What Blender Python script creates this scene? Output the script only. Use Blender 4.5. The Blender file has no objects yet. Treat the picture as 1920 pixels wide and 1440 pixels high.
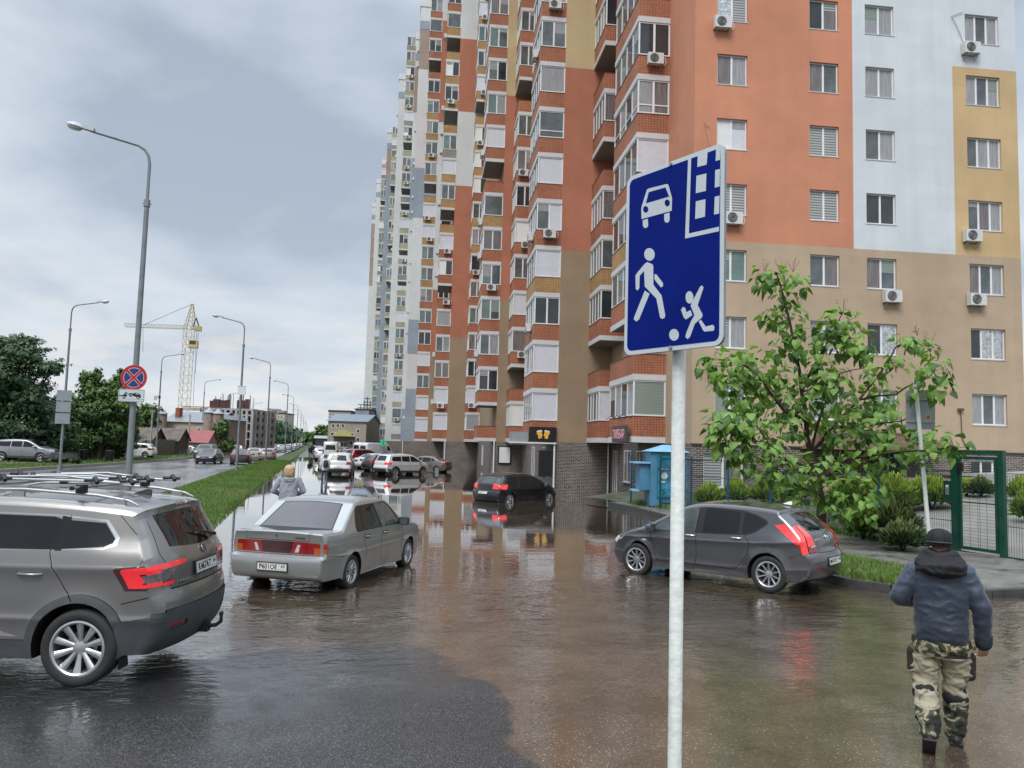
import bpy, bmesh, math, random
from math import *
from mathutils import Vector, Matrix, noise
from mathutils.geometry import delaunay_2d_cdt
random.seed(7)
SC=bpy.context.scene
C=SC.collection
R_=radians
# ---------------------------------------------------------------- camera
FPX=1442.; CH=2.4
psi,pit,rol=R_(14.2283),R_(4.6188),R_(1.6325)
fw=Vector((sin(psi)*cos(pit),cos(psi)*cos(pit),sin(pit)))
r0=Vector((cos(psi),-sin(psi),0)); u0=r0.cross(fw)
cr=cos(rol)*r0+sin(rol)*u0; cu=-sin(rol)*r0+cos(rol)*u0
cam=bpy.data.cameras.new('camera'); camo=bpy.data.objects.new('camera',cam); C.objects.link(camo)
camo.matrix_world=Matrix(((cr.x,cu.x,-fw.x,0),(cr.y,cu.y,-fw.y,0),(cr.z,cu.z,-fw.z,CH),(0,0,0,1)))
cam.sensor_width=36; cam.lens=36*FPX/1920; cam.clip_end=5000; cam.clip_start=.05
SC.camera=camo
def at(x,y,Z):
    "world point at depth Z (m) seen in direction of photo pixel x,y"
    return Vector((0,0,CH))+(fw+cr*((x-960)/FPX)+cu*((720-y)/FPX))*Z
def gp(x,y,z=0.):
    d=fw+cr*((x-960)/FPX)+cu*((720-y)/FPX); t=(z-CH)/d.z
    return Vector((d.x*t,d.y*t,z))
# ---------------------------------------------------------------- materials
MATS={}
def nodes(name):
    m=bpy.data.materials.new(name); m.use_nodes=True
    nt=m.node_tree; b=nt.nodes['Principled BSDF']; MATS[name]=m
    return m,nt,b
def N(nt,t,**k):
    n=nt.nodes.new(t)
    for a,b in k.items():
        if a.startswith('_'): setattr(n,a[1:],b)
        else: n.inputs[a.replace('__',' ')].default_value=b
    return n
def L(nt,a,b): nt.links.new(a,b)
def col(c): return (c[0],c[1],c[2],1)
def coords(nt,kind='obj',scale=None):
    if kind=='obj':
        t=nt.nodes.new('ShaderNodeTexCoord').outputs['Object']
    else: t=nt.nodes.new('ShaderNodeNewGeometry').outputs['Position']
    if scale:
        mp=nt.nodes.new('ShaderNodeMapping'); mp.inputs['Scale'].default_value=scale; L(nt,t,mp.inputs['Vector']); t=mp.outputs[0]
    return t
def ramp(nt,inp,stops):
    r=nt.nodes.new('ShaderNodeValToRGB'); e=r.color_ramp.elements
    while len(e)<len(stops): e.new(.5)
    for el,(p,c) in zip(e,stops):
        el.position=p; el.color=col(c) if not isinstance(c,(int,float)) else (c,c,c,1)
    L(nt,inp,r.inputs[0]); return r.outputs[0]
def mixc(nt,f,a,b,mode='MIX'):
    m=nt.nodes.new('ShaderNodeMix'); m.data_type='RGBA'; m.blend_type=mode
    for v,s in ((f,0),(a,6),(b,7)):
        if hasattr(v,'links'): L(nt,v,m.inputs[s])
        elif isinstance(v,(int,float)): m.inputs[s].default_value=v if s==0 else (v,v,v,1)
        else: m.inputs[s].default_value=col(v)
    return m.outputs[2]
def M(name,c,rough=.6,metal=0,var=.12,vs=3.,bump=0.,bs=60.,coat=0,spec=.5,kind='obj',stretch=None,dirt=None,emit=None,alpha=1,trans=0,ior=1.45):
    if name in MATS: return MATS[name]
    m,nt,b=nodes(name)
    b.inputs['Roughness'].default_value=rough; b.inputs['Metallic'].default_value=metal
    b.inputs['Specular IOR Level'].default_value=spec; b.inputs['IOR'].default_value=ior
    if coat: b.inputs['Coat Weight'].default_value=coat; b.inputs['Coat Roughness'].default_value=.05
    base=None
    if var>0:
        co=coords(nt,kind,stretch)
        n=N(nt,'ShaderNodeTexNoise',Scale=vs,Detail=5,Roughness=.6); L(nt,co,n.inputs['Vector'])
        f=ramp(nt,n.outputs['Fac'],[(.3,1-var),(.7,1+var)])
        base=mixc(nt,1.,c,f,'MULTIPLY')
        if dirt:
            n2=N(nt,'ShaderNodeTexNoise',Scale=vs*2.3,Detail=6); L(nt,co,n2.inputs['Vector'])
            f2=ramp(nt,n2.outputs['Fac'],[(.52,0.),(.75,dirt[3])])
            base=mixc(nt,f2,base,dirt[:3])
        L(nt,base,b.inputs['Base Color'])
        r=ramp(nt,n.outputs['Fac'],[(.3,max(0,rough-.06)),(.7,min(1,rough+.06))]); L(nt,r,b.inputs['Roughness'])
    else: b.inputs['Base Color'].default_value=col(c)
    if bump:
        co=coords(nt,kind); n3=N(nt,'ShaderNodeTexNoise',Scale=bs,Detail=3); L(nt,co,n3.inputs['Vector'])
        bp=N(nt,'ShaderNodeBump',Strength=bump,Distance=.02); L(nt,n3.outputs['Fac'],bp.inputs['Height']); L(nt,bp.outputs[0],b.inputs['Normal'])
    if emit: b.inputs['Emission Color'].default_value=col(emit[:3]); b.inputs['Emission Strength'].default_value=emit[3]
    if trans: b.inputs['Transmission Weight'].default_value=trans
    if alpha<1: b.inputs['Alpha'].default_value=alpha
    return m
def brickmat(name,c1,c2,mortar,bw=.26,bh=.085,ms=.012,off=.5,dark=None):
    m,nt,b=nodes(name)
    o=coords(nt,'obj'); sx=nt.nodes.new('ShaderNodeSeparateXYZ'); L(nt,o,sx.inputs[0])
    ad=N(nt,'ShaderNodeMath'); L(nt,sx.outputs[0],ad.inputs[0]); L(nt,sx.outputs[1],ad.inputs[1])
    cb=nt.nodes.new('ShaderNodeCombineXYZ'); L(nt,ad.outputs[0],cb.inputs[0]); L(nt,sx.outputs[2],cb.inputs[1])
    br=nt.nodes.new('ShaderNodeTexBrick'); L(nt,cb.outputs[0],br.inputs['Vector'])
    br.offset=off
    for k,v in (('Color1',col(c1)),('Color2',col(c2)),('Mortar',col(mortar)),('Scale',1.),('Mortar Size',ms),('Brick Width',bw),('Row Height',bh),('Bias',-.1)): br.inputs[k].default_value=v
    n=N(nt,'ShaderNodeTexNoise',Scale=.7,Detail=5); L(nt,o,n.inputs['Vector'])
    f=ramp(nt,n.outputs['Fac'],[(.3,.8),(.7,1.12)])
    c=mixc(nt,1.,br.outputs['Color'],f,'MULTIPLY'); L(nt,c,b.inputs['Base Color'])
    b.inputs['Roughness'].default_value=.75
    bp=N(nt,'ShaderNodeBump',Strength=.5,Distance=.01); bp.invert=True; L(nt,br.outputs['Fac'],bp.inputs['Height']); L(nt,bp.outputs[0],b.inputs['Normal'])
    return m
def plaster(name,c,stain=.14):
    m,nt,b=nodes(name)
    o=coords(nt,'obj')
    n=N(nt,'ShaderNodeTexNoise',Scale=.35,Detail=7,Roughness=.62); L(nt,o,n.inputs['Vector'])
    f=ramp(nt,n.outputs['Fac'],[(.3,1-stain),(.7,1+stain*.6)])
    mp=coords(nt,'obj',(1.4,1.4,.09)); n2=N(nt,'ShaderNodeTexNoise',Scale=1.6,Detail=5); L(nt,mp,n2.inputs['Vector'])
    f2=ramp(nt,n2.outputs['Fac'],[(.25,.95),(.6,1.01)])
    c1=mixc(nt,1.,c,f,'MULTIPLY'); c2=mixc(nt,1.,c1,f2,'MULTIPLY')
    sx=nt.nodes.new('ShaderNodeSeparateXYZ'); L(nt,o,sx.inputs[0]); ad=N(nt,'ShaderNodeMath'); L(nt,sx.outputs[0],ad.inputs[0]); L(nt,sx.outputs[1],ad.inputs[1])
    cb=nt.nodes.new('ShaderNodeCombineXYZ'); L(nt,ad.outputs[0],cb.inputs[0]); L(nt,sx.outputs[2],cb.inputs[1]); br=nt.nodes.new('ShaderNodeTexBrick'); L(nt,cb.outputs[0],br.inputs['Vector'])
    for k,v in (('Color1',(1,1,1,1)),('Color2',(.955,.955,.955,1)),('Mortar',(.93,.93,.93,1)),('Scale',1.),('Mortar Size',.015),('Mortar Smooth',.6),('Brick Width',1.2),('Row Height',.6)): br.inputs[k].default_value=v
    c2=mixc(nt,1.,c2,br.outputs['Color'],'MULTIPLY'); L(nt,c2,b.inputs['Base Color'])
    b.inputs['Roughness'].default_value=.9
    n3=N(nt,'ShaderNodeTexNoise',Scale=45,Detail=3); L(nt,o,n3.inputs['Vector'])
    bp=N(nt,'ShaderNodeBump',Strength=.25,Distance=.01); L(nt,n3.outputs['Fac'],bp.inputs['Height']); L(nt,bp.outputs[0],b.inputs['Normal'])
    return m
# ---------------------------------------------------------------- mesh builder
class MB:
    def __init__(s): s.v=[]; s.f=[]; s.m=[]; s.mats=[]
    def mi(s,m):
        if m not in s.mats: s.mats.append(m)
        return s.mats.index(m)
    def add(s,vs,fs,m):
        o=len(s.v); i=s.mi(m); s.v+= [tuple(v) for v in vs]; s.f+=[tuple(o+k for k in f) for f in fs]; s.m+=[i]*len(fs)
    def quad(s,a,b,c,d,m): s.add([a,b,c,d],[(0,1,2,3)],m)
    def box(s,x0,x1,y0,y1,z0,z1,m,T=None):
        vs=[(x,y,z) for x in(x0,x1) for y in(y0,y1) for z in(z0,z1)]
        if T is not None: vs=[T@Vector(v) for v in vs]
        s.add(vs,[(0,1,3,2),(4,6,7,5),(0,4,5,1),(2,3,7,6),(0,2,6,4),(1,5,7,3)],m)
    def bar(s,p,q,w,m,h=None,up=(0,0,1)):
        p=Vector(p);q=Vector(q);d=(q-p); L_=d.length
        if L_<1e-6: return
        d/=L_; u=Vector(up)
        if abs(d.dot(u))>.98: u=Vector((1,0,0))
        a=d.cross(u).normalized(); b=a.cross(d); h=h or w
        vs=[e+a*(i*w/2)+b*(j*h/2) for e in(p,q) for i in(-1,1) for j in(-1,1)]
        s.add(vs,[(0,1,3,2),(4,6,7,5),(0,4,5,1),(2,3,7,6),(0,2,6,4),(1,5,7,3)],m)
    def tube(s,pts,rs,m,n=8,cap=True,sx=1.,axis=None):
        pts=[Vector(p) for p in pts]
        if not hasattr(rs,'__len__'): rs=[rs]*len(pts)
        vs=[];fs=[];prev=None
        for i,p in enumerate(pts):
            d=(pts[min(i+1,len(pts)-1)]-pts[max(i-1,0)]).normalized()
            if prev is None:
                u=Vector((0,0,1)) if abs(d.z)<.9 else Vector((1,0,0))
                if axis is not None: u=Vector(axis)
                a=d.cross(u).normalized()
            else: a=(prev-d*prev.dot(d)).normalized()
            prev=a; b=d.cross(a)
            for k in range(n):
                t=2*pi*k/n; vs.append(p+a*cos(t)*rs[i]*sx+b*sin(t)*rs[i])
        for i in range(len(pts)-1):
            for k in range(n):
                k2=(k+1)%n; fs.append((i*n+k,i*n+k2,(i+1)*n+k2,(i+1)*n+k))
        if cap: fs.append(tuple(range(n-1,-1,-1))); fs.append(tuple((len(pts)-1)*n+k for k in range(n)))
        s.add(vs,fs,m)
    def cyl(s,p,q,r,m,n=16): s.tube([p,q],[r,r],m,n)
    def lathe(s,prof,m,n=32,T=None,closed=False):
        "prof = (r,h) list, about local z"
        vs=[];fs=[];k=len(prof)
        for i in range(n):
            t=2*pi*i/n
            for r,h in prof:
                v=Vector((r*cos(t),r*sin(t),h)); vs.append(T@v if T is not None else v)
        for i in range(n):
            j=(i+1)%n
            for a in range(k-1 if not closed else k):
                b=(a+1)%k; fs.append((i*k+a,j*k+a,j*k+b,i*k+b))
        s.add(vs,fs,m)
    def prism(s,poly,fn0,fn1,m,caps=(1,1)):
        "poly 2d, extruded between two maps"
        n=len(poly); vs=[fn0(p) for p in poly]+[fn1(p) for p in poly]
        fs=[(i,(i+1)%n,n+(i+1)%n,n+i) for i in range(n)]
        if caps[0]: fs.append(tuple(range(n-1,-1,-1)))
        if caps[1]: fs.append(tuple(range(n,2*n)))
        s.add(vs,fs,m)
    def xf(s,T): s.v=[tuple(T@Vector(v)) for v in s.v]; return s
    def build(s,name,parent=None,smooth=None,label=None,kind=None):
        me=bpy.data.meshes.new(name); me.from_pydata(s.v,[],s.f)
        for m in s.mats: me.materials.append(m)
        me.polygons.foreach_set('material_index',s.m)
        if smooth is not None:
            me.polygons.foreach_set('use_smooth',[True]*len(s.f)); me.update()
            me.set_sharp_from_angle(angle=R_(smooth))
        me.update()
        o=bpy.data.objects.new(name,me); C.objects.link(o)
        if parent is not None: o.parent=parent
        if label: o['label']=label
        if kind: o['kind']=kind
        return o
def tag(o,label=None,cat=None,group=None,kind=None):
    if label: o['label']=label
    if cat: o['category']=cat
    if group: o['group']=group
    if kind: o['kind']=kind
    return o
def thing(name,label,cat,loc=(0,0,0),rotz=0,group=None):
    o=bpy.data.objects.new(name,None); o.empty_display_size=.2; C.objects.link(o)
    o.location=loc; o.rotation_euler=(0,0,rotz); tag(o,label,cat,group); return o
def kids(o): return [c for c in ALLCH.get(o.name,[])]
def dup(root,loc=None,rotz=None,label=None,group=None,scale=None):
    byp={}
    for o in C.objects:
        if o.parent: byp.setdefault(o.parent,[]).append(o)
    def rec(o,par):
        c=o.copy(); C.objects.link(c)
        if par is not None: c.parent=par
        for ch in byp.get(o,[]): rec(ch,c)
        return c
    r=rec(root,None)
    if loc is not None: r.location=loc
    if rotz is not None: r.rotation_euler=(0,0,rotz)
    if scale is not None: r.scale=scale
    if label: r['label']=label
    if group: r['group']=group
    return r
def text(s_,size,m,name='lettering',parent=None,T=None,align='CENTER',ext=.002,xs=1.,label=None,bold=0):
    cu_=bpy.data.curves.new('t','FONT'); cu_.body=s_; cu_.size=size; cu_.align_x=align; cu_.align_y='CENTER'; cu_.extrude=ext; cu_.resolution_u=3; cu_.offset=bold*size
    o=bpy.data.objects.new('t',cu_); C.objects.link(o)
    dg=bpy.context.evaluated_depsgraph_get(); me=bpy.data.meshes.new_from_object(o.evaluated_get(dg))
    bpy.data.objects.remove(o)
    me.materials.clear(); me.materials.append(m)
    TT=(T if T is not None else Matrix())@Matrix.Diagonal((xs,1,1,1)); me.transform(TT)
    o=bpy.data.objects.new(name,me); C.objects.link(o)
    if parent is not None: o.parent=parent
    if label: o['label']=label
    return o
def frame(o,x,y,z):
    "matrix from origin and axes"
    x=Vector(x);y=Vector(y);z=Vector(z);o=Vector(o)
    return Matrix(((x.x,y.x,z.x,o.x),(x.y,y.y,z.y,o.y),(x.z,y.z,z.z,o.z),(0,0,0,1)))
def inpoly(p,poly):
    x,y=p; c=False; n=len(poly); j=n-1
    for i in range(n):
        xi,yi=poly[i]; xj,yj=poly[j]
        if (yi>y)!=(yj>y) and x<(xj-xi)*(y-yi)/(yj-yi)+xi: c=not c
        j=i
    return c
# ---------------------------------------------------------------- world, sun
SUN_EL,SUN_AZ=50.,215.   # azimuth clockwise from +Y
w=bpy.data.worlds.new("World"); SC.world=w; w.use_nodes=True
nt=w.node_tree; bg=nt.nodes['Background']
sky=nt.nodes.new('ShaderNodeTexSky'); sky.sky_type='NISHITA'; sky.sun_disc=False; sky.sun_elevation=R_(SUN_EL); sky.sun_rotation=R_(SUN_AZ); sky.dust_density=3
tc=nt.nodes.new('ShaderNodeTexCoord'); sp=nt.nodes.new('ShaderNodeSeparateXYZ'); L(nt,tc.outputs['Generated'],sp.inputs[0])
def mth(op,a,b=None,clamp=False):
    n=nt.nodes.new('ShaderNodeMath'); n.operation=op; n.use_clamp=clamp
    for i,v in enumerate((a,b)):
        if v is None: continue
        if hasattr(v,'links'): L(nt,v,n.inputs[i])
        else: n.inputs[i].default_value=v
    return n.outputs[0]
zz=mth('MAXIMUM',sp.outputs[2],0.); den=mth('ADD',zz,.16)
cx=mth('DIVIDE',sp.outputs[0],den); cy=mth('DIVIDE',sp.outputs[1],den)
cb=nt.nodes.new('ShaderNodeCombineXYZ'); L(nt,cx,cb.inputs[0]); L(nt,cy,cb.inputs[1])
mp=nt.nodes.new('ShaderNodeMapping'); mp.inputs['Scale'].default_value=(1.,.85,1); mp.inputs['Location'].default_value=(3.1,1.7,0); mp.inputs['Rotation'].default_value=(0,0,R_(28)); L(nt,cb.outputs[0],mp.inputs[0])
n1=N(nt,'ShaderNodeTexNoise',Scale=1.15,Detail=8,Roughness=.52,Distortion=.25); L(nt,mp.outputs[0],n1.inputs['Vector'])
n2=N(nt,'ShaderNodeTexNoise',Scale=.42,Detail=3,Roughness=.5); L(nt,mp.outputs[0],n2.inputs['Vector'])
s=mth('ADD',mth('MULTIPLY',n1.outputs['Fac'],.75),mth('MULTIPLY',n2.outputs['Fac'],.35))
cl=ramp(nt,s,[(.43,(.40,.475,.575)),(.50,(.53,.605,.70)),(.57,(.66,.73,.81)),(.66,(.80,.85,.90))])
# horizon: paler and warmer
hz=ramp(nt,zz,[(.0,(.82,.86,.90)),(.06,(.80,.85,.90)),(.20,(.60,.68,.78)),(.55,(.56,.63,.74))])
hf=ramp(nt,zz,[(.0,.85),(.07,.55),(.28,.12),(.5,.0)])
c=mixc(nt,hf,cl,hz)
warm=N(nt,'ShaderNodeTexNoise',Scale=2.2,Detail=5); L(nt,mp.outputs[0],warm.inputs['Vector'])
wf=mth('MULTIPLY',ramp(nt,warm.outputs['Fac'],[(.5,0.),(.62,.6)]),ramp(nt,zz,[(.0,.5),(.03,1.),(.12,.6),(.2,0.)]))
c=mixc(nt,wf,c,(.93,.87,.80))
# zenith brighter than the part near the horizon (overcast sky)
zb=ramp(nt,zz,[(.50,1/3.),(.78,1.)])
zb=mth('MULTIPLY',zb,3.15)
c=mixc(nt,1.,c,zb,'MULTIPLY')
skyc=mixc(nt,1.,sky.outputs[0],.09,'MULTIPLY')
c=mixc(nt,.93,skyc,c)
L(nt,c,bg.inputs[0]); bg.inputs[1].default_value=1.0
SKYBG=bg
sun=bpy.data.lights.new('sun','SUN'); sun.energy=2.0; sun.angle=R_(25); sun.color=(1,.97,.93)
so=bpy.data.objects.new('sun',sun); C.objects.link(so)
so.rotation_euler=(R_(90-SUN_EL),0,R_(180-SUN_AZ)); 
sd=Vector((sin(R_(SUN_AZ))*cos(R_(SUN_EL)),cos(R_(SUN_AZ))*cos(R_(SUN_EL)),sin(R_(SUN_EL))))
so.rotation_euler=sd.to_track_quat('Z','Y').to_euler()
SC.view_settings.view_transform='Standard'; SC.view_settings.look='None'; SC.view_settings.exposure=0
try:
    SC.cycles.max_bounces=6; SC.cycles.diffuse_bounces=2; SC.cycles.glossy_bounces=3; SC.cycles.transmission_bounces=3; SC.cycles.transparent_max_bounces=6
    SC.cycles.caustics_reflective=False; SC.cycles.caustics_refractive=False; SC.cycles.sample_clamp_indirect=4
except Exception: pass
# ---------------------------------------------------------------- common materials
WHITEP=M('white_plastic',(.72,.73,.74),.35,var=.05)
FRAMEW=M('window_frame_white',(.74,.75,.76),.4,var=.05)
FRAMEB=M('window_frame_brown',(.12,.06,.03),.5,var=.1)
GLD=M('glass_dark',(.035,.04,.045),.04,var=.3,vs=1.2,spec=.9)
GLM=M('glass_mid',(.10,.115,.12),.05,var=.35,vs=1.5,spec=.9)
GLG=M('glass_green_tint',(.13,.19,.18),.05,var=.25,vs=1.1,spec=.9)
CURT=M('curtain_behind_glass',(.30,.30,.31),.15,var=.25,vs=6,stretch=(3,3,.2),spec=.7)
CURTD=M('dim_curtain_behind_glass',(.17,.15,.15),.12,var=.4,vs=5,stretch=(3,3,.2),spec=.8)
PANEL=M('white_panel',(.60,.60,.66),.45,var=.05)
def stripes(name,c1,c2,sc):
    m,nt,b=nodes(name); o=coords(nt,'obj'); wv=N(nt,'ShaderNodeTexWave',Scale=sc,Distortion=.1); wv.bands_direction='Z'; L(nt,o,wv.inputs['Vector'])
    c=ramp(nt,wv.outputs['Fac'],[(.3,c1),(.6,c2)]); L(nt,c,b.inputs['Base Color']); b.inputs['Roughness'].default_value=.2; b.inputs['Specular IOR Level'].default_value=.6; return m
BLIND=stripes('blind_behind_glass',(.15,.155,.15),(.42,.43,.42),2.6)
BLINDG=stripes('green_blind_behind_glass',(.17,.21,.18),(.26,.31,.27),3.6)
FOIL=M('foil_behind_glass',(.55,.56,.57),.18,metal=.7,var=.5,vs=9,bump=.8,bs=9)
METG=M('galvanised_metal',(.33,.35,.37),.45,metal=.5,var=.15,vs=8)
CONC=M('concrete',(.33,.325,.31),.85,var=.2,vs=4,bump=.3)
BLK=M('black_plastic',(.012,.012,.013),.5,var=.1)
RUB=M('tyre_rubber',(.026,.025,.025),.75,var=.25,vs=9,bump=.2)
# ---------------------------------------------------------------- building
AL=8.0
bldg=thing('apartment_tower','tall orange, white and tan apartment tower with stacked glazed balconies over a dark brick base','apartment building',(0,0,0),R_(-AL))
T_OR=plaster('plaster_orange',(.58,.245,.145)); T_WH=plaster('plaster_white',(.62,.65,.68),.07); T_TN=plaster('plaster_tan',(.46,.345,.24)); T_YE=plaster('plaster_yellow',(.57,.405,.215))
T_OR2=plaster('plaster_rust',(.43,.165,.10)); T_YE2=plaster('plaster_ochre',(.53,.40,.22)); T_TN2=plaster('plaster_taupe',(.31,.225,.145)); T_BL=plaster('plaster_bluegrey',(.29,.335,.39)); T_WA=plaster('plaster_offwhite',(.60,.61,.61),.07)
T_PK=plaster('plaster_brownpink',(.36,.27,.22))
BRK=brickmat('dark_brick',(.035,.028,.027),(.145,.10,.08),(.36,.33,.30),.27,.088,.013)
BRO=brickmat('orange_brick_tile',(.44,.165,.085),(.36,.13,.07),(.15,.055,.035),.155,.125,.010,off=0)
BRY=brickmat('yellow_brick_tile',(.47,.28,.115),(.40,.235,.09),(.20,.12,.06),.155,.125,.010,off=0)
BRG=brickmat('grey_brick_tile',(.30,.29,.26),(.26,.25,.22),(.16,.15,.13),.155,.125,.010,off=0)
BROL=brickmat('olive_brick_tile',(.42,.38,.26),(.38,.34,.23),(.25,.22,.15),.155,.125,.010,off=0)
BAND=plaster('band_white',(.60,.60,.61),.05)
SOFF=plaster('soffit_grey',(.22,.22,.22),.1)
ROOFM=M('roof_felt',(.06,.06,.065),.9)
NF=26; Z0=2.75; ZT=Z0+3*NF
# (A, B) : face at a=A spans b from B to previous B ; colour by floor
def pal(k,segs,default):
    for k0,k1,m in segs:
        if k0<=k<k1: return m
    return default
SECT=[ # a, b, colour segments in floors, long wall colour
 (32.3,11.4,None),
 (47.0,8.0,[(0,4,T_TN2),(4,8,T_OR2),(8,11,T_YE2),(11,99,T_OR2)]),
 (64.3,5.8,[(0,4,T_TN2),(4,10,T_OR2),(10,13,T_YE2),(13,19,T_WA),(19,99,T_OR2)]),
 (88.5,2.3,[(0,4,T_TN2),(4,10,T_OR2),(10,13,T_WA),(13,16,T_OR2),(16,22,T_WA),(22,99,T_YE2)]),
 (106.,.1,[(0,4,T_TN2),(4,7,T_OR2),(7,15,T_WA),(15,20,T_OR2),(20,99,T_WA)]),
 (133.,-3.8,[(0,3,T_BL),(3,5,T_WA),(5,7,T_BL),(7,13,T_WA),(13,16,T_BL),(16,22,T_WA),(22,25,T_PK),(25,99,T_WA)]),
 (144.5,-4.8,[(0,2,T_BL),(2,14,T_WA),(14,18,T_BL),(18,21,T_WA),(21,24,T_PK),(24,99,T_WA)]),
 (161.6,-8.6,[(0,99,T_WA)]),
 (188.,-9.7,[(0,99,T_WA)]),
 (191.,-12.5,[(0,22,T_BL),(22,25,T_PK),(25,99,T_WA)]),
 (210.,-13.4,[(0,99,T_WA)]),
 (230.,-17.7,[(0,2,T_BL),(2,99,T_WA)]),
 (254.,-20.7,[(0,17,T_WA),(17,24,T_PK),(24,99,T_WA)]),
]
AEND=276.; BR=27.1
wall=MB()
def holes_wall(mb,P,us,zs,openings,matf,depth=.13):
    """wall in plane: P(u,z,d) -> point (d outward). openings (u0,u1,z0,z1)"""
    U=sorted(set(us+[o[i] for o in openings for i in(0,1)])); Zs=sorted(set(zs+[o[i] for o in openings for i in(2,3)]))
    for i in range(len(U)-1):
        uc=(U[i]+U[i+1])/2
        ops=[o for o in openings if o[0]<uc<o[1]]
        z=0
        for j in range(len(Zs)-1):
            zc=(Zs[j]+Zs[j+1])/2
            if any(o[2]<zc<o[3] for o in ops): continue
            mb.quad(P(U[i],Zs[j],0),P(U[i+1],Zs[j],0),P(U[i+1],Zs[j+1],0),P(U[i],Zs[j+1],0),matf(uc,zc))
    for (a,b,c,d) in openings:
        m=matf((a+b)/2,(c+d)/2)
        mb.quad(P(a,c,0),P(b,c,0),P(b,c,-depth),P(a,c,-depth),m); mb.quad(P(a,d,0),P(b,d,0),P(b,d,-depth),P(a,d,-depth),m)
        mb.quad(P(a,c,0),P(a,d,0),P(a,d,-depth),P(a,c,-depth),m); mb.quad(P(b,c,0),P(b,d,0),P(b,d,-depth),P(b,c,-depth),m)
# gable (local X=b, local Y=a)
def gm(u,z):
    if z<Z0: return BRK
    if z<Z0+9: return T_TN
    if u<18.9: return T_OR
    if u>23.85 and z<Z0+18: return T_YE
    return T_WH
gcols=[(12.44,13.86,2),(16.82,18.22,2),(19.53,20.95,2),(24.53,26.24,3)]
gops=[(a,b,3.96+3*k,5.37+3*k) for a,b,_ in gcols for k in range(NF)]
gops+=[(11.95,13.75,.85,2.35),(24.4,26.1,1.55,2.35)]
PG=lambda u,z,d:(u,32.3-d,z)
holes_wall(wall,PG,[11.4,18.9,23.85,BR],[-.5,Z0,Z0+9,Z0+18,ZT],gops,gm)
# staircase faces and long walls
for i,(A,B,seg) in enumerate(SECT):
    if i:
        Bp=SECT[i-1][1]
        wall.quad((B,A,-.5),(Bp,A,-.5),(Bp,A,Z0),(B,A,Z0),BRK)
        for k in range(NF):
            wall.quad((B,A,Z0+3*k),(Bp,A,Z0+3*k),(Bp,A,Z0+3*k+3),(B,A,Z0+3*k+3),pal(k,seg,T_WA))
    An=SECT[i+1][0] if i+1<len(SECT) else AEND
    wall.quad((B,A,-.5),(B,An,-.5),(B,An,Z0),(B,A,Z0),BRK)
    for k in range(NF):
        sg=seg if seg else [(0,3,T_TN),(3,99,T_OR)]
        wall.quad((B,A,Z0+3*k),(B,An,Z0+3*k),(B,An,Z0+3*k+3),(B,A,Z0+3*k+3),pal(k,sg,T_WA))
# right side, back, roof
wall.quad((BR,32.3,-.5),(BR,60,-.5),(BR,60,ZT),(BR,32.3,ZT),T_WH); 
pts=[(BR,32.3)]+[p for i,(A,B,_) in enumerate(SECT) for p in (([(SECT[i-1][1],A)] if i else [])+[(B,A)])]+[(SECT[-1][1],AEND),(SECT[-1][1]+16,AEND),(12,100),(BR,60)]
wall.add([(x,y,ZT-.3) for x,y in pts],[tuple(range(len(pts)))],ROOFM)
for i in range(len(pts)-4,len(pts)):
    a,b=pts[i-1],pts[i]
    wall.quad((a[0],a[1],-.5),(b[0],b[1],-.5),(b[0],b[1],ZT),(a[0],a[1],ZT),T_WH)
wall.build('wall',bldg)
# parapet with technical storey band
par=MB()
for i,(A,B,seg) in enumerate(SECT):
    Bp=SECT[i-1][1] if i else BR
    par.box(B-.12,Bp,A-.12,A+.1,ZT-.4,ZT+.9,BAND); 
    An=SECT[i+1][0] if i+1<len(SECT) else AEND
    par.box(B-.12,B+.1,A+.1,An-.12,ZT-.4,ZT+.9,BAND)
    if i: par.box(B,Bp-.13,A-.04,A,ZT-4.6,ZT-3.1,T_BL); par.box(B-.04,B,A,An-.2,ZT-4.6,ZT-3.1,T_BL)
par.build('parapet',bldg)
pl=MB(); 
for (x0,x1) in ((11.37,BR),): pl.box(x0,x1,32.23,32.3,Z0-.07,Z0,M('dark_flashing',(.05,.045,.045),.5))
pl.build('base_flashing',bldg)
# windows
BLR=random.Random(77)
def winmesh(w_,h,n,fills,fw_=.06,fr=FRAMEW,mull=None,transom=None,sill=True):
    "in local u (0..w), z(0..h); front plane y=0 (towards -y)"
    f=MB();d=.06
    f.box(0,w_,0,d,0,fw_,fr);f.box(0,w_,0,d,h-fw_,h,fr);f.box(0,fw_,0,d,fw_,h-fw_,fr);f.box(w_-fw_,w_,0,d,fw_,h-fw_,fr)
    ed=[w_*i/n for i in range(n+1)] if not mull else [0]+mull+[w_]
    for e in ed[1:-1]: f.box(e-fw_*.75,e+fw_*.75,.004,d-.004,fw_,h-fw_,fr)
    if transom:
        f.box(fw_,w_-fw_,.006,d-.006,transom-.03,transom+.03,fr)
    if sill: f.box(-.04,w_+.04,-.12,.02,-.045,-.002,M('sill_metal',(.5,.5,.5),.4,metal=.3))
    p=MB()
    for i in range(n):
        p.quad((ed[i]+.01,.035,.01),(ed[i+1]-.01,.035,.01),(ed[i+1]-.01,.035,h-.01),(ed[i]+.01,.035,h-.01),fills[i%len(fills)])
    if n>1 and BLR.random()<.45 and not transom:
        k=BLR.randrange(n); hh=h*BLR.choice((.2,.3,.45,.6)); mt_=BLR.choice((BLIND,CURT,BLINDG,CURT))
        p.quad((ed[k]+.03,.028,h-hh),(ed[k+1]-.03,.028,h-hh),(ed[k+1]-.03,.028,h-.03),(ed[k]+.03,.028,h-.03),mt_)
    return f,p
rw=random.Random(11)
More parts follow.
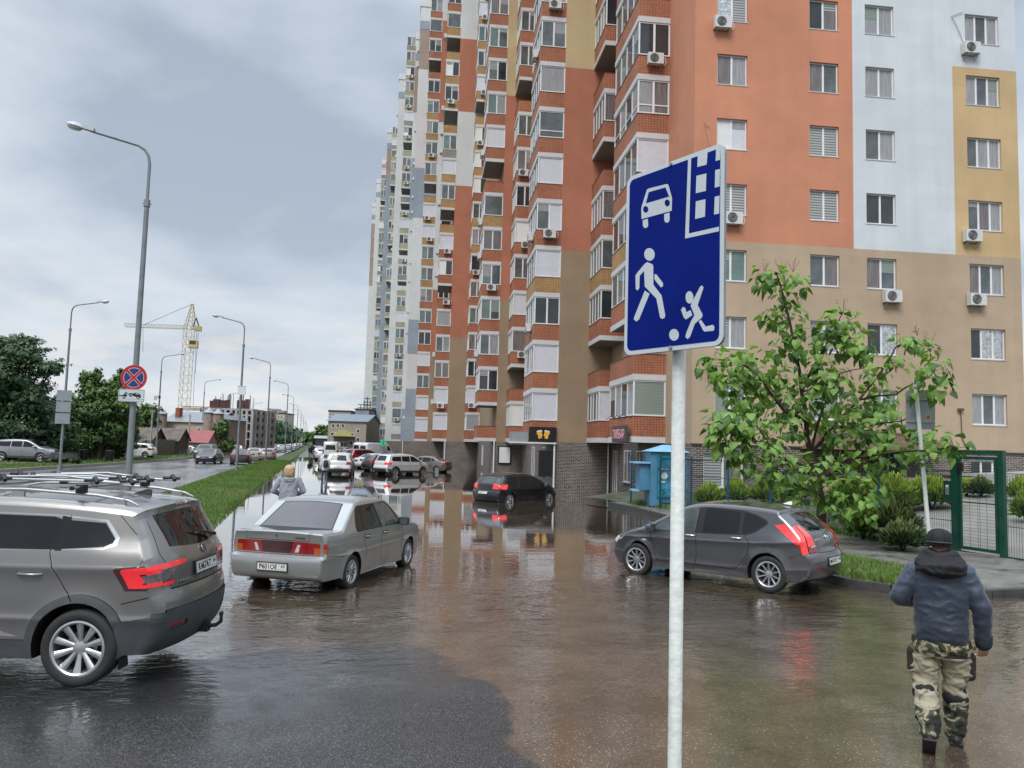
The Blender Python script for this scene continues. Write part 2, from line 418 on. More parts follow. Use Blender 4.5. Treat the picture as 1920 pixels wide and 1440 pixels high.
FILLS=[[GLD,GLM],[GLM,CURTD],[CURT,CURT],[BLIND,BLIND],[GLD,CURTD],[CURTD,GLM],[GLG,GLG],[CURT,GLM]]
fixed={(0,0):[BLINDG,BLINDG],(0,1):[CURT,CURT],(0,2):[GLG,GLG],(0,3):[BLIND,BLIND],(0,4):[WHITEP,PANEL],(0,5):[CURTD,CURT],(0,6):[FOIL,BLIND],
 (1,0):[BLINDG,BLINDG],(1,1):[CURT,CURT],(1,2):[GLM,CURTD],(1,3):[BLIND,BLIND],(1,4):[BLIND,BLIND],(1,5):[CURTD,GLM],(1,6):[GLD,CURTD],
 (2,0):[BLINDG,BLINDG],(2,1):[GLD,FOIL],(2,2):[CURTD,GLM],(2,3):[GLD,GLD],(2,4):[GLM,CURT],(2,5):[CURT,CURT],(2,6):[CURT,CURT],
 (3,0):[CURT,GLM,CURT],(3,1):[GLD,FOIL,FOIL],(3,2):[CURTD,GLM,CURT],(3,3):[GLM,CURTD,CURT],(3,4):[GLM,CURT,CURT],(3,5):[CURT,GLM,CURT],(3,6):[CURT,GLM,CURT]}
nm=0
rest_f=MB();rest_p=MB()
for ci,(a,b,n) in enumerate(gcols):
    for k in range(NF):
        fl=fixed.get((ci,k)) or rw.choice(FILLS)
        f,p=winmesh(b-a,1.41,n,fl)
        T=Matrix.Translation((a,32.3+.10,3.96+3*k))
        if k<9:
            wo=f.build('window',bldg); po=p.build('pane',wo); wo.matrix_local=T
        else:
            f.xf(T);p.xf(T)
            for s,d in((f,rest_f),(p,rest_p)):
                for v,q,m in [(s.v,s.f,s.m)]:
                    o=len(d.v); d.v+=s.v; d.f+=[tuple(i+o for i in x) for x in s.f]; d.m+=[d.mi(s.mats[i]) for i in s.m]
for (a,b,z0,z1,n,fl) in [(11.95,13.75,.85,2.35,2,[BLIND,CURTD]),(24.4,26.1,1.55,2.35,3,[GLD])]:
    f,p=winmesh(b-a,z1-z0,n,fl); wo=f.build('window',bldg); p.build('pane',wo); wo.matrix_local=Matrix.Translation((a,32.4,z0))
def merge(d,s,T=None):
    if T is not None: s.xf(T)
    o=len(d.v); d.v+=s.v; d.f+=[tuple(i+o for i in x) for x in s.f]; d.m+=[d.mi(s.mats[i]) for i in s.m]
# balconies
ACPOS=[]
restb=MB()
def balcony(a,b,w_,l_,k,brick,fill_side,fill_front,nside=2,nfront=4,open_=False,own=True,last=False,trans=None):
    "corner at (b-w_, a); side face at a spans b-w_..b ; front face at b-w_ spans a..a+l_"
    zb=Z0+3*k; m=MB()
    m.box(b-w_-.03,b,a-.03,a+l_+.03,zb,zb+.28,BAND)
    m.box(b-w_+.05,b,a+.05,a+l_-.05,zb-.012,zb-.002,SOFF)
    t=.12
    m.box(b-w_,b,a,a+t,zb+.28,zb+1.25,brick); m.box(b-w_,b-w_+t,a+t,a+l_,zb+.28,zb+1.25,brick); m.box(b-w_+t,b,a+l_-t,a+l_,zb+.28,zb+1.25,brick)
    m.box(b-w_-.025,b,a-.025,a+t,zb+1.25,zb+1.28,M('parapet_cap',(.16,.07,.05),.5)); m.box(b-w_-.025,b-w_+t,a+t,a+l_,zb+1.25,zb+1.28,MATS['parapet_cap'])
    g=MB();pp=MB()
    if not open_:
        h=3.0-1.28
        f,p=winmesh(w_,h,nside,fill_side,sill=False,fw_=.07,transom=trans); 
        merge(g,f,Matrix.Translation((b-w_,a+.01,zb+1.28))); merge(pp,p,Matrix.Translation((b-w_,a+.01,zb+1.28)))
        f,p=winmesh(l_,h,nfront,fill_front,sill=False,fw_=.07,transom=trans)
        T=Matrix.Translation((b-w_+.01,a+l_,zb+1.28))@Matrix.Rotation(R_(-90),4,'Z')
        merge(g,f,T);merge(pp,p,T)
        if last: m.box(b-w_-.03,b,a-.03,a+l_+.03,zb+3.0,zb+3.28,BAND)
    if own:
        o=m.build('balcony',bldg)
        if not open_:
            go=g.build('glazing',o); merge(pp,MB())
            # panes as part of glazing mesh
            po=pp.build('pane',o)
    else:
        merge(restb,m); merge(restb,g); merge(restb,pp)
    ACPOS.append((a,b,w_,l_,k,zb))
SF=[[GLD,GLD],[PANEL,PANEL],[GLM,GLM],[GLG,GLM],[CURT,GLM],[GLM,CURT],[GLG,GLM],[CURTD,CURTD],[WHITEP,GLD]]
FF=[[GLD,GLM],[GLM,GLG],[GLD,CURT],[CURT,GLM]]
rb=random.Random(5)
def column(a,b,w_,l_,near,brickf,fs={},opens=(),nside=2,nfront=4,k0=0,trans={}):
    for k in range(k0,NF):
        s=fs.get(k) or rb.choice(SF)
        one=s[0] in (PANEL,WHITEP) and len(s)>1 and s[0]==s[1]
        balcony(a,b,w_,l_,k,brickf(k),s,rb.choice(FF),nside=1 if one else rb.choice([nside,nside,1]),nfront=nfront,open_=(k in opens),own=k<near,last=(k==NF-1 or (k+1 in opens and False)),trans=trans.get(k))
P2=[PANEL,PANEL]
column(36.0,11.4,1.6,4.8,9,lambda k:BRY if k==3 else BRO,{0:[BLINDG,BLINDG],4:P2,5:[CURT,CURTD],6:[GLD,GLD],3:[GLG,GLM],2:[GLM,GLM]},(1,),trans={5:.45})
column(43.9,11.4,1.5,3.1,10,lambda k:BRY if k==3 else BRO,{0:P2,2:[GLD,GLD],3:[GLM,GLM],4:[CURTD,GLD],6:[CURTD,CURTD],8:[GLD,GLD]},(1,5,7,11),nfront=4)
column(47.0,8.0,1.6,4.2,12,lambda k:BRY if k==3 else BRO,{0:P2,1:P2,2:[GLD,GLD],3:P2,4:[GLM,PANEL],5:P2,6:[GLM,GLM],7:[CURT,GLM],8:[GLM,GLM]},(12,),trans={6:.45})
column(61.3,8.0,1.4,3.0,6,lambda k:BRO,{},(1,9))
column(64.3,5.8,1.6,4.2,13,lambda k:BRY if k==6 else BRO,{8:P2,9:[GLG,CURT],10:[GLM,GLD],11:[GLG,GLM]},(0,7,14))
column(85.5,5.8,1.5,3.0,10,lambda k:BRO if k<7 or k==9 else BRY,{},(12,18))
column(88.5,2.3,1.6,4.2,13,lambda k:BRO if k<8 or k>16 else (BRG if k==11 else BRY),{0:P2,10:P2},(5,8,12,15))
column(106.,.1,1.7,4.2,12,lambda k:BRO if k<7 or k>15 else BRY,{0:P2,1:P2,9:P2},(11,17))
column(103.,2.3,1.4,3.0,0,lambda k:BRO)
column(144.5,-4.8,1.7,4.,0,lambda k:BROL if k%5 else BRG,{},(0,9,11,14,15,18))
column(188.,-9.7,1.5,2.9,0,lambda k:BROL if k%4 else BRG,{},(8,9,12,15,20))
column(210.,-13.4,1.6,4.,0,lambda k:BROL if k%3 else BRG,{},(5,11,16,21))
o=restb.build('balcony',bldg); o['kind']='stuff'
o=rest_f.build('window',bldg); o['kind']='stuff'
o=rest_p.build('pane',bldg); o['kind']='stuff'
def bl(b,a,z=0):  # building frame to world
    c8,s8=cos(R_(AL)),sin(R_(AL)); return Vector((b*c8+a*s8,-b*s8+a*c8,z))
# ground floor doors and windows in the base
def basewin(name,loc,rot,w_,h,n,fl,fr=FRAMEW,sub='pane',sill=False):
    f,p=winmesh(w_,h,n,fl,fr=fr,sill=sill); o=f.build(name,bldg); p.build(sub,o)
    o.matrix_local=Matrix.Translation(loc)@Matrix.Rotation(R_(rot),4,'Z')
basewin('door',(11.4-.03,46.2,-.05),-90,1.0,2.35,2,[GLD,CURTD],sub='glass')
basewin('window',(11.4-.03,43.6,.55),-90,1.5,1.8,2,[CURT,CURTD],sill=True)
basewin('window',(11.4-.03,41.0,.55),-90,1.4,1.8,2,[CURTD,GLM],sill=True)
basewin('window',(8.0-.03,52.6,.5),-90,1.3,1.9,2,[CURT,GLM],sill=True)
basewin('window',(8.0-.03,58.,.2),-90,1.6,2.2,2,[WHITEP,CURT],sill=True)
basewin('door',(5.8-.03,68.,-.05),-90,1.6,2.4,2,[GLM,CURT])
basewin('window',(5.8-.03,80.,.4),-90,1.6,2.0,2,[GLM,GLD])
basewin('door',(2.3-.03,96.,-.05),-90,1.4,2.4,2,[GLD,GLD])
basewin('window',(-4.8-.03,156.,.4),-90,1.6,2.0,2,[GLM,GLD])
for (b,a) in ((11.25,46.9),(5.65,64.15),(2.15,88.35),(-3.95,132.8),(7.85,46.85)):
    bpipe=MB(); bpipe.cyl((b,a,-.3),(b,a,Z0 if b!=7.85 else 2.7),.06,WHITEP,8); bpipe.build('downpipe',bldg)
# ---------------------------------------------------------------- ground and water
def sstep(a,b,x):
    t=max(0,min(1,(x-a)/(b-a))); return t*t*(3-2*t)
def gz(x,y):
    "height of asphalt"
    far=-.24
    # near part: gentle rise to the camera
    d=y+ .28*x*0
    z=.10-.13*sstep(6.5,13.5,y)-.2*sstep(14,30,y)
    z+= .03*sstep(6.5,11,x)*(1-sstep(12,20,y))
    if x<-3.5: z+=(.1)*sstep(3.5,7,-x)*(1-0*sstep(10,20,y))
    return z
def shore(x,y): pass
def mt(op,a,b_=None,cl=False,nt=None):
    n=nt.nodes.new('ShaderNodeMath'); n.operation=op; n.use_clamp=cl
    for i,v in enumerate((a,b_)):
        if v is None: continue
        if hasattr(v,'links'): L(nt,v,n.inputs[i])
        else: n.inputs[i].default_value=v
    return n.outputs[0]
def noise_(nt,po,sc,det=5,rg=.55,dist=0,mapping=None):
    v=po
    if mapping:
        mp=nt.nodes.new('ShaderNodeMapping'); mp.inputs['Rotation'].default_value=(0,0,R_(mapping[0])); mp.inputs['Scale'].default_value=mapping[1]; L(nt,po,mp.inputs[0]); v=mp.outputs[0]
    n=N(nt,'ShaderNodeTexNoise',Scale=sc,Detail=det,Roughness=rg,Distortion=dist); L(nt,v,n.inputs['Vector']); return n.outputs['Fac']
def wetmat(name,water):
    m,nt,b=nodes(name); po=coords(nt,'pos')
    sx=nt.nodes.new('ShaderNodeSeparateXYZ'); L(nt,po,sx.inputs[0]); yy=mt('MULTIPLY',sx.outputs[1],.02,nt=nt)   # 50 m -> 1
    clus=noise_(nt,po,1.3,5,.65); gn=noise_(nt,po,75,2)
    brn=ramp(nt,clus,[(.3,(.045,.033,.022)),(.5,(.084,.062,.043)),(.7,(.120,.091,.064))])
    if not water:
        gfac=ramp(nt,gn,[(.3,.55),(.7,1.45)]); brn=mixc(nt,1.,brn,gfac,'MULTIPLY')
        spk=N(nt,'ShaderNodeTexVoronoi',Scale=42); L(nt,po,spk.inputs['Vector'])
        spc=nt.nodes.new('ShaderNodeSeparateColor'); L(nt,spk.outputs['Color'],spc.inputs[0])
        spm=mt('MULTIPLY',ramp(nt,spk.outputs['Distance'],[(.13,1.),(.27,0.)]),mt('GREATER_THAN',spc.outputs[0],.62,nt=nt),nt=nt)
        spm=mt('MULTIPLY',spm,ramp(nt,clus,[(.36,.25),(.60,1.)]),nt=nt); spm=mt('MULTIPLY',spm,ramp(nt,yy,[(.17,1.),(.26,0.)]),nt=nt)
        brn=mixc(nt,spm,brn,(.50,.45,.38))
        at_=nt.nodes.new('ShaderNodeAttribute'); at_.attribute_name='silt'
        wob=noise_(nt,po,1.1,6,.62)
        silt=mt('ADD',at_.outputs['Fac'],mt('MULTIPLY',mt('SUBTRACT',wob,.5,nt=nt),.75,nt=nt),nt=nt)
        siltm=ramp(nt,silt,[(.465,0.),(.535,1.)])
        g1=ramp(nt,gn,[(.35,(.005,.005,.006)),(.52,(.022,.022,.024)),(.64,(.085,.083,.08)),(.74,(.19,.185,.18))])
        g1=mixc(nt,1.,g1,ramp(nt,noise_(nt,po,.6,6),[(.3,.6),(.7,1.25)]),'MULTIPLY')
        L(nt,mixc(nt,siltm,g1,brn),b.inputs['Base Color']); b.inputs['Specular IOR Level'].default_value=.5
    else: L(nt,brn,b.inputs['Base Color'])
    # water film as a clear coat; its ripples fade with distance
    r1=noise_(nt,po,4.6,2.5,.5,.8,(-14,(1.,1.9,1))); r2=noise_(nt,po,1.6,4,.55,.7,(-10,(.6,1.,1))); r3=noise_(nt,po,22,3,.5,1.)
    pat=ramp(nt,noise_(nt,po,.35,4),[(.40,.25),(.60,1.)])
    amp=ramp(nt,yy,[(.11,.10),(.16,.45),(.20,.9),(.25,.50),(.29,.12),(.36,.035),(.60,.012),(1.,.006)])
    h=mt('ADD',r1,mt('MULTIPLY',r3,.05,nt=nt),nt=nt)
    b1=N(nt,'ShaderNodeBump',Strength=1.,Distance=.035); L(nt,h,b1.inputs['Height']); L(nt,mt('MULTIPLY',amp,pat,nt=nt),b1.inputs['Strength'])
    b2=N(nt,'ShaderNodeBump',Strength=.10,Distance=.10); L(nt,r2,b2.inputs['Height']); L(nt,mt('MULTIPLY',amp,.6,nt=nt),b2.inputs['Strength']); L(nt,b1.outputs[0],b2.inputs['Normal'])
    b.inputs['Coat IOR'].default_value=1.45; 
    if water:
        b.inputs['Specular IOR Level'].default_value=.5; b.inputs['IOR'].default_value=1.5; b.inputs['Roughness'].default_value=.02; L(nt,b2.outputs[0],b.inputs['Normal'])
        b.inputs['Coat Weight'].default_value=1.; L(nt,ramp(nt,noise_(nt,po,.16,4),[(.40,.004),(.62,.02)]),b.inputs['Coat Roughness']); L(nt,b2.outputs[0],b.inputs['Coat Normal'])
    else:
        L(nt,mixc(nt,siltm,.42,.22),b.inputs['Roughness'])
        gb=N(nt,'ShaderNodeBump',Strength=1.,Distance=.014); L(nt,gn,gb.inputs['Height']); L(nt,mixc(nt,siltm,1.,.12),gb.inputs['Strength']); L(nt,gb.outputs[0],b.inputs['Normal'])
        # dry-ish grain close to the camera, film further off and on the silt
        fn=mt('ADD',mt('MULTIPLY',sx.outputs[1],.5,nt=nt),mt('MULTIPLY',noise_(nt,po,1.5,6,.6,.4),3.2,nt=nt),nt=nt)
        fn=mt('SUBTRACT',fn,mt('MULTIPLY',sx.outputs[0],.30,nt=nt),nt=nt)
        film=ramp(nt,mt('MULTIPLY',fn,.1,nt=nt),[(.47,.45),(.56,1.)])
        film=mt('MAXIMUM',film,siltm,nt=nt)
        L(nt,film,b.inputs['Coat Weight']); b.inputs['Coat Roughness'].default_value=.012
        gb2=N(nt,'ShaderNodeBump',Strength=.12,Distance=.008); L(nt,mixc(nt,siltm,mixc(nt,film,.9,.10),.03),gb2.inputs['Strength']); L(nt,gn,gb2.inputs['Height']); L(nt,b2.outputs[0],gb2.inputs['Normal']); L(nt,gb2.outputs[0],b.inputs['Coat Normal'])
    return m
asph=wetmat('wet_asphalt_and_silt',False)
def grid(name,x0,x1,y0,y1,nx,ny,zf,mat,attr=None,fx=None,fy=None):
    vs=[];fs=[];av=[]
    for j in range(ny+1):
        for i in range(nx+1):
            u=i/nx;v=j/ny
            x=x0+(x1-x0)*(fx(u) if fx else u); y=y0+(y1-y0)*(fy(v) if fy else v)
            vs.append((x,y,zf(x,y))); 
            if attr: av.append(attr(x,y))
    for j in range(ny):
        for i in range(nx):
            a=j*(nx+1)+i; fs.append((a,a+1,a+nx+2,a+nx+1))
    me=bpy.data.meshes.new(name); me.from_pydata(vs,[],fs); me.materials.append(mat); me.polygons.foreach_set('use_smooth',[True]*len(fs))
    if attr:
        at2=me.attributes.new('silt','FLOAT','POINT'); at2.data.foreach_set('value',av)
    o=bpy.data.objects.new(name,me); C.objects.link(o); tag(o,kind='structure'); return o
# dry-ish asphalt patch near the camera, silt elsewhere
def siltf(x,y):
    # boundary curve from photo: right edge of the dark patch
    bx=1.75-.42*(y-5.4)**1 if False else 1.55+ .10*(y-5.6)-.25*max(0,y-7.2)**1.6
    d=(x-bx)
    s=.5+d*.55
    # upper edge: silt water beyond ~9 m
    s=max(s, .5+(y-9.1-.10*(x))*.5)
    return max(0,min(1,s))
grd=grid('ground_near',-30,60,-6,44,180,150,lambda x,y:gz(x,y)+(.012+.035*sstep(8.5,11,y)*(1-sstep(14,17,y)))*noise.noise(Vector((x*.45,y*.6,0))),asph,attr=siltf)
far=M('far_ground',(.055,.052,.046),.7,var=.25,vs=.2,kind='pos')
grid('ground',-2500,2500,-300,4000,60,60,lambda x,y:-.45,far)
# flood water
wat=wetmat('flood_water',True)
grid('water',-2.6,34,8.5,210,10,40,lambda x,y:0.,wat)
# road left of the verge
roadm,nt,b=nodes('flooded_road')
po=coords(nt,'pos'); nn=N(nt,'ShaderNodeTexNoise',Scale=.35,Detail=6,Roughness=.6); mp=nt.nodes.new('ShaderNodeMapping'); mp.inputs['Scale'].default_value=(1.,.25,1); L(nt,po,mp.inputs[0]); L(nt,mp.outputs[0],nn.inputs['Vector'])
L(nt,ramp(nt,nn.outputs['Fac'],[(.3,(.14,.143,.147)),(.7,(.24,.243,.248))]),b.inputs['Base Color']); L(nt,ramp(nt,nn.outputs['Fac'],[(.42,.10),(.62,.26)]),b.inputs['Roughness']); b.inputs['IOR'].default_value=1.4
n2=N(nt,'ShaderNodeTexNoise',Scale=2.2,Detail=5,Distortion=.6); L(nt,po,n2.inputs['Vector']); bp=N(nt,'ShaderNodeBump',Strength=.5,Distance=.10); L(nt,n2.outputs['Fac'],bp.inputs['Height']); L(nt,bp.outputs[0],b.inputs['Normal'])
def strip(name,ptsL,ptsR,z,mat,h=0,kind='structure',sub=1):
    m=MB(); n=len(ptsL)
    for i in range(n-1):
        a,b_,c,d=ptsL[i],ptsR[i],ptsR[i+1],ptsL[i+1]
        m.quad((a[0],a[1],z),(b_[0],b_[1],z),(c[0],c[1],z),(d[0],d[1],z),mat)
    return m
# verge right edge / left edge
VR=[(-2.2,12),(-2.35,18),(-2.55,23.4),(-2.6,40),(-2.5,80),(-2.0,140),(-1.8,190),(-1.8,900)]
VL=[(-6.9,12),(-6.6,18),(-6.4,25),(-6.0,35.5),(-5.9,60),(-5.5,90),(-4.3,140),(-3.9,190),(-3.9,900)]
def lerpl(P,y):
    for (x0,y0),(x1,y1) in zip(P,P[1:]):
        if y<=y1: return x0+(x1-x0)*(y-y0)/(y1-y0)
    return P[-1][0]
KL=[(-24,12),(-21,30),(-18.2,51.5),(-15.4,70),(-13.6,87),(-13.2,120),(-13.,900)]
m=strip('road',[(-30,-6),(-27,5)]+KL,[(-7,-6),(-7,5)]+[(lerpl(VL,p[1]),p[1]) for p in KL],-.02,roadm); m.build('road').__setitem__('kind','structure')
GRASSG=M('verge_soil',(.06,.09,.025),.95,var=.3,vs=2.,kind='pos')
gv=MB()
ys=[12+i*1.5 for i in range(0,120)]+[200,260,400,900]
for i in range(len(ys)-1):
    y0,y1=ys[i],ys[i+1]
    for a,b_,za,zb in ((lerpl(VL,0) and 0,0,0,0),):
        l0,r0_,l1,r1_=lerpl(VL,y0),lerpl(VR,y0),lerpl(VL,y1),lerpl(VR,y1)
        if y0<12.1: pass
        prof=[(0,-.3),(.06,.06),(.5,.13),(.94,.06),(1,-.3)]
        for (u,z),(u2,z2) in zip(prof,prof[1:]):
            gv.quad((l0+(r0_-l0)*u,y0,z),(l0+(r0_-l0)*u2,y0,z2),(l1+(r1_-l1)*u2,y1,z2),(l1+(r1_-l1)*u,y1,z),GRASSG)
gv.quad((-6.9,12,-.3),(-2.2,12,-.3),(-2.4,12,.06),(-6.7,12,.06),GRASSG)
gvo=gv.build('grass_verge'); tag(gvo,kind='structure')
# left verge with kerb, footpath
kb=MB()
for (x0,y0),(x1,y1) in zip(KL,KL[1:]):
    kb.bar((x0,y0,.04),(x1,y1,.04),.16,CONC,.26)
kbo=kb.build('kerb'); tag(kbo,kind='structure')
gl=MB()
for (x0,y0),(x1,y1) in zip([(-30,-6)]+KL,KL):
    gl.quad((x0-.08,y0,.13),(x1-.08,y1,.13),(x1-9,y1,.25),(x0-9,y0,.25),GRASSG); gl.quad((x0-9,y0,.25),(x1-9,y1,.25),(-400,y1,.5),(-400,y0,.5),GRASSG)
glo=gl.build('left_verge'); tag(glo,kind='structure')
PATHM=M('footpath_asphalt',(.11,.108,.10),.45,var=.2,vs=1.2,kind='pos')
pm=MB()
for (x0,y0),(x1,y1) in zip(KL,KL[1:]): pm.quad((x0-4.6,y0,.212),(x1-4.6,y1,.212),(x1-3.2,y1,.19),(x0-3.2,y0,.19),PATHM)
o=pm.build('footpath'); tag(o,kind='structure')
# far dry part of the parking lane
pm=MB(); pm.quad((-2.2,112,.012),(2.0,112,.012),(3.5,400,.06),(-1.9,400,.06),PATHM); o=pm.build('far_footpath'); tag(o,kind='structure')
# grass blades
def grass(name,region,n,h,mats,seed=1,w_=.012,lean=.5):
    r=random.Random(seed); m=MB(); k=0
    while k<n:
        x,y,z=region(r)
        if x is None: continue
        hh=h*(.5+r.random()); t=r.random()*2*pi; ww=w_*(.6+r.random()*.8)*(1+.025*y)
        dx,dy=cos(t)*ww,sin(t)*ww; lx,ly=(r.random()-.5)*lean*hh,(r.random()-.5)*lean*hh
        m.add([(x-dx,y-dy,z),(x+dx,y+dy,z),(x+lx,y+ly,z+hh)],[(0,1,2)],mats[min(len(mats)-1,int(max(0,min(.999,r.random()*.55+.25+.55*noise.noise(Vector((x*.8,y*.35,0)))))*len(mats)))]); k+=1
    o=m.build(name); tag(o,None,None,None,'stuff'); return o
GR=[M('grass_a',(.105,.195,.038),.7,var=.2,vs=2),M('grass_b',(.135,.205,.042),.7,var=.2,vs=2),M('grass_c',(.085,.16,.032),.7,var=.2,vs=2),M('grass_dry',(.19,.20,.07),.8,var=.2,vs=2)]
def rgv(r):
    y=12.2+77*(r.random()**2.0); 
    l,rr_=lerpl(VL,y),lerpl(VR,y); u=r.random(); x=l+(rr_-l)*u
    return x,y,.04+.06*4*u*(1-u)
o=grass('verge_grass',rgv,66000,.085,[GR[2],GR[2],GR[0],GR[0],GR[1],GR[3]]); tag(o,'mown green grass covering the verge between flooded road and car park','grass')
def rgl(r):
    y=38+70*(r.random()**1.6); 
    x=None
    for (x0,y0),(x1,y1) in zip(KL,KL[1:]):
        if y0<=y<=y1: x=x0+(x1-x0)*(y-y0)/(y1-y0)
    u=r.random()*10; 
    if 3.2<u<4.6: return None,0,0
    return x-.1-u,y,.13+u*.012
o=grass('left_verge_grass',rgl,24000,.13,[GR[3],GR[0],GR[1],GR[2]],seed=3); tag(o,'rough grass strip beyond the far kerb of the flooded road','grass')
# ---------------------------------------------------------------- vehicles
def paint(name,c,metal=.55,rough=.32,dirt=.25):
    if name in MATS: return MATS[name]
    m,nt,b=nodes(name); o=coords(nt,'obj')
    n=N(nt,'ShaderNodeTexNoise',Scale=2.2,Detail=6,Roughness=.65); L(nt,o,n.inputs['Vector'])
    sx=nt.nodes.new('ShaderNodeSeparateXYZ'); L(nt,o,sx.inputs[0])
    lo=ramp(nt,sx.outputs[2],[(.15,1.),(.75,.12)])
    df=mt('MULTIPLY',mt('MULTIPLY',ramp(nt,n.outputs['Fac'],[(.35,0.),(.7,1.)]),lo,nt=nt),dirt*2.2,True,nt=nt)
    L(nt,mixc(nt,df,c,(.10,.085,.07)),b.inputs['Base Color'])
    L(nt,mixc(nt,df,rough,.75),b.inputs['Roughness']); L(nt,mixc(nt,df,metal,.0),b.inputs['Metallic'])
    L(nt,mixc(nt,df,.9,.1),b.inputs['Coat Weight']); b.inputs['Coat Roughness'].default_value=.06
    d=N(nt,'ShaderNodeTexVoronoi',Scale=55); L(nt,o,d.inputs['Vector']); dd=ramp(nt,d.outputs['Distance'],[(.0,1.),(.28,0.)])
    bp=N(nt,'ShaderNodeBump',Strength=.05,Distance=.004); L(nt,dd,bp.inputs['Height']); L(nt,bp.outputs[0],b.inputs['Coat Normal'])
    return m
CHROME=M('chrome',(.62,.63,.64),.15,metal=1.,var=.05)
ALLOY=M('alloy_silver',(.50,.51,.52),.3,metal=.85,var=.1,vs=12)
ALLOYD=M('alloy_dark',(.10,.10,.105),.4,metal=.6,var=.1)
GAP=M('shut_line_shadow',(.006,.006,.006),.8,var=0)
CLAD=M('grey_plastic_cladding',(.055,.058,.062),.6,var=.15,vs=6)
CGL=M('car_glass',(.007,.008,.010),.025,var=.2,spec=.6)
CGLL=M('car_glass_sky_tone',(.045,.043,.055),.06,var=.25,vs=1.4,spec=.8)  # greyish lilac base colour stands in for sky reflected in the sedan's rear glass
CGLG=M('car_glass_green',(.13,.19,.17),.05,var=.25,vs=1.8,spec=.8)
CGLC=M('car_glass_clear_grey',(.07,.085,.09),.04,var=.45,vs=3,spec=.8)
LRED=M('lamp_red',(.26,.009,.012),.12,var=.3,vs=14,coat=1)
LREDL=M('lamp_red_lit',(.8,.02,.03),.2,var=.1,coat=1,emit=(1,.03,.04,.2))
LREDH=M('lamp_red_glowing',(.75,.03,.03),.15,var=.35,vs=20,coat=1,emit=(1,.05,.05,.28))
LDRK=M('lamp_smoked',(.05,.008,.01),.1,var=.1,coat=1)
LAMB=M('lamp_amber',(.42,.085,.015),.15,var=.2,vs=14,coat=1)
LSMK=M('lamp_grey_clear',(.12,.11,.11),.1,var=.5,vs=30,coat=1)
LCLR=M('lamp_clear',(.50,.50,.50),.12,var=.4,vs=25,coat=1)
PLATE=M('plate_white',(.72,.72,.70),.4,var=.1)
INK=M('ink_black',(.01,.01,.01),.5,var=0)
WIPE=M('wiper_black',(.012,.012,.012),.5,var=0)
def chaikin(P,n=2):
    for _ in range(n):
        Q=[P[0]]
        for a,b in zip(P,P[1:]):
            Q.append((a[0]*.75+b[0]*.25,a[1]*.75+b[1]*.25)); Q.append((a[0]*.25+b[0]*.75,a[1]*.25+b[1]*.75))
        Q.append(P[-1]); P=Q
    return P
def resample(P,ds):
    Ls=[0]
    for a,b in zip(P,P[1:]): Ls.append(Ls[-1]+hypot(b[0]-a[0],b[1]-a[1]))
    n=max(8,int(Ls[-1]/ds)); out=[];j=0
    for i in range(n+1):
        s=Ls[-1]*i/n
        while j<len(P)-2 and Ls[j+1]<s: j+=1
        t=(s-Ls[j])/max(1e-9,Ls[j+1]-Ls[j]); out.append((P[j][0]+(P[j+1][0]-P[j][0])*t,P[j][1]+(P[j+1][1]-P[j][1])*t))
    return out,Ls[-1]
def cdt_patches(domain,feats,gridpts,dens=None):
    """feats: (name,mat,poly). returns {(name,mat): (pts2d, tris)}"""
    vs=[];ed=[]
    def addpoly(P,closed=True):
        o=len(vs)
        for p in P: vs.append(Vector(p))
        n=len(P)
        for i in range(n if closed else n-1): ed.append((o+i,o+(i+1)%n))
    def dense(P,d=.06):
        Q=[]
        n=len(P)
        for i in range(n):
            a=P[i];b=P[(i+1)%n];l=hypot(b[0]-a[0],b[1]-a[1]); k=max(1,int(l/d))
            for j in range(k): Q.append((a[0]+(b[0]-a[0])*j/k,a[1]+(b[1]-a[1])*j/k))
        return Q
    addpoly(domain)
    for f in feats: addpoly(dense(f[2],dens or .06))
    for p in gridpts:
        if inpoly(p,domain): vs.append(Vector(p))
    V,E,F,_,_,_=delaunay_2d_cdt(vs,ed,[],0,1e-5)
    groups={}
    for f in F:
        c=(sum(V[i].x for i in f)/3,sum(V[i].y for i in f)/3)
        if not inpoly(c,domain): continue
        key=None
        for nm_,mt_,pl_ in feats:
            if inpoly(c,pl_): key=(nm_,mt_); break
        if key is None: key=('body',None)
        groups.setdefault(key,[]).append(f)
    return V,groups
def thick(P,w_):
    "polyline to thin polygon"
    Lp=[];Rp=[]
    for i,p in enumerate(P):
        a=P[max(0,i-1)];b=P[min(len(P)-1,i+1)]; d=(b[0]-a[0],b[1]-a[1]); l=hypot(*d) or 1; n=(-d[1]/l*w_/2,d[0]/l*w_/2)
        Lp.append((p[0]+n[0],p[1]+n[1])); Rp.append((p[0]-n[0],p[1]-n[1]))
    return Lp+Rp[::-1]
